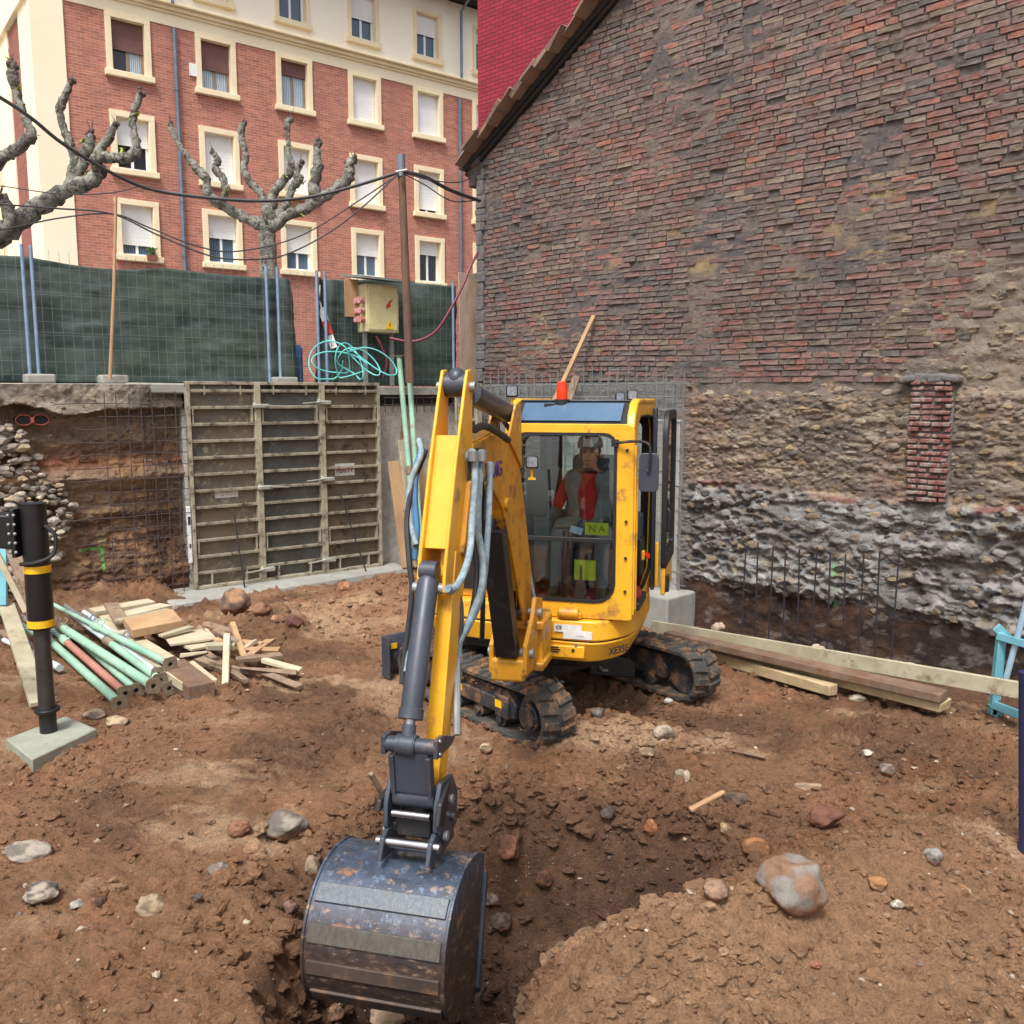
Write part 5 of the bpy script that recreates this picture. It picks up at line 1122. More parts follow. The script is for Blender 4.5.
# ================================================================== piles at the left
def lie(name, label, cat, p, q, z0, z1, w_, h_, m, group=None, jit=.004, rot=0):
    a = gz(p[0], p[1], z0); c = gz(q[0], q[1], z1); b = MB(); upv = Matrix.Rotation(rot, 3, (c-a).normalized()) @ Vector((0, 0, 1))
    n = 1; b.beam(a, c, w_, h_, up=upv, jit=jit); o = b.build(name, m, None, bevel=.005); return tag(o, label, cat, group)
PG = 'pale green steel props lying in the pile'
def prop_(p, q, z0, z1, m, label, r=.033, plate=True, mid=None, inner=None):
    a = gz(p[0], p[1], z0); c = gz(q[0], q[1], z1); T_ = thing('steel_prop', label, 'prop', c, 0, PG)
    k = a.lerp(c, mid or .42)
    b = MB(); b.tube([k, c], r, 14); b.build('outer_tube', m, T_, world=True)
    b = MB(); b.tube([a, k], r*.76, 12); b.build('inner_tube', inner or m, T_, world=True)
    d_ = (c-a).normalized(); b = MB(); b.tube([k-d_*.10, k-d_*.08, k+d_*.08, k+d_*.1], [r*1.05, r*1.28, r*1.28, r*1.05], 14); b.tube(catmull([k+Vector((.0, 0, r)), k+Vector((.04, 0, r+.05)), k+d_*.08+Vector((.05, 0, r+.04)), k+d_*.12+Vector((0, 0, r))]), .007, 6); b.build('collar', random.choice((M_plate, M_mint, MATS.get('prop_blue') or mat('prop_blue', (112, 130, 156), (92, 110, 136), 6, .6))), T_, world=True)
    if plate:
        sd = d_.cross(Vector((0, 0, 1))).normalized(); u_ = sd.cross(d_); ang = random.uniform(-.25, .25); s1 = sd*math.cos(ang)+u_*math.sin(ang); u1 = u_*math.cos(ang)-sd*math.sin(ang); h = .062
        O = [c+s1*h*a_+u1*h*b_ for a_, b_ in ((-1, -1), (1, -1), (1, 1), (-1, 1))]; n8 = []
        O8 = []; I8 = []
        for i in range(16):
            an = 2*math.pi*(i+.5)/16; ca, sa = math.cos(an), math.sin(an); mx = max(abs(ca), abs(sa)); O8.append(c+s1*h*ca/mx+u1*h*sa/mx); I8.append(c+s1*.02*ca+u1*.02*sa)
        b = MB(); b.ring(O8, I8, d_*.010); b.build('end_plate', M_plate, T_, world=True)
        b = MB(); b.cyl(c-d_*.004, c+d_*.002, r*.72, 14); b.build('bore', M_hole, T_, world=True)
PR = [((18, 612), (119, 703), .05, .05, M_mint, 'green prop at the near edge of the pile, ending nearest the viewer', .036),
 ((30, 610), (125, 693), .12, .05, M_pinkp, 'faded red prop among the green ones', .034),
 ((40, 606), (136, 690), .05, .05, M_mint, 'green prop half hidden just right of the faded red one', .032),
 ((20, 600), (153, 686), .2, .13, M_mint, 'stout mint prop lying across the top from left to the middle plates', .04),
 ((66, 606), (158, 674), .14, .12, M_whitep, 'worn pale prop ending at the upper cluster of plates', .034),
 ((50, 603), (170, 664), .26, .20, M_mint, 'topmost thin mint prop crossing the pile towards the brown beam', .03),
 ((70, 612), (169, 688), .08, .04, M_mint, 'mint prop low under the crossing one, ending beside the brown beam', .034),
 ((74, 616), (160, 680), .2, .1, M_mint, 'mint prop with a rusty collar in the back of the pile', .036),
 ((84, 612), (172, 676), .16, .08, M_whitep, 'whitish prop at the far side of the pile beside the long pale board', .034),
 ((4, 640), (60, 668), .08, .05, M_whitep, 'whitish prop end poking out left of the outrigger leg', .034),
 ((-20, 600), (46, 640), .16, .12, M_mint, 'mint prop behind the pale leaning plank left of the outrigger', .03),
 ((-20, 622), (40, 652), .10, .08, M_pinkp, 'reddish prop behind the pale leaning plank left of the outrigger', .03)]
for a in PR: prop_(*a[:6], r=a[6], plate=a[1][0] > 60, mid=random.uniform(.3, .5), inner=random.choice((M_whitep, M_mint, M_galv)))
WG = 'boards stacked beside the props'
lie('wooden_beam', 'long pale board lying beside the props with a split brown near end', 'board', (98, 622), (196, 684), .12, .10, .24, .07, M_wood_p, WG)
lie('wooden_beam', 'thick muddy brown beam end at the near corner of the pile', 'beam', (172, 668), (202, 692), .09, .07, .22, .13, M_wood_d, WG)
lie('wooden_board', 'pale yellow board farthest back in the stack by the footing', 'board', (92, 612), (152, 602), .12, .12, .2, .05, M_wood_p, WG)
lie('wooden_board', 'second pale yellow board in the back of the stack', 'board', (106, 620), (166, 606), .17, .17, .22, .05, M_wood_p, WG)
lie('wooden_board', 'small pale batten on top of the back boards', 'board', (118, 622), (168, 611), .23, .22, .09, .05, M_wood_y, WG)
lie('wooden_board', 'grey narrow board slanting over the back boards', 'board', (111, 604), (122, 622), .26, .24, .14, .03, M_wood_g, WG)
lie('wooden_board', 'wide tan board lying slantwise on top of the stack', 'board', (128, 628), (178, 618), .25, .28, .34, .08, M_wood_o, WG, rot=.15)
lie('wooden_board', 'flat square shuttering board on the right of the stack', 'board', (166, 640), (212, 634), .16, .16, .42, .025, M_wood_p, WG)
lie('wooden_board', 'thin pale lath on the flat square board', 'board', (160, 636), (192, 627), .21, .22, .07, .03, M_wood_y, WG)
lie('wooden_board', 'pale board edge right of the long board', 'board', (140, 618), (205, 648), .13, .12, .26, .03, M_wood_p, WG)
SG = 'weathered scraps in the wood heap'
sc = [((198, 628), (222, 650), .16, .10, .05, .04, 'g'), ((205, 624), (240, 632), .2, .18, .06, .03, 'g'), ((216, 640), (262, 645), .16, .14, .07, .03, 'o'), ((220, 650), (280, 651), .14, .12, .09, .05, 'o'),
 ((196, 658), (238, 676), .10, .05, .06, .05, 'g'), ((203, 650), (246, 682), .06, .05, .06, .05, 'g'), ((210, 662), (250, 672), .12, .06, .05, .04, 'g'), ((236, 660), (282, 656), .14, .12, .08, .05, 'g'),
 ((240, 668), (298, 672), .10, .06, .09, .04, 'g'), ((262, 672), (300, 688), .05, .02, .07, .04, 'g'), ((262, 660), (300, 670), .12, .07, .07, .03, 'p'), ((228, 634), (226, 684), .30, .04, .045, .04, 'p'),
 ((206, 646), (236, 646), .22, .2, .09, .05, 'y'), ((180, 655), (208, 652), .15, .16, .06, .03, 'p'), ((232, 622), (246, 660), .28, .12, .05, .03, 'o'), ((244, 648), (256, 640), .16, .2, .04, .03, 'p'),
 ((190, 664), (214, 684), .06, .03, .07, .05, 'p'), ((215, 630), (238, 642), .24, .2, .05, .05, 'g'), ((250, 655), (270, 640), .15, .12, .10, .03, 'o')]
mm = {'g': M_wood_g, 'o': M_wood_o, 'p': M_wood_p, 'y': M_wood_y, 'd': M_wood_d}
desc = ['grey stick at the top left of the scrap heap', 'thin grey lath lying highest across the scrap heap', 'orange-brown lath high on the right of the scrap heap', 'broad brown slat across the middle of the scrap heap', 'grey stick at the left foot of the scrap heap', 'long grey stick slanting down the front of the scrap heap', 'grey splintered stick below the slanting one', 'grey board in the right middle of the scrap heap', 'long grey board reaching right out of the scrap heap', 'grey plank end lying farthest right on the soil', 'pale splintered slat at the right end of the scrap heap', 'upright pale stake stuck in the scrap heap', 'short yellowish block on the left of the scrap heap', 'pale lath end beside the square shuttering board', 'brown slat leaning beside the upright pale stake', 'short pale offcut pointing up at the right of the heap', 'pale stick between the brown beam end and the scrap heap', 'grey offcut crossing behind the upright stake', 'brown board piece tilted at the back right of the heap']
for a, l in zip(sc, desc): lie('wood_scrap', l, 'wood scrap', a[0], a[1], a[2], a[3], a[4], a[5], mm[a[6]], SG, jit=.012, rot=random.uniform(-.4, .4))
LG = 'planks leaning at the left edge'
def lean2(label, p, q, w_, m, h_=.03):
    b = MB(); b.beam(at(*p), at(*q), w_, h_, up=(0, -1, .2), jit=.006); o = b.build('wooden_plank', m, None, bevel=.004); tag(o, label, 'plank', LG)
lie('wooden_plank', 'wide pale yellow plank lying towards the viewer, left of the outrigger leg', 'plank', (6, 604), (40, 704), .38, .04, .15, .035, M_wood_y, LG)
lean2('thin pale batten leaning at the left edge behind the outrigger arm', (26, 612, 8.3), (-8, 545, 8.3), .06, M_wood_p)
lean2('brown weathered plank leaning behind the outrigger arm', (36, 622, 8.5), (10, 540, 8.7), .13, M_wood_g)
lean2('tan weathered plank leaning next to the outrigger leg', (44, 628, 8.6), (22, 538, 8.8), .13, M_wood_d)
lean2('turquoise board edge at the far left behind the planks', (2, 606, 8.9), (2, 540, 9.1), .1, M_tealp)
# ================================================================== timbers at the right
TG = 'long timbers lying along the trench'
def timber(label, p, q, z0, z1, w_, h_, m):
    b = MB(); a = gz(p[0], p[1], z0); c = gz(q[0], q[1], z1); n = 5
    for i in range(1): b.beam(a, c, w_, h_, jit=.008)
    o = b.build('timber_beam', m, None, bevel=.008); tag(o, label, 'timber', TG)
timber('long yellowish board on edge lying highest and farthest back, running out of frame right', (652, 626), (1120, 708), .13, .36, .05, .13, M_wood_y)
timber('dark brown plank lying on top before the long yellowish board', (668, 634), (944, 697), .20, .20, .16, .07, M_wood_d)
timber('tan plank under the dark brown one', (690, 643), (946, 706), .10, .12, .17, .08, M_wood)
timber('short pale rounded timber nearest the viewer in front of the planks', (688, 648), (834, 690), .06, .08, .12, .10, M_wood)
timber('pale thin timber between the nearest one and the tan plank', (686, 645), (840, 680), .10, .1, .09, .06, M_wood_p)
for px, py, w_, l in ((720, 627, .10, 'dried mortar lump on the left part of the yellowish board'), (817, 649, .14, 'dried mortar lump midway on the yellowish board'), (905, 668, .14, 'dried mortar lump on the right part of the yellowish board')):
    b = MB(); c = gz(px, py, .26); [b.sphere(c+Vector((random.uniform(-.05, .05), random.uniform(-.02, .02), random.uniform(-.02, .02))), random.uniform(.025, .045), 8, 6) for _ in range(6)]; o = b.build('mortar_lump', MATS['grey_brown_board'], None); tag(o, l, 'mortar lump')
for (p, q, z, l) in (((833, 688), (848, 688), .04, 'round brown log end beside the nearest timber'), ((890, 702), (906, 700), .04, 'short log chock under the plank ends')):
    b = MB(); b.tube([gz(p[0], p[1], z), gz(q[0], q[1], z)], .055, 12); o = b.build('log_chock', M_wood_d, None, bevel=.006); tag(o, l, 'log')
lie('wooden_stick', 'pale splintered stick stuck in the soil right of the hole', 'stick', (690, 810), (724, 792), .0, .06, .035, .02, M_wood_o)
lie('wooden_stick', 'thin brown root lying on the soil before the right track', 'root', (732, 750), (766, 757), .02, .02, .03, .02, M_wood_d)
lie('wooden_stick', 'dark stick standing in the soil behind the quick coupler', 'stick', (371, 773), (384, 797), .22, .02, .035, .025, M_wood_g)
# turquoise trestle at the right edge
ts_ = thing('steel_trestle', 'turquoise steel trestle frame with pale blue brace at the right edge', 'trestle', at(1000, 716, 6.75))
def tb(name, p, q, w_, h_, m, Y=6.75, Y2=None): b = MB(); b.beam(at(p[0], p[1], Y), at(q[0], q[1], Y2 or Y), w_, h_, up=(0, -1, 0)); b.build(name, m, ts_, world=True, bevel=.003)
tb('upright', (1001, 632), (992, 714), .05, .05, M_tealp); tb('upright', (1004, 636), (998, 700), .03, .03, M_tealp)
tb('bracket', (1008, 638), (996, 627), .07, .02, M_tealp); tb('top_rail', (998, 636), (1090, 662), .055, .05, M_tealp, 6.75, 6.2); tb('bottom_rail', (992, 704), (1090, 742), .06, .05, M_tealp, 6.75, 6.2); tb('upright', (1090, 660), (1090, 764), .05, .05, M_tealp, 6.2, 6.2); tb('upright', (995, 704), (993, 722), .05, .05, M_tealp); tb('toe', (991, 703), (1002, 714), .05, .04, M_tealp)
b = MB(); b.tube([at(1003, 690, 6.75), at(1034, 575, 6.5)], .022, 10); b.build('brace', M_lightblue, ts_, world=True)
nv = thing('steel_post', 'navy blue steel post standing at the right edge in front of the trestle', 'post', gp(1027, 850))
pp = nv.location.copy(); b = MB(); tp_ = at(1028, 672, pp.y-.0); b.tube([pp-Vector((0, 0, .03)), pp+Vector((0, 0, .06)), tp_], [.05, .045, .045], 16); b.build('post_tube', M_navy, nv, world=True)
b = MB(); b.box(pp+Vector((.02, 0, .01)), (.10, .10, .02)); b.build('base_plate', M_navy, nv, world=True)
# ================================================================== mini excavator
SLW = Vector((.26, 7.25, 0)); HM = Matrix.Translation((.223, 7.28, 0)) @ Matrix.Rotation(R(-15), 4, 'Z'); TM = Matrix.Translation(SLW) @ Matrix.Rotation(R(38), 4, 'Z')
YAW = R(14.0); BF = Vector((.055, 5.9, 0)); BM = Matrix.Translation(BF) @ Matrix.Rotation(-YAW, 4, 'Z')   # local x = w, local y = -s
ex = thing('mini_excavator', 'yellow mini excavator on rubber tracks with cab, its bucket lowered into the hole', 'excavator', SLW)
def hb(b, name, m, **k): b.xf(HM); return b.build(name, m, k.pop('parent', ex), world=True, **k)
def bb(b, name, m, **k): b.xf(BM); return b.build(name, m, k.pop('parent', ex), world=True, **k)
def tbb(b, name, m, **k): b.xf(TM); return b.build(name, m, k.pop('parent', ex), world=True, **k)
def bs(s, w, z): return Vector((w, -s, z))
def sideprism(b, pts, w0, w1): b.prism([bs(s, w0, z) for s, z in pts], [bs(s, w1, z) for s, z in pts]); return b
# ---- tracks
def track(xc, out):
    yc, zc, Rr = .77, .222, .185; Ltop = 2*yc; per = 2*Ltop+2*math.pi*Rr; n = 44
    def path(u):
        u = u % per
        if u < Ltop: return Vector((0, -yc+u, zc-Rr)), Vector((0, 0, -1))
        u -= Ltop
        if u < math.pi*Rr: a = u/Rr; return Vector((0, yc+Rr*math.sin(a), zc-Rr*math.cos(a))), Vector((0, math.sin(a), -math.cos(a)))
        u -= math.pi*Rr
        if u < Ltop: return Vector((0, yc-u, zc+Rr-.018*math.sin(math.pi*u/Ltop)**2)), Vector((0, 0, 1))
        u -= Ltop; a = u/Rr; return Vector((0, -yc-Rr*math.sin(a), zc+Rr*math.cos(a))), Vector((0, -math.sin(a), math.cos(a)))
    W = .30; b = MB(); N = 132; ringv = []
    for i in range(N):
        p, nn = path(per*i/N); rib = .006 if i % 3 == 0 else 0
        ringv += [p+Vector((xc-W/2, 0, 0))-nn*(.012), p+Vector((xc-W/2, 0, 0))+nn*.016, p+Vector((xc+W/2, 0, 0))+nn*.016, p+Vector((xc+W/2, 0, 0))-nn*(.012+rib)]
    fs = [(i*4+k, i*4+(k+1) % 4, ((i+1) % N)*4+(k+1) % 4, ((i+1) % N)*4+k) for i in range(N) for k in range(4)]
    b.add(ringv, fs)
    for i in range(n):
        for side in (-1, 1):
            u = per*(i+(.5 if side > 0 else 0))/n; hw = per/n*.31
            p0, n0 = path(u-hw); p1, n1 = path(u+hw); sl = .022
            q0, m0 = path(u-hw+sl); q1, m1 = path(u+hw+sl)
            xi = xc+side*.012; xo = xc+side*(W/2+.008)
            base = [q0+Vector((xi, 0, 0))+m0*.012, p0+Vector((xo, 0, 0))+n0*.012, p1+Vector((xo, 0, 0))+n1*.012, q1+Vector((xi, 0, 0))+m1*.012]
            top = [q0+Vector((xi, 0, 0))+m0*.042+(q1-q0)*.14, p0+Vector((xo-side*.02, 0, 0))+n0*.042+(p1-p0)*.14, p1+Vector((xo-side*.02, 0, 0))+n1*.042-(p1-p0)*.14, q1+Vector((xi, 0, 0))+m1*.042-(q1-q0)*.14]
            b.hexa(base, top)
    T_ = tbb(b, 'track', M_rubber, bevel=.004, seg=1)
    # frame box, hub, rollers
    b = MB(); w2 = .095
    b.prism([(xc-w2, y, z) for y, z in ((-.58, .14), (.56, .14), (.60, .24), (.55, .33), (.1, .345), (-.50, .335), (-.60, .25))], [(xc+w2, y, z) for y, z in ((-.58, .14), (.56, .14), (.60, .24), (.55, .33), (.1, .345), (-.50, .335), (-.60, .25))])
    b.box((xc+out*.105, -.02, .215), (.03, 1.02, .11)); b.box((xc+out*.105, -.46, .22), (.05, .16, .17)); tbb(b, 'track_frame', M_under, parent=T_, bevel=.01)
    for y, r_, nm in ((-.77, .165, 'idler_wheel'), (.77, .16, 'drive_sprocket')):
        b = MB(); b.cyl((xc-.06, y, zc), (xc+.06, y, zc), r_, 28); b.cyl((xc+out*.06, y, zc), (xc+out*.125, y, zc), .105, 24); b.cyl((xc+out*.125, y, zc), (xc+out*.14, y, zc), .08, 20)
        for k in range(6): a = k*math.pi/3; b.cyl((xc+out*.125, y+.09*math.cos(a), zc+.09*math.sin(a)), (xc+out*.134, y+.09*math.cos(a), zc+.09*math.sin(a)), .009, 6)
        tbb(b, nm, M_under, parent=T_, bevel=.006)
    b = MB(); b.box((xc, -.70, zc), (.05, .3, .09)); [b.cyl((xc-.1, y, .105), (xc+.1, y, .105), .055, 16) for y in (-.42, -.14, .14, .42)]; [b.cyl((xc+out*.1, y, .105), (xc+out*.125, y, .105), .03, 10) for y in (-.42, -.14, .14, .42)]; tbb(b, 'rollers', M_under, parent=T_, bevel=.004)
    for y in (-.40, .12):
        b = MB(); b.box((xc+out*(.1315 if y < 0 else .1215), y-.03, .235), (.003, .075, .055)); tbb(b, 'sticker', M_decal_y, parent=T_)
    # dirt lying on the frame shoulder
    b = MB()
    for _ in range(46): b.sphere((xc+out*random.uniform(.02, .125), random.uniform(-.5, .52), .335+random.uniform(-.03, .008)), random.uniform(.008, .024), 6, 4, (1.3, 1.3, .6))
    tbb(b, 'clinging_soil', MATS['clinging'] if 'clinging' in MATS else mat('clinging', (126, 88, 62), (104, 72, 52), 14, .95, 0, .6, 50, .01), parent=T_)
    return T_
track(-.665, -1); track(.93, 1)
b = MB(); b.box((0, 0, .38), (.62, .72, .16)); b.cyl((0, 0, .44), (0, 0, .56), .34, 32)
for sx in (-1, 1):
    for sy in (-1, 1): b.hexa([(sx*.2, sy*.10, .24), (sx*.62, sy*.22, .16), (sx*.62, sy*.46, .16), (sx*.2, sy*.36, .24)], [(sx*.2, sy*.10, .46), (sx*.62, sy*.22, .30), (sx*.62, sy*.46, .30), (sx*.2, sy*.36, .46)])
tbb(b, 'undercarriage_frame', M_black, bevel=.012)
b = MB(); b.box((.12, -.372, .37), (.05, .004, .05)); tbb(b, 'sticker', M_decal_y)
for sx in (-.2, .28):
    b = MB(); b.tube([(sx, -.38, .30), (sx, -.42, .28), (sx+.05, -.42, .27)], .012, 6); tbb(b, 'tow_eye', M_galv)
# blade at the rear
b = MB(); prof = [(1.27, .02), (1.215, .10), (1.20, .2), (1.215, .3), (1.26, .385), (1.285, .385), (1.245, .3), (1.235, .2), (1.25, .1), (1.30, .02)]
b.prism([(-.80, y, z) for y, z in prof], [(.80, y, z) for y, z in prof])
for sx in (-.795, .795): b.box((sx, 1.21, .2), (.015, .13, .37))
bl = tbb(b, 'dozer_blade', M_dgrey, bevel=.004)
b = MB(); [b.beam((sx*.28, .35, .30), (sx*.34, 1.2, .16), .07, .10) for sx in (-1, 1)]; b.box((0, 1.17, .16), (.9, .06, .09)); tbb(b, 'blade_arm', M_black, parent=bl, bevel=.008)
b = MB(); b.box((-.72, 1.196, .30), (.06, .004, .05)); tbb(b, 'sticker', M_decal_y, parent=bl)
# ---- upper structure
def deck(z0, z1, k, pts, top=1.0):
    cx, cy = .0, .1; A = [Vector(((x-cx)*k+cx, (y-cy)*k+cy, z0)) for x, y in pts]; B_ = [Vector(((x-cx)*top+cx, (y-cy)*top+cy, z1)) for x, y in pts]; b = MB(); b.prism(A, B_); return b
def roundpoly(pts, r=.1, n=4):
    out = []; m = len(pts)
    for i in range(m):
        p = Vector(pts[i]); a = Vector(pts[i-1]); c = Vector(pts[(i+1) % m]); ra = min(r, (a-p).length*.45, (c-p).length*.45); p0 = p+(a-p).normalized()*ra; p1 = p+(c-p).normalized()*ra
        for k in range(n+1): t = k/n; out.append(tuple(p0*(1-t)**2+p*2*t*(1-t)+p1*t*t))
    return out
BP = roundpoly([(.10, -.90), (.66, -.93), (.86, -.66), (.89, .3), (.76, .76), (.42, 1.0), (0, 1.06), (-.42, 1.0), (-.76, .76), (-.87, .3), (-.87, -.40), (-.36, -.50), (.08, -.56)], .13)
body = hb(deck(.585, .745, .93, BP, 1.0), 'body_skirt', M_yellow, bevel=.012)
hb(deck(.745, .755, .985, BP, .985), 'panel_gap', M_blackrub, parent=body)
hb(deck(.755, .90, 1.0, BP, .992), 'upper_skirt', M_yellow, parent=body, bevel=.012)
hb(deck(.50, .586, .80, BP, .85), 'turntable_deck', M_black)
# raised lower panel, vents, bolts, stickers
b = MB(); b.box((.34, -.905, .67), (.42, .03, .09)); hb(b, 'vent_panel', M_yellow, parent=body, bevel=.008)
b = MB(); [b.box((.32+dx, -.922, z), (l, .006, .009)) for z, l, dx in ((.70, .085, .0), (.683, .115, .0), (.666, .085, .0))]; b.cyl((.47, -.918, .685), (.47, -.926, .685), .012, 10); hb(b, 'vent_slots', M_ink, parent=body)
b = MB(); [b.cyl((x, -.90, .728), (x, -.925, .728), .012, 8) for x in (.22, .49)]; hb(b, 'bolt', M_galv, parent=body)
b = MB(); b.box((.43, -.922, .845), (.20, .005, .055)); b.box((.50, -.9225, .80), (.21, .005, .06)); st = hb(b, 'sticker', M_decal_w, parent=body)
def Ht(x, y, z): return HM @ Matrix.Translation((x, y, z)) @ Matrix.Rotation(R(90), 4, 'X')
text('lettering', 'CE', .035, Ht(.365, -.927, .848), M_ink, st); text('lettering', '-- -- ---', .018, Ht(.52, -.927, .795), M_ink, st)
# model number on the rounded right flank
ang = math.atan2(-.66+.93, .86-.66); mid = Vector((.775, -.81, .66)); Mx = HM @ Matrix.Translation((.787, -.80, .685)) @ Matrix.Rotation(ang, 4, 'Z') @ Matrix.Rotation(R(90), 4, 'X')
text('lettering', 'XE35E', .072, Mx @ Matrix.Translation((-.02, 0, .010)), M_ink, body, .002)
b = MB(); b.cyl((.36, -.885, .945), (.50, -.885, .945), .042, 16); b.box((.43, -.86, .93), (.18, .06, .04)); hb(b, 'tilt_hinge', M_yellow_d, parent=body, bevel=.005)
# engine covers behind the boom
b = MB(); b.prism([(x, y, .9) for x, y in roundpoly([(-.82, -.36), (-.12, -.36), (-.12, .95), (-.5, .93), (-.82, .6)], .1)], [(x, y, 1.42) for x, y in roundpoly([(-.76, -.26), (-.12, -.26), (-.12, .88), (-.48, .86), (-.76, .55)], .1)]); hb(b, 'engine_cover', M_yellow, bevel=.03, seg=3)
b = MB(); b.prism([(x, y, .9) for x, y in roundpoly([(-.12, .55), (.84, .55), (.72, .75), (.4, .96), (-.12, 1.0)], .06)], [(x, y, 1.32) for x, y in roundpoly([(-.12, .60), (.80, .6), (.7, .74), (.38, .9), (-.12, .95)], .06)]); hb(b, 'counterweight', M_yellow, bevel=.03, seg=3)
b = MB(); b.box((-.42, -.375, 1.12), (.38, .03, .30)); b.box((-.42, -.36, 1.36), (.42, .03, .1)); hb(b, 'cover_grille', M_blackrub, bevel=.01)
# ---- cab
X0, X1c, YF, YB, ZB, ZT = -.055, .875, -.845, .60, .905, 2.30
cab = MB(); O = rrect(X0, X1c, ZB, ZT, [.05, .05, .02, .02]); I = rrect(X0+.085, X1c-.125, ZB+.12, ZT-.065, [.09, .07, .10, .14])
cab.ring([(x, YF, z) for x, z in O], [(x, YF, z) for x, z in I], (0, .07, 0)); cabo = hb(cab, 'cab', M_yellow, bevel=.008)
b = MB(); I2 = rrect(X0+.103, X1c-.143, ZB+.138, ZT-.083, [.075, .055, .085, .125]); I0 = rrect(X0+.081, X1c-.121, ZB+.116, ZT-.061, [.094, .074, .104, .144])
b.ring([(x, YF-.006, z) for x, z in I0], [(x, YF-.006, z) for x, z in I2], (0, .03, 0)); hb(b, 'window_seal', M_blackrub, parent=cabo)
b = MB(); b.prism([(x, YF+.000+.10*(z-.95)/1.3, z) for x, z in I2], [(x, YF+.004+.10*(z-.95)/1.3, z) for x, z in I2]); hb(b, 'windscreen', M_glass, parent=cabo)
# side frames: door side open
ytop = 2.455
O = [(YF+.072, ZB), (YB, ZB), (YB, 2.30), (YB-.10, ytop-.01), (YF+.25, ytop), (YF+.10, 2.36), (YF+.072, 2.28)]
def ring_yz(b, x, O, I, off): b.ring([(x, y, z) for y, z in O], [(x, y, z) for y, z in I], (off, 0, 0)); return b
O8 = [(YF+.074, ZB), (.0, ZB), (YB, ZB), (YB, 1.7), (YB, 2.30), (YB-.12, ytop-.01), (-.1, ytop), (YF+.27, ytop), (YF+.12, 2.38), (YF+.074, 2.26), (YF+.074, 1.7)]
I8 = [(YF+.11, ZB+.09), (.0, ZB+.09), (.42, ZB+.16), (.50, 1.7), (.46, 2.24), (.34, 2.33), (-.1, 2.35), (YF+.32, 2.35), (YF+.19, 2.29), (YF+.13, 2.17), (YF+.11, 1.7)]
b = MB(); ring_yz(b, X1c, O8, I8, -.05); hb(b, 'door_frame', M_yellow, parent=cabo, bevel=.008)
b = MB(); I8b = [(y*.98-.0, z+(.012 if z < 1.7 else -.012)) for y, z in I8]; ring_yz(b, X1c-.004, I8, [(y+(.012 if y < 0 else -.012), z+(.012 if z < 1.7 else -.012)) for y, z in I8], -.03); hb(b, 'door_seal', M_blackrub, parent=cabo)
b = MB(); ring_yz(b, X0, O8, I8, .05); hb(b, 'side_frame', M_cabgrey, parent=cabo, bevel=.008)
b = MB(); b.prism([(X0+.02, y, z) for y, z in I8], [(X0+.024, y, z) for y, z in I8]); hb(b, 'side_window', M_glass, parent=cabo)
b = MB(); O = rrect(X0+.05, X1c-.05, ZB, 2.40, .03); I = rrect(X0+.12, X1c-.12, 1.45, 2.30, .08); b.ring([(x, YB, z) for x, z in O], [(x, YB, z) for x, z in I], (0, -.05, 0)); hb(b, 'rear_frame', M_blackrub, parent=cabo, bevel=.008)
b = MB(); b.prism([(x, YB-.03, z) for x, z in I], [(x, YB-.026, z) for x, z in I]); hb(b, 'rear_window', M_glass, parent=cabo)
# roof with sloping front light
b = MB(); b.hexa([(X0+.05, YF+.27, ytop-.05), (X1c-.05, YF+.27, ytop-.05), (X1c-.05, YB-.06, ytop-.06), (X0+.05, YB-.06, ytop-.06)], [(X0+.05, YF+.24, ytop+.012), (X1c-.05, YF+.24, ytop+.012), (X1c-.05, YB-.06, ytop), (X0+.05, YB-.06, ytop)]); hb(b, 'roof', M_dgrey, parent=cabo, bevel=.01)
b = MB(); b.hexa([(X0+.05, YF+.03, 2.275), (X1c-.055, YF+.03, 2.275), (X1c-.055, YF+.25, ytop-.03), (X0+.05, YF+.25, ytop-.03)], [(X0+.05, YF+.015, 2.295), (X1c-.055, YF+.015, 2.295), (X1c-.055, YF+.235, ytop-.005), (X0+.05, YF+.235, ytop-.005)]); rf_ = hb(b, 'roof_light_frame', M_blackrub, parent=cabo, bevel=.006)
b = MB(); b.hexa([(X0+.10, YF+.036, 2.318), (X1c-.105, YF+.036, 2.318), (X1c-.105, YF+.20, 2.44), (X0+.10, YF+.20, 2.44)], [(X0+.10, YF+.030, 2.322), (X1c-.105, YF+.030, 2.322), (X1c-.105, YF+.194, 2.444), (X0+.10, YF+.194, 2.444)]); hb(b, 'roof_light', M_roofglass, parent=cabo)
for x0, x1 in ((X0, X0+.055), (X1c-.06, X1c)):
    pf = [(YF+.0, 2.27), (YF+.04, 2.37), (YF+.15, 2.45), (YF+.28, 2.475), (YB-.15, 2.47), (YB-.03, 2.40), (YB-.03, 2.36), (YB-.15, 2.41), (YF+.28, 2.42), (YF+.16, 2.39), (YF+.074, 2.27)]
    b = MB(); b.prism([(x0, y, z) for y, z in pf], [(x1, y, z) for y, z in pf]); hb(b, 'roof_rail', M_yellow, parent=cabo, bevel=.012, seg=3)
# pillar side flange, bolts, grab rail
b = MB(); b.box((X1c+.006, YF+.04, 1.55), (.014, .05, 1.2)); b.box((X1c+.016, YF+.06, 1.45), (.012, .022, .95)); hb(b, 'pillar_flange', M_yellow, parent=cabo, bevel=.004)
b = MB(); [b.cyl((X1c-.05, YF-.001, z), (X1c-.05, YF-.014, z), .011, 8) for z in (2.12, 1.62, 1.36, 1.12)]; hb(b, 'bolt', M_ink, parent=cabo)
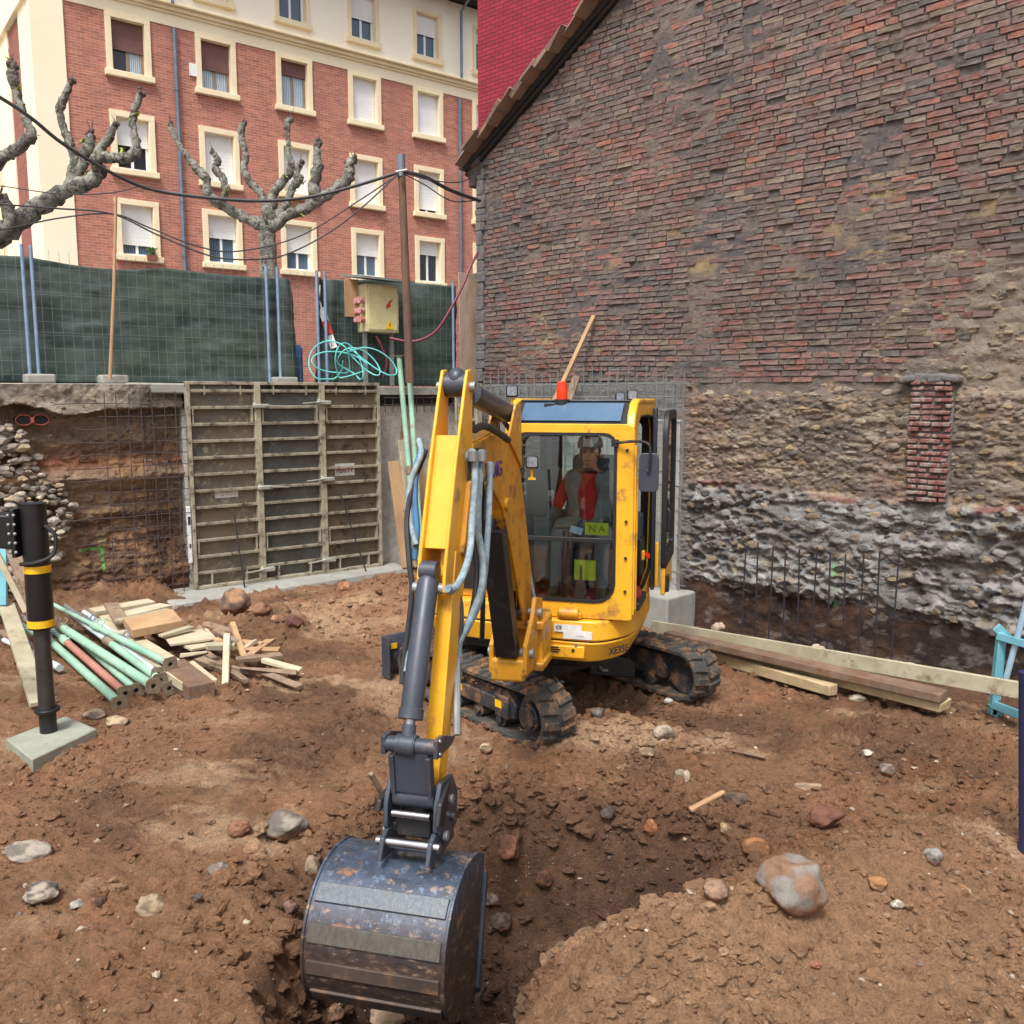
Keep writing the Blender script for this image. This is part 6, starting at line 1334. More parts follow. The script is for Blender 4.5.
# interior
b = MB(); b.box(((X0+X1c)/2, -.12, .93), (.8, 1.3, .05)); hb(b, 'floor', M_redmat, parent=cabo)
b = MB(); b.box((.42, .16, 1.13), (.46, .46, .34)); b.box((.42, .10, 1.335), (.47, .46, .10)); seat = hb(b, 'seat', M_seat, parent=cabo, bevel=.04, seg=3)
b = MB(); b.box((.42, .35, 1.68), (.44, .11, .66), Matrix.Rotation(R(-8), 3, 'X')); hb(b, 'backrest', M_seat, parent=cabo, bevel=.05, seg=3)
for sx, nm in ((.10, 'console'), (.74, 'console')):
    b = MB(); b.box((sx, .0, 1.30), (.15, .62, .50)); b.box((sx, -.18, 1.57), (.15, .30, .10)); cs = hb(b, nm, M_cabgrey, parent=cabo, bevel=.03, seg=3)
    b = MB(); b.tube([(sx+.01, -.22, 1.6), (sx+.01, -.24, 1.72)], .012, 8); b.tube([(sx+.01, -.24, 1.70), (sx+.01, -.25, 1.79)], [.022, .02], 10); hb(b, 'joystick', M_blackrub, parent=cabo)
b = MB(); b.box((.13, -.62, 1.78), (.16, .06, .36)); hb(b, 'monitor', M_blackrub, parent=cabo, bevel=.02, seg=3)
b = MB(); b.box((.39, YF+.05, 1.47), (.74, .03, .035)); b.box((.36, YF+.04, 1.26), (.012, .012, .42)); b.box((.42, YF+.04, 1.26), (.012, .012, .5)); hb(b, 'guard_bar', M_blackrub, parent=cabo, bevel=.004)
b = MB(); b.box((.60, YF+.10, 1.545), (.17, .006, .09)); s1_ = hb(b, 'sticker', M_lime, parent=cabo)
text('lettering', 'N A', .07, Ht(.60, YF+.095, 1.545), MATS.get('sticker_ink') or mat('sticker_ink', (96, 120, 40), (90, 112, 36), 5, .6), s1_)
b = MB(); b.box((.50, YF+.2, 1.22), (.16, .006, .15)); hb(b, 'sticker', M_lime, parent=cabo)
b = MB(); b.box((.45, YF+.10, 1.53), (.09, .01, .05), Matrix.Rotation(R(15), 3, 'Y')); hb(b, 'paper_tag', M_lightblue, parent=cabo)
for sx in (.33, .47):
    b = MB(); b.tube([(sx, -.62, .96), (sx, -.66, 1.12), (sx, -.60, 1.5)], .011, 6); b.box((sx, -.64, 1.06), (.08, .14, .02), Matrix.Rotation(R(35), 3, 'X')); hb(b, 'travel_lever', M_blackrub, parent=cabo)
b = MB(); b.box((X1c-.03, -.52, .985), (.14, .42, .06)); hb(b, 'step_mat', M_blackrub, parent=cabo, bevel=.01)
b = MB(); b.sphere((X1c-.06, -.50, 1.03), .13, 14, 8, (.7, 1.3, .5)); hb(b, 'red_rag', M_redmat, parent=cabo)
b = MB(); b.box((X1c-.02, -.18, 1.26), (.03, .2, .3)); eb = hb(b, 'switch_box', M_blackrub, parent=cabo, bevel=.01)
b = MB(); b.box((X1c-.01, -.24, 1.28), (.05, .06, .07)); hb(b, 'stop_box', M_decal_y, parent=eb, bevel=.005); b = MB(); b.cyl((X1c+.01, -.24, 1.28), (X1c+.045, -.26, 1.28), .022, 12); hb(b, 'stop_button', M_amber, parent=eb)
# door folded back
b = MB(); DO = [(y, z) for y, z in rrect(.02, .80, 1.12, 2.38, [.12, .2, .05, .05])]; DI = [(y, z) for y, z in rrect(.09, .73, 1.24, 2.31, [.08, .14, .04, .04])]
dx = X1c+.11; ring_yz(b, dx, DO, DI, .04); do_ = hb(b, 'door', M_blackrub, bevel=.006)
b = MB(); b.prism([(dx+.015, y, z) for y, z in DI], [(dx+.02, y, z) for y, z in DI]); hb(b, 'door_window', M_glass, parent=do_)
b = MB(); b.box((dx+.02, .35, 1.03), (.035, .62, .24)); b.box((dx-.03, .05, 1.16), (.03, .06, .36)); hb(b, 'door_panel', M_yellow, parent=do_, bevel=.01)
b = MB(); b.box((dx+.05, .12, 1.5), (.03, .04, .18)); b.box((dx+.045, .10, 1.0), (.04, .05, .14)); hb(b, 'handle', M_blackrub, parent=do_, bevel=.006)
b = MB(); b.box((X1c+.02, .30, 1.65), (.03, .07, 1.5)); hb(b, 'rear_pillar_trim', M_dgrey, parent=cabo, bevel=.006)
# mirror, lamps, beacon
b = MB(); b.tube(catmull([(.74, YF-.02, 2.17), (.86, YF-.06, 2.185), (.965, YF-.10, 2.18), (.995, YF-.11, 2.13), (.99, YF-.11, 2.0)], 5), .010, 8); b.box((.74, YF-.012, 2.17), (.05, .03, .05)); mr_ = hb(b, 'mirror_arm', M_black, parent=ex)
b = MB(); b.prism([(x, YF-.09, z) for x, z in rrect(.915, 1.055, 1.84, 2.11, .035)], [(x, YF-.045, z) for x, z in rrect(.925, 1.045, 1.85, 2.10, .035)]); b.cyl((.985, YF-.09, 1.985), (.985, YF-.105, 1.985), .016, 12); hb(b, 'mirror_housing', MATS.get('mirror_plastic') or mat('mirror_plastic', (58, 60, 72), (50, 52, 64), 8, .45), parent=mr_, bevel=.010, seg=3)
def lamp(px, py, Y, s_=.085):
    c = at(px, py, Y); d_ = Vector((0, -1, 0)); b = MB(); b.box(c, (s_, .05, s_)); L_ = b.build('work_lamp', M_blackrub, ex, world=True, bevel=.012, seg=3)
    b = MB(); b.prism([c+Vector((x, -.027, z)) for x, z in rrect(-s_*.4, s_*.4, -s_*.38, s_*.38, s_*.15)], [c+Vector((x, -.023, z)) for x, z in rrect(-s_*.4, s_*.4, -s_*.38, s_*.38, s_*.15)]); b.build('lamp_lens', M_lens, L_, world=True)
    b = MB(); b.tube([c-Vector((0, -.01, s_*.5)), c-Vector((0, -.02, s_*.5+.07))], .01, 8); b.box(c-Vector((0, -.02, s_*.5+.07)), (.05, .05, .012)); b.build('lamp_bracket', M_yellow, L_, world=True)
lamp(512, 391, 6.38); lamp(632, 395, 6.62, .075); lamp(620, 397, 6.75, .07); lamp(532, 462, 5.95, .085)
c = at(562, 391, 6.6); b = MB(); b.tube([c-Vector((0, 0, .06)), c, c+Vector((0, 0, .055)), c+Vector((0, 0, .07))], [.040, .040, .037, .022], 18); bc_ = b.build('beacon', M_amber, ex, world=True)
b = MB(); b.tube([c-Vector((0, 0, .10)), c-Vector((0, 0, .06))], .056, 18); b.box(c-Vector((.03, 0, .10)), (.2, .08, .02)); b.build('beacon_base', M_blackrub, bc_, world=True)
# wipers / hinge clips on roof
# ---- swing post and boom
b = MB()
b.prism([Vector((x, .02, z)) for x, z in rrect(-.15, .15, .66, 1.04, .03)], [Vector((x, .42, z)) for x, z in rrect(-.13, .13, .60, 1.0, .03)])
for z in (.70, .98): b.box((0, .10, z), (.34, .30, .06))
sw = bb(b, 'swing_post', M_yellow_d, bevel=.012)
b = MB(); [b.prism([bs(s, x, z) for s, z in ((-.14, .90), (-.14, 1.13), (.06, 1.18), (.14, 1.06), (.34, .92), (.34, .73), (.1, .70))], [bs(s, x+.03, z) for s, z in ((-.14, .90), (-.14, 1.13), (.06, 1.18), (.14, 1.06), (.34, .92), (.34, .73), (.1, .70))]) for x in (-.125, .095)]; bb(b, 'bracket_plate', M_yellow_d, parent=sw, bevel=.006)
b = MB(); b.box(bs(.26, -.0, .76), (.22, .2, .15)); bb(b, 'swing_casting', M_yellow_d, parent=sw, bevel=.02, seg=3)
b = MB(); [b.cyl(bs(s, -.15, z), bs(s, .15, z), .03, 14) for s, z in ((0, 1.06), (.25, .85))]; bb(b, 'pin', M_galv, parent=sw)
TP = Vector((1.37, 2.57)); PP = Vector((1.92, .65)); PV = Vector((1.33, 2.16))
boomp = [(-.10, 1.0), (-.06, 1.35), (.13, 1.8), (.30, 2.12), (.48, 2.26), (.75, 2.30), (1.28, 2.25), (1.40, 2.16), (1.31, 2.07), (.90, 1.98), (.68, 1.84), (.50, 1.60), (.29, 1.27), (.12, 1.0), (0, .97)]
b = MB(); hw = .060
for x in (-hw, hw-.014): sideprism(b, boomp, x, x+.014)
boom = bb(b, 'boom', M_yellow_d, bevel=.004)
# top and bottom skin
b = MB(); up = boomp[:7]; lo = boomp[8:14][::-1]
for P_, off in ((up, -.012), (boomp[8:13], .012)):
    for i in range(len(P_)-1):
        a, c = P_[i], P_[i+1]; b.beam(bs(a[0], 0, a[1]), bs(c[0], 0, c[1]), hw*2-.03, .012, up=bs(1, 0, 1) if False else (0, 0, 1) if abs(c[0]-a[0]) > .1 else (0, 1, 0))
bb(b, 'boom_plate', M_yellow_d, parent=boom)
Mt = BM @ Matrix.Translation(bs(.98, hw+.002, 2.10)) @ Matrix.Rotation(R(90), 4, 'Z') @ Matrix.Rotation(R(90), 4, 'X')
Mt = BM @ Matrix(((0, 0, 1, hw+.003), (1, 0, 0, -.90), (0, 1, 0, 2.08), (0, 0, 0, 1)))
text('lettering', 'XCMG', .125, Mt, M_inkblue, boom, .002)
b = MB(); [b.cyl(bs(s, -hw-.03, z), bs(s, hw+.03, z), .045, 18) for s, z in ((PV.x, PV.y),)]; b.cyl(bs(.62, -hw-.02, 1.86), bs(.62, hw+.02, 1.86), .04, 16); bb(b, 'boom_pin', M_yellow_d, parent=boom)
def ram(name, a, c, rb, rr, frac, m=M_dgrey, w=0, guard=None):
    a = Vector(a); c = Vector(c); A = bs(a.x, w, a.y); C_ = bs(c.x, w, c.y); k = A.lerp(C_, frac); d_ = (C_-A).normalized()
    b = MB(); b.tube([A+d_*.03, A+d_*.05, k-d_*.05, k-d_*.05, k], [rb*.8, rb, rb, rb*1.12, rb*1.12], 22); b.cyl(A-Vector((rb*.8, 0, 0)), A+Vector((rb*.8, 0, 0)), rb*.95, 18); o = bb(b, name, m, bevel=.003)
    b = MB(); b.tube([k-d_*.02, C_], rr, 18); bb(b, 'piston_rod', M_chrome, parent=o)
    b = MB(); b.cyl(C_-Vector((rr*1.8, 0, 0)), C_+Vector((rr*1.8, 0, 0)), rr*1.8, 18); b.tube([C_-d_*.09, C_], rr*1.25, 14); bb(b, 'rod_eye', m, parent=o); return o
# boom ram with black guard
br = ram('boom_cylinder', (.27, .86), (.62, 1.86), .048, .026, .62, M_black)
b = MB(); A = bs(.33, 0, .86); C_ = bs(.68, 0, 1.72); b.beam(A+Vector((0, -.05, 0)), C_+Vector((0, -.05, 0)), .135, .035, up=(0, 1, .3)); b.beam(A+Vector((-.062, 0, 0)), C_+Vector((-.062, 0, 0)), .01, .1, up=(0, 1, .3)); b.beam(A+Vector((.062, 0, 0)), C_+Vector((.062, 0, 0)), .01, .1, up=(0, 1, .3)); bb(b, 'cylinder_guard', M_black, parent=br, bevel=.006)
# arm ram on top of boom
ram('arm_cylinder', (.36, 2.39), (TP.x-.02, TP.y-.03), .058, .028, .80, M_dgrey)
b = MB(); [b.prism([bs(s, x, z) for s, z in ((.26, 2.05), (.30, 2.44), (.42, 2.45), (.60, 2.25))], [bs(s, x+.015, z) for s, z in ((.26, 2.05), (.30, 2.44), (.42, 2.45), (.60, 2.25))]) for x in (-.075, .06)]; bb(b, 'ram_bracket', M_yellow_d, parent=boom, bevel=.004)
# ---- arm
ad = (PP-TP).normalized(); af = Vector((-ad.y, ad.x))   # along, towards front
if af.x < 0: af = -af
def A2(u, v): p = TP+ad*u+af*v; return (p.x, p.y)
AL = (PP-TP).length
plate = [A2(-.06, .0), A2(-.04, .055), (A2(.05, .075)), A2(.45, .13), A2(.98, .165), A2(1.07, .15), A2(1.10, .09), A2(1.02, .05), A2(1.02, -.13), A2(.62, -.17), A2(.44, -.155), A2(.30, -.11), A2(.1, -.06), A2(-.03, -.05)]
b = MB(); sideprism(b, plate, -.072, -.056); sideprism(b, plate, .056, .072); arm = bb(b, 'arm', M_yellow, bevel=.005)
b = MB(); inner = [A2(.30, .055), A2(.40, .075), A2(.86, .10), A2(.86, .07), A2(.42, .04)]; sideprism(b, [A2(.30, .085), A2(.86, .125), A2(.86, -.12), A2(.62, -.15), A2(.44, -.135), A2(.32, -.09)], -.057, .057)
bb(b, 'arm_web', M_yellow, parent=arm)
b = MB(); sideprism(b, [A2(.86, .045), A2(AL-.02, .055), A2(AL+.07, .03), A2(AL+.07, -.04), A2(AL-.04, -.07), A2(1.0, -.13), A2(.86, -.13)], .0, .078); bb(b, 'lower_arm', M_yellow, parent=arm, bevel=.006)
b = MB(); sideprism(b, [A2(.5, -.05), A2(.86, -.02), A2(.95, -.14), A2(.6, -.18), A2(.45, -.17)], .06, .098); bb(b, 'arm_cheek', M_yellow_d, parent=arm, bevel=.006)
b = MB(); b.cyl(bs(TP.x, -.056, TP.y-.02), bs(TP.x, .056, TP.y-.02), .06, 20); b.sphere(bs(TP.x, 0, TP.y+.01), .052, 16, 10, (.95, 1.1, 1.1)); bb(b, 'arm_head', M_dgrey, parent=arm)
b = MB()
for (u, v) in ((.03, .0), (.42, -.1), (1.05, .11)): p = A2(u, v); b.cyl(bs(p[0], -.10, p[1]), bs(p[0], .10, p[1]), .026, 14)
bb(b, 'pin', M_galv, parent=arm)
c1_ = A2(.97, .125); bend = (c1_[0], c1_[1]); low = (PP.x+.17, PP.y+.29)
ram('bucket_cylinder', bend, low, .052, .026, .86, M_dgrey, w=-.022)
# hose fittings along the bucket ram
b = MB(); p = bs(1.62, .05, 1.60); b.tube(catmull([bs(1.60, .04, 1.52), bs(1.58, .075, 1.5), bs(1.60, .085, 1.36), bs(1.64, .06, 1.25)]), .011, 8); b.box(bs(1.60, .045, 1.52), (.05, .04, .03)); b.box(bs(1.64, .05, 1.25), (.05, .04, .035)); b.box(bs(1.72, .0, 1.12), (.15, .03, .02)); bb(b, 'ram_pipe', M_dgrey)
b = MB(); b.tube(catmull([bs(1.74, -.09, 1.28), bs(1.78, -.10, 1.10), bs(1.82, -.095, .98), bs(1.9, -.08, .9)]), .014, 8); b.tube([bs(1.70, -.088, 1.32), bs(1.82, -.088, .98)], .018, 8); bb(b, 'guide_pipe', M_dgrey)
# ---- linkage, quick coupler
lk = low; ck = (PP.x+.12, PP.y-.02)
b = MB(); b.cyl(bs(lk[0], -.125, lk[1]), bs(lk[0], .125, lk[1]), .036, 18); b.cyl(bs(lk[0], -.05, lk[1]), bs(lk[0], .02, lk[1]), .05, 18); lkg = bb(b, 'bucket_link', M_dgrey, bevel=.004)
b = MB(); sideprism(b, [(lk[0]-.03, lk[1]), (lk[0]+.03, lk[1]+.01), (ck[0]+.055, ck[1]+.08), (ck[0]-.0, ck[1]+.07)], -.085, .085); bb(b, 'link_body', M_dgrey, parent=lkg, bevel=.01)
b = MB(); sideprism(b, [(lk[0]-.015, lk[1]-.04), (lk[0]+.043, lk[1]-.04), (ck[0]+.065, ck[1]+.08), (ck[0]+.02, ck[1]+.08)], -.098, -.075); sideprism(b, [(lk[0]-.015, lk[1]-.04), (lk[0]+.043, lk[1]-.04), (ck[0]+.065, ck[1]+.08), (ck[0]+.02, ck[1]+.08)], .075, .098); bb(b, 'link_rib', M_dgrey, parent=lkg, bevel=.003)
b = MB(); b.cyl(bs(ck[0], -.10, ck[1]+.05), bs(ck[0], .10, ck[1]+.05), .052, 18); bb(b, 'link_boss', M_dgrey, parent=lkg, bevel=.004)
for x0 in (-.135, .112):
    b = MB(); sideprism(b, [(lk[0]-.05, lk[1]+.04), (lk[0]+.03, lk[1]+.045), (lk[0]+.035, lk[1]-.04), (PP.x+.0, PP.y+.24), (PP.x-.06, PP.y+.26)], x0, x0+.022); bb(b, 'side_link', M_dgrey, parent=lkg, bevel=.003)
b = MB(); [b.sphere(bs(lk[0], s_*.132, lk[1]+dz), .014, 8, 6) for s_ in (-1, 1) for dz in (-.03, .03)]; bb(b, 'bolt', M_chrome, parent=lkg)
b = MB()
for x0 in (-.13, .108): sideprism(b, [(PP.x-.10, PP.y-.02), (PP.x-.02, PP.y+.09), (PP.x+.14, PP.y+.11), (PP.x+.2, PP.y+.02), (PP.x+.21, PP.y-.09), (PP.x+.10, PP.y-.2), (PP.x-.08, PP.y-.18)], x0, x0+.022)
qc = bb(b, 'quick_coupler', M_dgrey, bevel=.004)
b = MB(); sideprism(b, [(PP.x+.02, PP.y-.04), (PP.x+.16, PP.y-.05), (PP.x+.17, PP.y-.15), (PP.x+.02, PP.y-.15)], -.085, .085); b.box(bs(PP.x+.1, 0, PP.y-.12), (.23, .10, .05)); bb(b, 'coupler_body', M_black, parent=qc, bevel=.01)
b = MB(); b.cyl(bs(PP.x+.19, -.09, PP.y-.03), bs(PP.x+.19, .09, PP.y-.03), .018, 14); bb(b, 'coupler_bar', M_chrome, parent=qc)
b = MB(); [b.cyl(bs(s, x, z), bs(s, x+.02, z), .022, 12) for s, z in ((PP.x+.05, PP.y+.0), (PP.x+.13, PP.y-.14)) for x in (-.155, .135)]; bb(b, 'bolt', M_galv, parent=qc)
b = MB(); sideprism(b, [(PP.x+.06, PP.y+.10), (PP.x+.20, PP.y+.04), (PP.x+.24, PP.y-.05), (PP.x+.16, PP.y-.08)], .125, .15); sideprism(b, [(PP.x+.0, PP.y+.06), (PP.x+.22, PP.y+.04), (PP.x+.24, PP.y-.01), (PP.x+.05, PP.y-.02)], -.155, -.13); bb(b, 'coupler_hook', M_black, parent=qc, bevel=.006)
# ---- bucket
bw = .315; wc = -.065
def bpr(k=1.0):
    P_ = [(-.07, -.27), (.06, -.195), (.25, -.175), (.40, -.235), (.52, -.37), (.56, -.53), (.55, -.66), (.48, -.79), (.36, -.87), (.2, -.92), (.05, -.94)]
    return P_
def bsm():
    pts = [Vector((a[0], a[1], 0)) for a in bpr()]; return [(p.x, p.y) for p in catmull(pts, 4)]
bo_ = [(PP.x+x*.97-.02, PP.y+z*.92-.085) for x, z in bsm()]; cxb, czb = PP.x+.13, PP.y-.62
bi_ = [(cxb+(x-cxb)*.965, czb+(z-czb)*.965) for x, z in bo_]
b = MB(); nB = len(bo_)
vs = [bs(s, wc-bw, z) for s, z in bo_]+[bs(s, wc+bw, z) for s, z in bo_]+[bs(s, wc-bw, z) for s, z in bi_]+[bs(s, wc+bw, z) for s, z in bi_]
fs = [(i, i+1, nB+i+1, nB+i) for i in range(nB-1)]+[(2*nB+i, 3*nB+i, 3*nB+i+1, 2*nB+i+1) for i in range(nB-1)]+[(0, nB, 3*nB, 2*nB), (nB-1, 3*nB-1, 4*nB-1, 2*nB-1)]
b.add(vs, fs)
def bucket_mat():
    q = NT('bucket_steel'); co = q.n('ShaderNodeNewGeometry').outputs['Position']
    mp = q.n('ShaderNodeMapping'); mp.inputs['Scale'].default_value = (1, 1, 2.4); q.l(co, mp.inputs['Vector'])
    st = q.n('ShaderNodeMapping'); st.inputs['Scale'].default_value = (26, 26, 2.2); q.l(co, st.inputs['Vector'])
    f = q.noise(mp.outputs[0], 6, 8, .75); f2 = q.noise(mp.outputs[0], 16, 6, .7); f3 = q.noise(mp.outputs[0], 3, 5, .6); sc_ = q.noise(st.outputs[0], 1.0, 5, .7)
    col = q.mix(q.ramp(f, .4, .6), rgba((74, 86, 104)), rgba((52, 58, 70))); col = q.mix(q.math('MULTIPLY', q.ramp(sc_, .56, .68), .6), col, rgba((124, 140, 160)))
    sz = q.n('ShaderNodeSeparateXYZ'); q.l(co, sz.inputs[0])
    low_ = q.math('MULTIPLY', q.ramp(q.math('ADD', sz.outputs[2], q.math('MULTIPLY', f, .5)), .62, .36), .92); col = q.mix(low_, col, q.mix(q.ramp(f2, .4, .6), rgba((62, 50, 44)), rgba((84, 64, 50))))
    m1 = q.ramp(f2, .56, .64); col = q.mix(q.math('MULTIPLY', m1, .75), col, rgba((146, 124, 102))); col = q.mix(q.ramp(f3, .63, .67), col, rgba((138, 98, 72)))
    q.l(col, q.b.inputs['Base Color']); q.b.inputs['Metallic'].default_value = .35; q.l(q.math('ADD', q.math('MULTIPLY', f2, .5), .18), q.b.inputs['Roughness']); q.l(q.bump(f2, .3, .006), q.b.inputs['Normal']); return q.m
M_bucket = bucket_mat(); bk = bb(b, 'bucket', M_bucket, smooth=50)
for x0 in (wc-bw-.014, wc+bw):
    b = MB(); sideprism(b, [(cxb+(x-cxb)*1.02, czb+(z-czb)*1.02) for x, z in bo_], x0, x0+.014); bb(b, 'side_plate', M_bucket, parent=bk, bevel=.003)
b = MB(); sideprism(b, [(PP.x-.07, PP.y-.40), (PP.x+.07, PP.y-.91), (PP.x+.04, PP.y-.96), (PP.x-.10, PP.y-.43)], wc+bw+.012, wc+bw+.03); sideprism(b, [(PP.x-.07, PP.y-.40), (PP.x+.07, PP.y-.91), (PP.x+.04, PP.y-.96), (PP.x-.10, PP.y-.43)], wc-bw-.03, wc-bw-.012); bb(b, 'side_cutter', M_dgrey, parent=bk, bevel=.003)
# wear strips welded across the back
M_strip = mat('wear_strip', (78, 86, 94), (60, 67, 75), 4, .4, .2, .2, 60, .004, dirt=(150, 118, 84), damt=.4, dscale=14, stretch=(14, 14, 1.5))
M_strip2 = mat('muddy_wear_strip', (84, 82, 74), (66, 62, 56), 4, .55, .1, .2, 60, .004, dirt=(112, 84, 60), damt=.42, dscale=12, stretch=(14, 14, 1.5))
M_strip3 = mat('mud_caked_strip', (76, 62, 54), (58, 48, 42), 4, .6, .1, .3, 60, .004, dirt=(110, 82, 60), damt=.44, dscale=10)
for i, m_ in ((12, M_strip), (16, M_strip2), (20, M_strip3), (25, M_strip3)):
    a = Vector(bo_[i]); c = Vector(bo_[i+2]); n_ = Vector((a-c).orthogonal()); n_ = n_.normalized(); 
    if n_.dot(a-Vector((cxb, czb))) < 0: n_ = -n_
    b = MB(); sideprism(b, [tuple(a-n_*.01), tuple(a+n_*.012), tuple(c+n_*.012), tuple(c-n_*.01)], wc-bw+.015, wc+bw-.01); bb(b, 'wear_strip', m_, parent=bk, bevel=.003)
for k in range(5):
    x = wc-bw+.07+k*.142; b = MB(); a = bo_[-1]; b.hexa([bs(a[0]+.06, x-.03, a[1]+.01), bs(a[0]+.06, x+.03, a[1]+.01), bs(a[0]+.06, x+.03, a[1]-.03), bs(a[0]+.06, x-.03, a[1]-.03)], [bs(a[0]-.09, x-.022, a[1]-.02), bs(a[0]-.09, x+.022, a[1]-.02), bs(a[0]-.09, x+.022, a[1]-.032), bs(a[0]-.09, x-.022, a[1]-.032)]); bb(b, 'tooth', M_strip3, parent=bk)
for x0 in (-.125, .10): 
    b = MB(); sideprism(b, [(PP.x-.07, PP.y-.24), (PP.x-.02, PP.y-.07), (PP.x+.04, PP.y-.06), (PP.x+.10, PP.y-.14), (PP.x+.20, PP.y-.10), (PP.x+.26, PP.y-.12), (PP.x+.30, PP.y-.21), (PP.x+.1, PP.y-.24)], x0, x0+.022); bb(b, 'bucket_ear', M_dgrey, parent=bk, bevel=.004)
b = MB(); [b.cyl(bs(s, -.15, z), bs(s, .15, z), .024, 14) for s, z in ((PP.x+.01, PP.y-.1), (PP.x+.23, PP.y-.15))]; bb(b, 'bucket_pin', M_chrome, parent=bk)
# ---- hoses
def hose(pts, r, m, name='hydraulic_hose'):
    off = .48 if pts[-1][0] > 440 and r > .0135 and pts[0][0] < 500 and pts[0][2] < 5.2 else 0
    b = MB(); b.tube(catmull([at(p[0]-(8 if pts[-1][0] < 440 and pts[0][0] < 440 else 0), p[1], p[2]-off) for p in pts], 8), r, 10); return b.build(name, m, ex, world=True)
hose([(462, 462, 4.95), (473, 452, 4.95), (475, 480, 4.9), (472, 520, 4.85), (470, 550, 4.75), (464, 572, 4.65), (455, 588, 4.55), (447, 589, 4.45)], .017, M_hose)
hose([(482, 450, 5.05), (479, 490, 5.0), (478, 530, 4.95), (483, 560, 4.95), (481, 590, 4.9), (470, 620, 4.85), (460, 640, 4.8), (458, 655, 4.8)], .018, M_hose)
hose([(490, 462, 5.1), (489, 510, 5.05), (487, 545, 5.0), (484, 580, 5.0), (478, 606, 4.95), (465, 634, 4.9)], .016, M_hose)
hose([(491, 466, 5.15), (488, 500, 5.1), (487, 520, 5.1)], .018, M_hoseblue)
hose([(470, 455, 5.0), (466, 500, 4.95), (476, 560, 4.95), (474, 600, 4.9), (466, 630, 4.85), (457, 650, 4.8)], .014, M_hoseblk)
hose([(478, 448, 5.1), (484, 520, 5.15), (483, 600, 5.2), (482, 640, 5.3)], .014, M_hoseblk)
hose([(427, 440, 4.75), (429, 455, 4.65), (420, 478, 4.62), (417, 500, 4.6), (419, 525, 4.55), (424, 545, 4.5)], .015, M_hose)
hose([(430, 448, 4.7), (424, 470, 4.65), (423, 500, 4.6), (425, 530, 4.55), (422, 560, 4.5)], .017, M_hoseblue)
hose([(434, 450, 4.7), (421, 485, 4.62), (415, 520, 4.55), (417, 560, 4.45), (420, 590, 4.4), (416, 630, 4.35), (412, 660, 4.3), (410, 684, 4.25)], .014, M_hoseblk)
hose([(428, 455, 4.7), (416, 500, 4.6), (418, 560, 4.5), (420, 600, 4.4), (418, 640, 4.35), (414, 672, 4.25)], .013, M_hose)
hose([(503, 420, 5.6), (511, 432, 5.7), (517, 448, 5.7), (512, 455, 5.5), (495, 452, 5.2), (483, 450, 5.05)], .016, M_hoseblk)
hose([(486, 436, 5.3), (500, 442, 5.4), (512, 442, 5.6), (519, 430, 5.8)], .016, M_hoseblk)
hose([(474, 430, 5.1), (484, 426, 5.2), (497, 432, 5.4), (508, 440, 5.6)], .02, M_hoseblk)
hose([(497, 500, 5.3), (492, 540, 5.3), (494, 580, 5.35), (500, 620, 5.5)], .014, M_hoseblk)
hose([(518, 470, 6.05), (522, 510, 6.05), (528, 560, 6.1), (535, 600, 6.15)], .010, M_hose)
b = MB()
for (x, y, Y) in ((458, 655, 4.8), (456, 662, 4.8), (457, 672, 4.78)): b.tube([at(x, y, Y-.48), at(x, y+7, Y-.48)], .026, 10)
for (x, y, Y) in ((473, 456, 4.9), (482, 456, 5.0), (490, 468, 5.1)): b.tube([at(x, y-5, Y-.48), at(x, y+5, Y-.48)], .024, 10)
b.tube([at(457, 655, 4.32), at(457, 735, 4.1)], .018, 8)
b.build('hose_fitting', M_galv, ex, world=True)
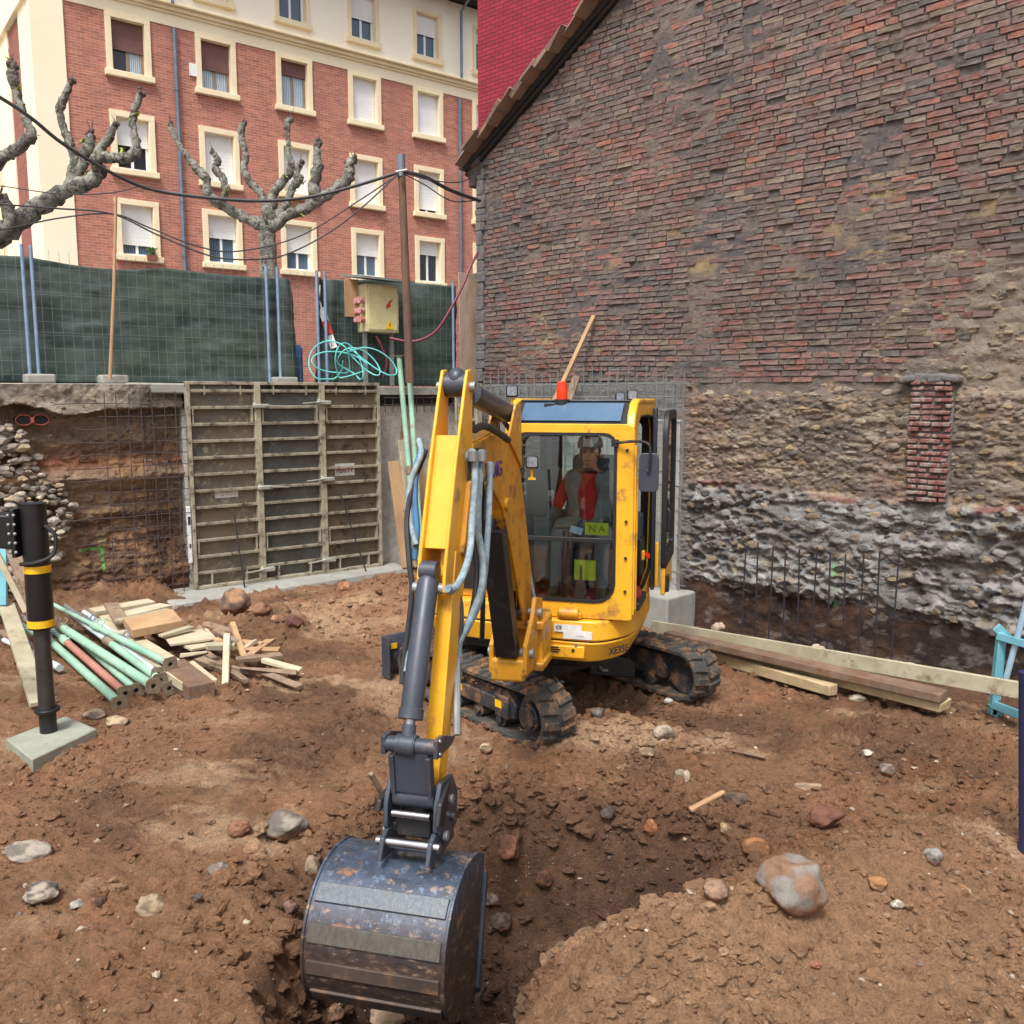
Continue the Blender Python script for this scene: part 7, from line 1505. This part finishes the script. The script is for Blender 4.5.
# ================================================================== operator
def person():
    OM = HM @ Matrix.Translation((.40, .10, .955)) @ Matrix.Scale(.94, 4, (0, 0, 1)) @ Matrix.Translation((0, 0, -.955))
    T_ = thing('person', 'seated operator in a cap, grey waistcoat and red sweater inside the excavator cab', 'person', OM @ Vector((0, 0, 1.38)), R(-15))
    V = []; Eg = []; Rd = []
    def v(p, r): V.append(p); Rd.append(r); return len(V)-1
    def chain(i, pts):
        for p, r in pts:
            j = v(p, r); Eg.append((i, j)); i = j
        return i
    pel = v((0, -.02, 1.46), (.17, .14)); sp1 = chain(pel, [((0, .0, 1.60), (.165, .13)), ((0, .03, 1.76), (.185, .135)), ((0, .03, 1.88), (.17, .12)), ((0, .02, 1.945), (.075, .07))])
    sh = V.index((0, .03, 1.88)); head = chain(sp1, [((0, .0, 2.0), (.050, .055)), ((0, -.025, 2.05), (.064, .078)), ((0, -.02, 2.14), (.084, .098)), ((0, -.01, 2.19), (.06, .07))])
    ha = {}
    for s_ in (-1, 1):
        if s_ < 0: arm_ = [((-.17, .02, 1.875), (.068, .065)), ((-.225, -.03, 1.74), (.056, .056)), ((-.255, -.10, 1.63), (.048, .048)), ((-.27, -.22, 1.71), (.038, .038)), ((-.272, -.27, 1.76), (.028, .03)), ((-.272, -.31, 1.79), (.042, .03))]
        else: arm_ = [((.17, .02, 1.875), (.068, .065)), ((.245, .0, 1.74), (.056, .056)), ((.29, -.06, 1.63), (.048, .048)), ((.31, -.18, 1.70), (.038, .038)), ((.315, -.24, 1.75), (.028, .03)), ((.315, -.28, 1.77), (.042, .03))]
        e = chain(sh, arm_); hx = V[e]; ha[s_] = hx
        for k in range(4):   # fingers curl round the joystick
            dx = -.026+.017*k; ln = (.9, 1, .96, .8)[k]
            chain(e, [((hx[0]+dx, hx[1]-.035*ln, hx[2]+.012), (.0105, .0105)), ((hx[0]+dx, hx[1]-.058*ln, hx[2]-.012), (.0095, .0095)), ((hx[0]+dx, hx[1]-.045*ln, hx[2]-.036), (.0085, .0085))])
        chain(e, [((hx[0]-s_*.03, hx[1]-.01, hx[2]+.012), (.012, .012)), ((hx[0]-s_*.042, hx[1]-.035, hx[2]+.006), (.010, .010))])
        sp_ = .105 if s_ < 0 else .13
        kx = -.15 if s_ < 0 else .20
        chain(pel, [((s_*.095, -.06, 1.43), (.105, .10)), ((s_*.13, -.28, 1.47), (.088, .088)), ((kx, -.50, 1.505), (.070, .070)), ((kx-.01*s_, -.55, 1.40), (.064, .068)), ((kx-.01*s_, -.58, 1.20), (.058, .062)), ((kx, -.60, 1.06), (.048, .05)), ((kx+.01*s_, -.64, 1.005), (.050, .042)), ((kx+.02*s_, -.75, .985), (.044, .03))])
    me = bpy.data.meshes.new('b'); me.from_pydata(V, Eg, []); o = bpy.data.objects.new('tmp_body', me); COL.objects.link(o)
    sk = o.modifiers.new('Skin', 'SKIN'); sk.use_smooth_shade = True
    for i, r in enumerate(Rd): me.skin_vertices[0].data[i].radius = r
    me.skin_vertices[0].data[0].use_root = True
    ss = o.modifiers.new('Sub', 'SUBSURF'); ss.levels = 3; ss.render_levels = 3
    bpy.context.view_layer.update(); dg = bpy.context.evaluated_depsgraph_get(); me2 = bpy.data.meshes.new_from_object(o.evaluated_get(dg)); bpy.data.objects.remove(o)
    skin = mat('skin', (190, 138, 112), (172, 120, 96), 14, .6); red_ = mat('red_sweater', (190, 26, 36), (160, 20, 32), 9, .85, 0, .4, 50, .008); jean = mat('grey_trousers', (112, 122, 128), (88, 98, 106), 7, .9, 0, .6, 24, .012); boot = mat('boot_leather', (70, 72, 58), (54, 56, 46), 9, .8); glove = mat('work_glove', (186, 188, 180), (160, 162, 156), 9, .8)
    vest = mat('grey_waistcoat', (118, 128, 122), (92, 102, 98), 6, .85, 0, .7, 18, .015); capm = mat('cap_cloth', (120, 120, 118), (92, 92, 92), 9, .8); white = mat('cap_badge', (232, 234, 236), (222, 224, 226), 9, .6); dark = mat('hair_dark', (52, 44, 40), (40, 34, 32), 20, .8)
    for m_ in (skin, red_, jean, boot, glove): me2.materials.append(m_)
    for p in me2.polygons:
        c = p.center; p.use_smooth = True
        if c.z > 1.945: k = 0
        elif c.z > 1.5 and (abs(c.x) > .14 or c.y > -.34) and c.y > -.265 : k = 1
        elif c.y < -.25 and c.z > 1.6: k = 4
        elif c.z < 1.075: k = 3
        else: k = 2
        if k == 1 and c.z < 1.54 and abs(c.x) < .2: k = 2
        p.material_index = k
    # vest faces, pushed out, before moving
    vb = [p for p in me2.polygons if 1.52 < p.center.z < 1.93 and abs(p.center.x) < .235 and not (p.center.y < .02 and abs(p.center.x-.0) < .04+.045*max(0, 1-abs(p.center.z-1.76)/.2)) and not (abs(p.center.x) > .178)]
    idx = {}; vv = []; ff = []
    for p in vb:
        q = []
        for i in p.vertices:
            if i not in idx: idx[i] = len(vv); n_ = me2.vertices[i].normal; co = me2.vertices[i].co; vv.append(co+n_*(.022+.006*math.sin(co.z*34+co.x*20)))
            q.append(idx[i])
        ff.append(q)
    ec = {}
    for q in ff:
        for i in range(len(q)):
            k_ = tuple(sorted((q[i], q[(i+1) % len(q)]))); ec[k_] = ec.get(k_, 0)+1
    nb_ = {}
    for (a, c), n_ in ec.items():
        if n_ == 1: nb_.setdefault(a, []).append(c); nb_.setdefault(c, []).append(a)
    for _ in range(14):
        nv_ = {i: vv[i]*.4+sum((vv[j] for j in js), Vector())*(.6/len(js)) for i, js in nb_.items()}
        for i, p_ in nv_.items(): vv[i] = p_
    L = Matrix.Rotation(R(15), 4, 'Z') @ Matrix.Translation(-T_.location) @ OM
    me2.transform(L); me2.update(); body_ = bpy.data.objects.new('body', me2); COL.objects.link(body_); par(body_, T_)
    def pb_(b, name, m, parent, **k): b.xf(OM); return b.build(name, m, parent, world=True, **k)
    vm = bpy.data.meshes.new('waistcoat'); vm.from_pydata([tuple(x) for x in vv], [], ff); vm.transform(L); vm.materials.append(vest); vm.polygons.foreach_set('use_smooth', [True]*len(ff)); vo = bpy.data.objects.new('waistcoat', vm); COL.objects.link(vo); par(vo, T_)
    s_ = vo.modifiers.new('Solidify', 'SOLIDIFY'); s_.thickness = .014; s_.offset = 1
    hd = Vector((0, -.025, 2.09))
    b = MB(); b.tube([hd+Vector((0, -.085, .035)), hd+Vector((0, -.108, .0)), hd+Vector((0, -.098, -.012))], [.010, .016, .012], 8); [b.sphere(hd+Vector((sx*.082, .0, -.0)), .024, 8, 6, (.4, .8, 1.2)) for sx in (-1, 1)]; pb_(b, 'nose_and_ears', skin, T_, smooth=80)
    b = MB(); [b.sphere(hd+Vector((sx*.032, -.084, .03)), .010, 8, 6, (1.3, .6, .7)) for sx in (-1, 1)]; [b.box(hd+Vector((sx*.033, -.092, .048)), (.034, .012, .007)) for sx in (-1, 1)]; pb_(b, 'eyes_and_brows', dark, T_)
    b = MB(); b.box(hd+Vector((0, -.094, -.042)), (.05, .01, .008)); pb_(b, 'mouth', mat('lips', (150, 84, 78), (140, 78, 72), 9, .6), T_, bevel=.003)
    b = MB(); b.sphere(hd+Vector((0, .018, .03)), .092, 14, 8, (.98, 1, .95)); pb_(b, 'hair', dark, T_, smooth=80)
    b = MB()
    prof = [(.102, .06), (.104, .10), (.092, .145), (.06, .165)]
    b.tube([hd+Vector((0, .0, z)) for r, z in prof], [r for r, z in prof], 18); cp_ = pb_(b, 'cap', capm, T_, smooth=60)
    b = MB(); b.prism([hd+Vector((.085*math.cos(a), -.07-.095*math.sin(a), .062)) for a in np.linspace(0, math.pi, 12)], [hd+Vector((.085*math.cos(a), -.07-.095*math.sin(a), .072)) for a in np.linspace(0, math.pi, 12)]); pb_(b, 'cap_peak', capm, cp_)
    b = MB(); b.prism([hd+Vector((x, -.100-.012*(1-abs(x)*12), .078)) for x in (-.042, -.02, 0, .02, .042)]+[hd+Vector((x, -.085, .14)) for x in (.03, 0, -.03)], [hd+Vector((x, -.108-.012*(1-abs(x)*12), .078)) for x in (-.042, -.02, 0, .02, .042)]+[hd+Vector((x, -.093, .14)) for x in (.03, 0, -.03)]); pb_(b, 'cap_front', white, cp_)
person()
# ================================================================== camera, light, world
cam = bpy.data.cameras.new('camera'); co = bpy.data.objects.new('camera', cam); COL.objects.link(co); co.location = (0, 0, CH); co.rotation_euler = (R(90)-PITCH, 0, 0)
cam.sensor_width = 36; cam.lens = 36*FPX/1024; cam.clip_end = 400; cam.clip_start = .05; S.camera = co
W = bpy.data.worlds.new('World'); S.world = W; W.use_nodes = True; nt = W.node_tree; bg = nt.nodes['Background']
sky = nt.nodes.new('ShaderNodeTexSky'); sky.sky_type = 'NISHITA'; sky.sun_disc = False; sky.sun_elevation = R(60); sky.sun_rotation = R(198); sky.dust_density = 4; sky.air_density = 1.0; sky.ozone_density = 1.0
hs = nt.nodes.new('ShaderNodeHueSaturation'); hs.inputs['Saturation'].default_value = .30; nt.links.new(sky.outputs[0], hs.inputs['Color']); nt.links.new(hs.outputs[0], bg.inputs['Color']); bg.inputs['Strength'].default_value = .10
sun = bpy.data.lights.new('sun', 'SUN'); sun.energy = 1.5; sun.angle = R(14); sun.color = (1, .98, .95); so = bpy.data.objects.new('sun', sun); COL.objects.link(so)
az = R(198); el = R(60); sd = Vector((math.sin(az)*math.cos(el), math.cos(az)*math.cos(el), math.sin(el))); so.rotation_euler = (-sd).to_track_quat('-Z', 'Y').to_euler(); so.location = (0, 0, 12)
S.view_settings.view_transform = 'Standard'; S.view_settings.look = 'None'; S.view_settings.gamma = 1; S.view_settings.exposure = EXPO
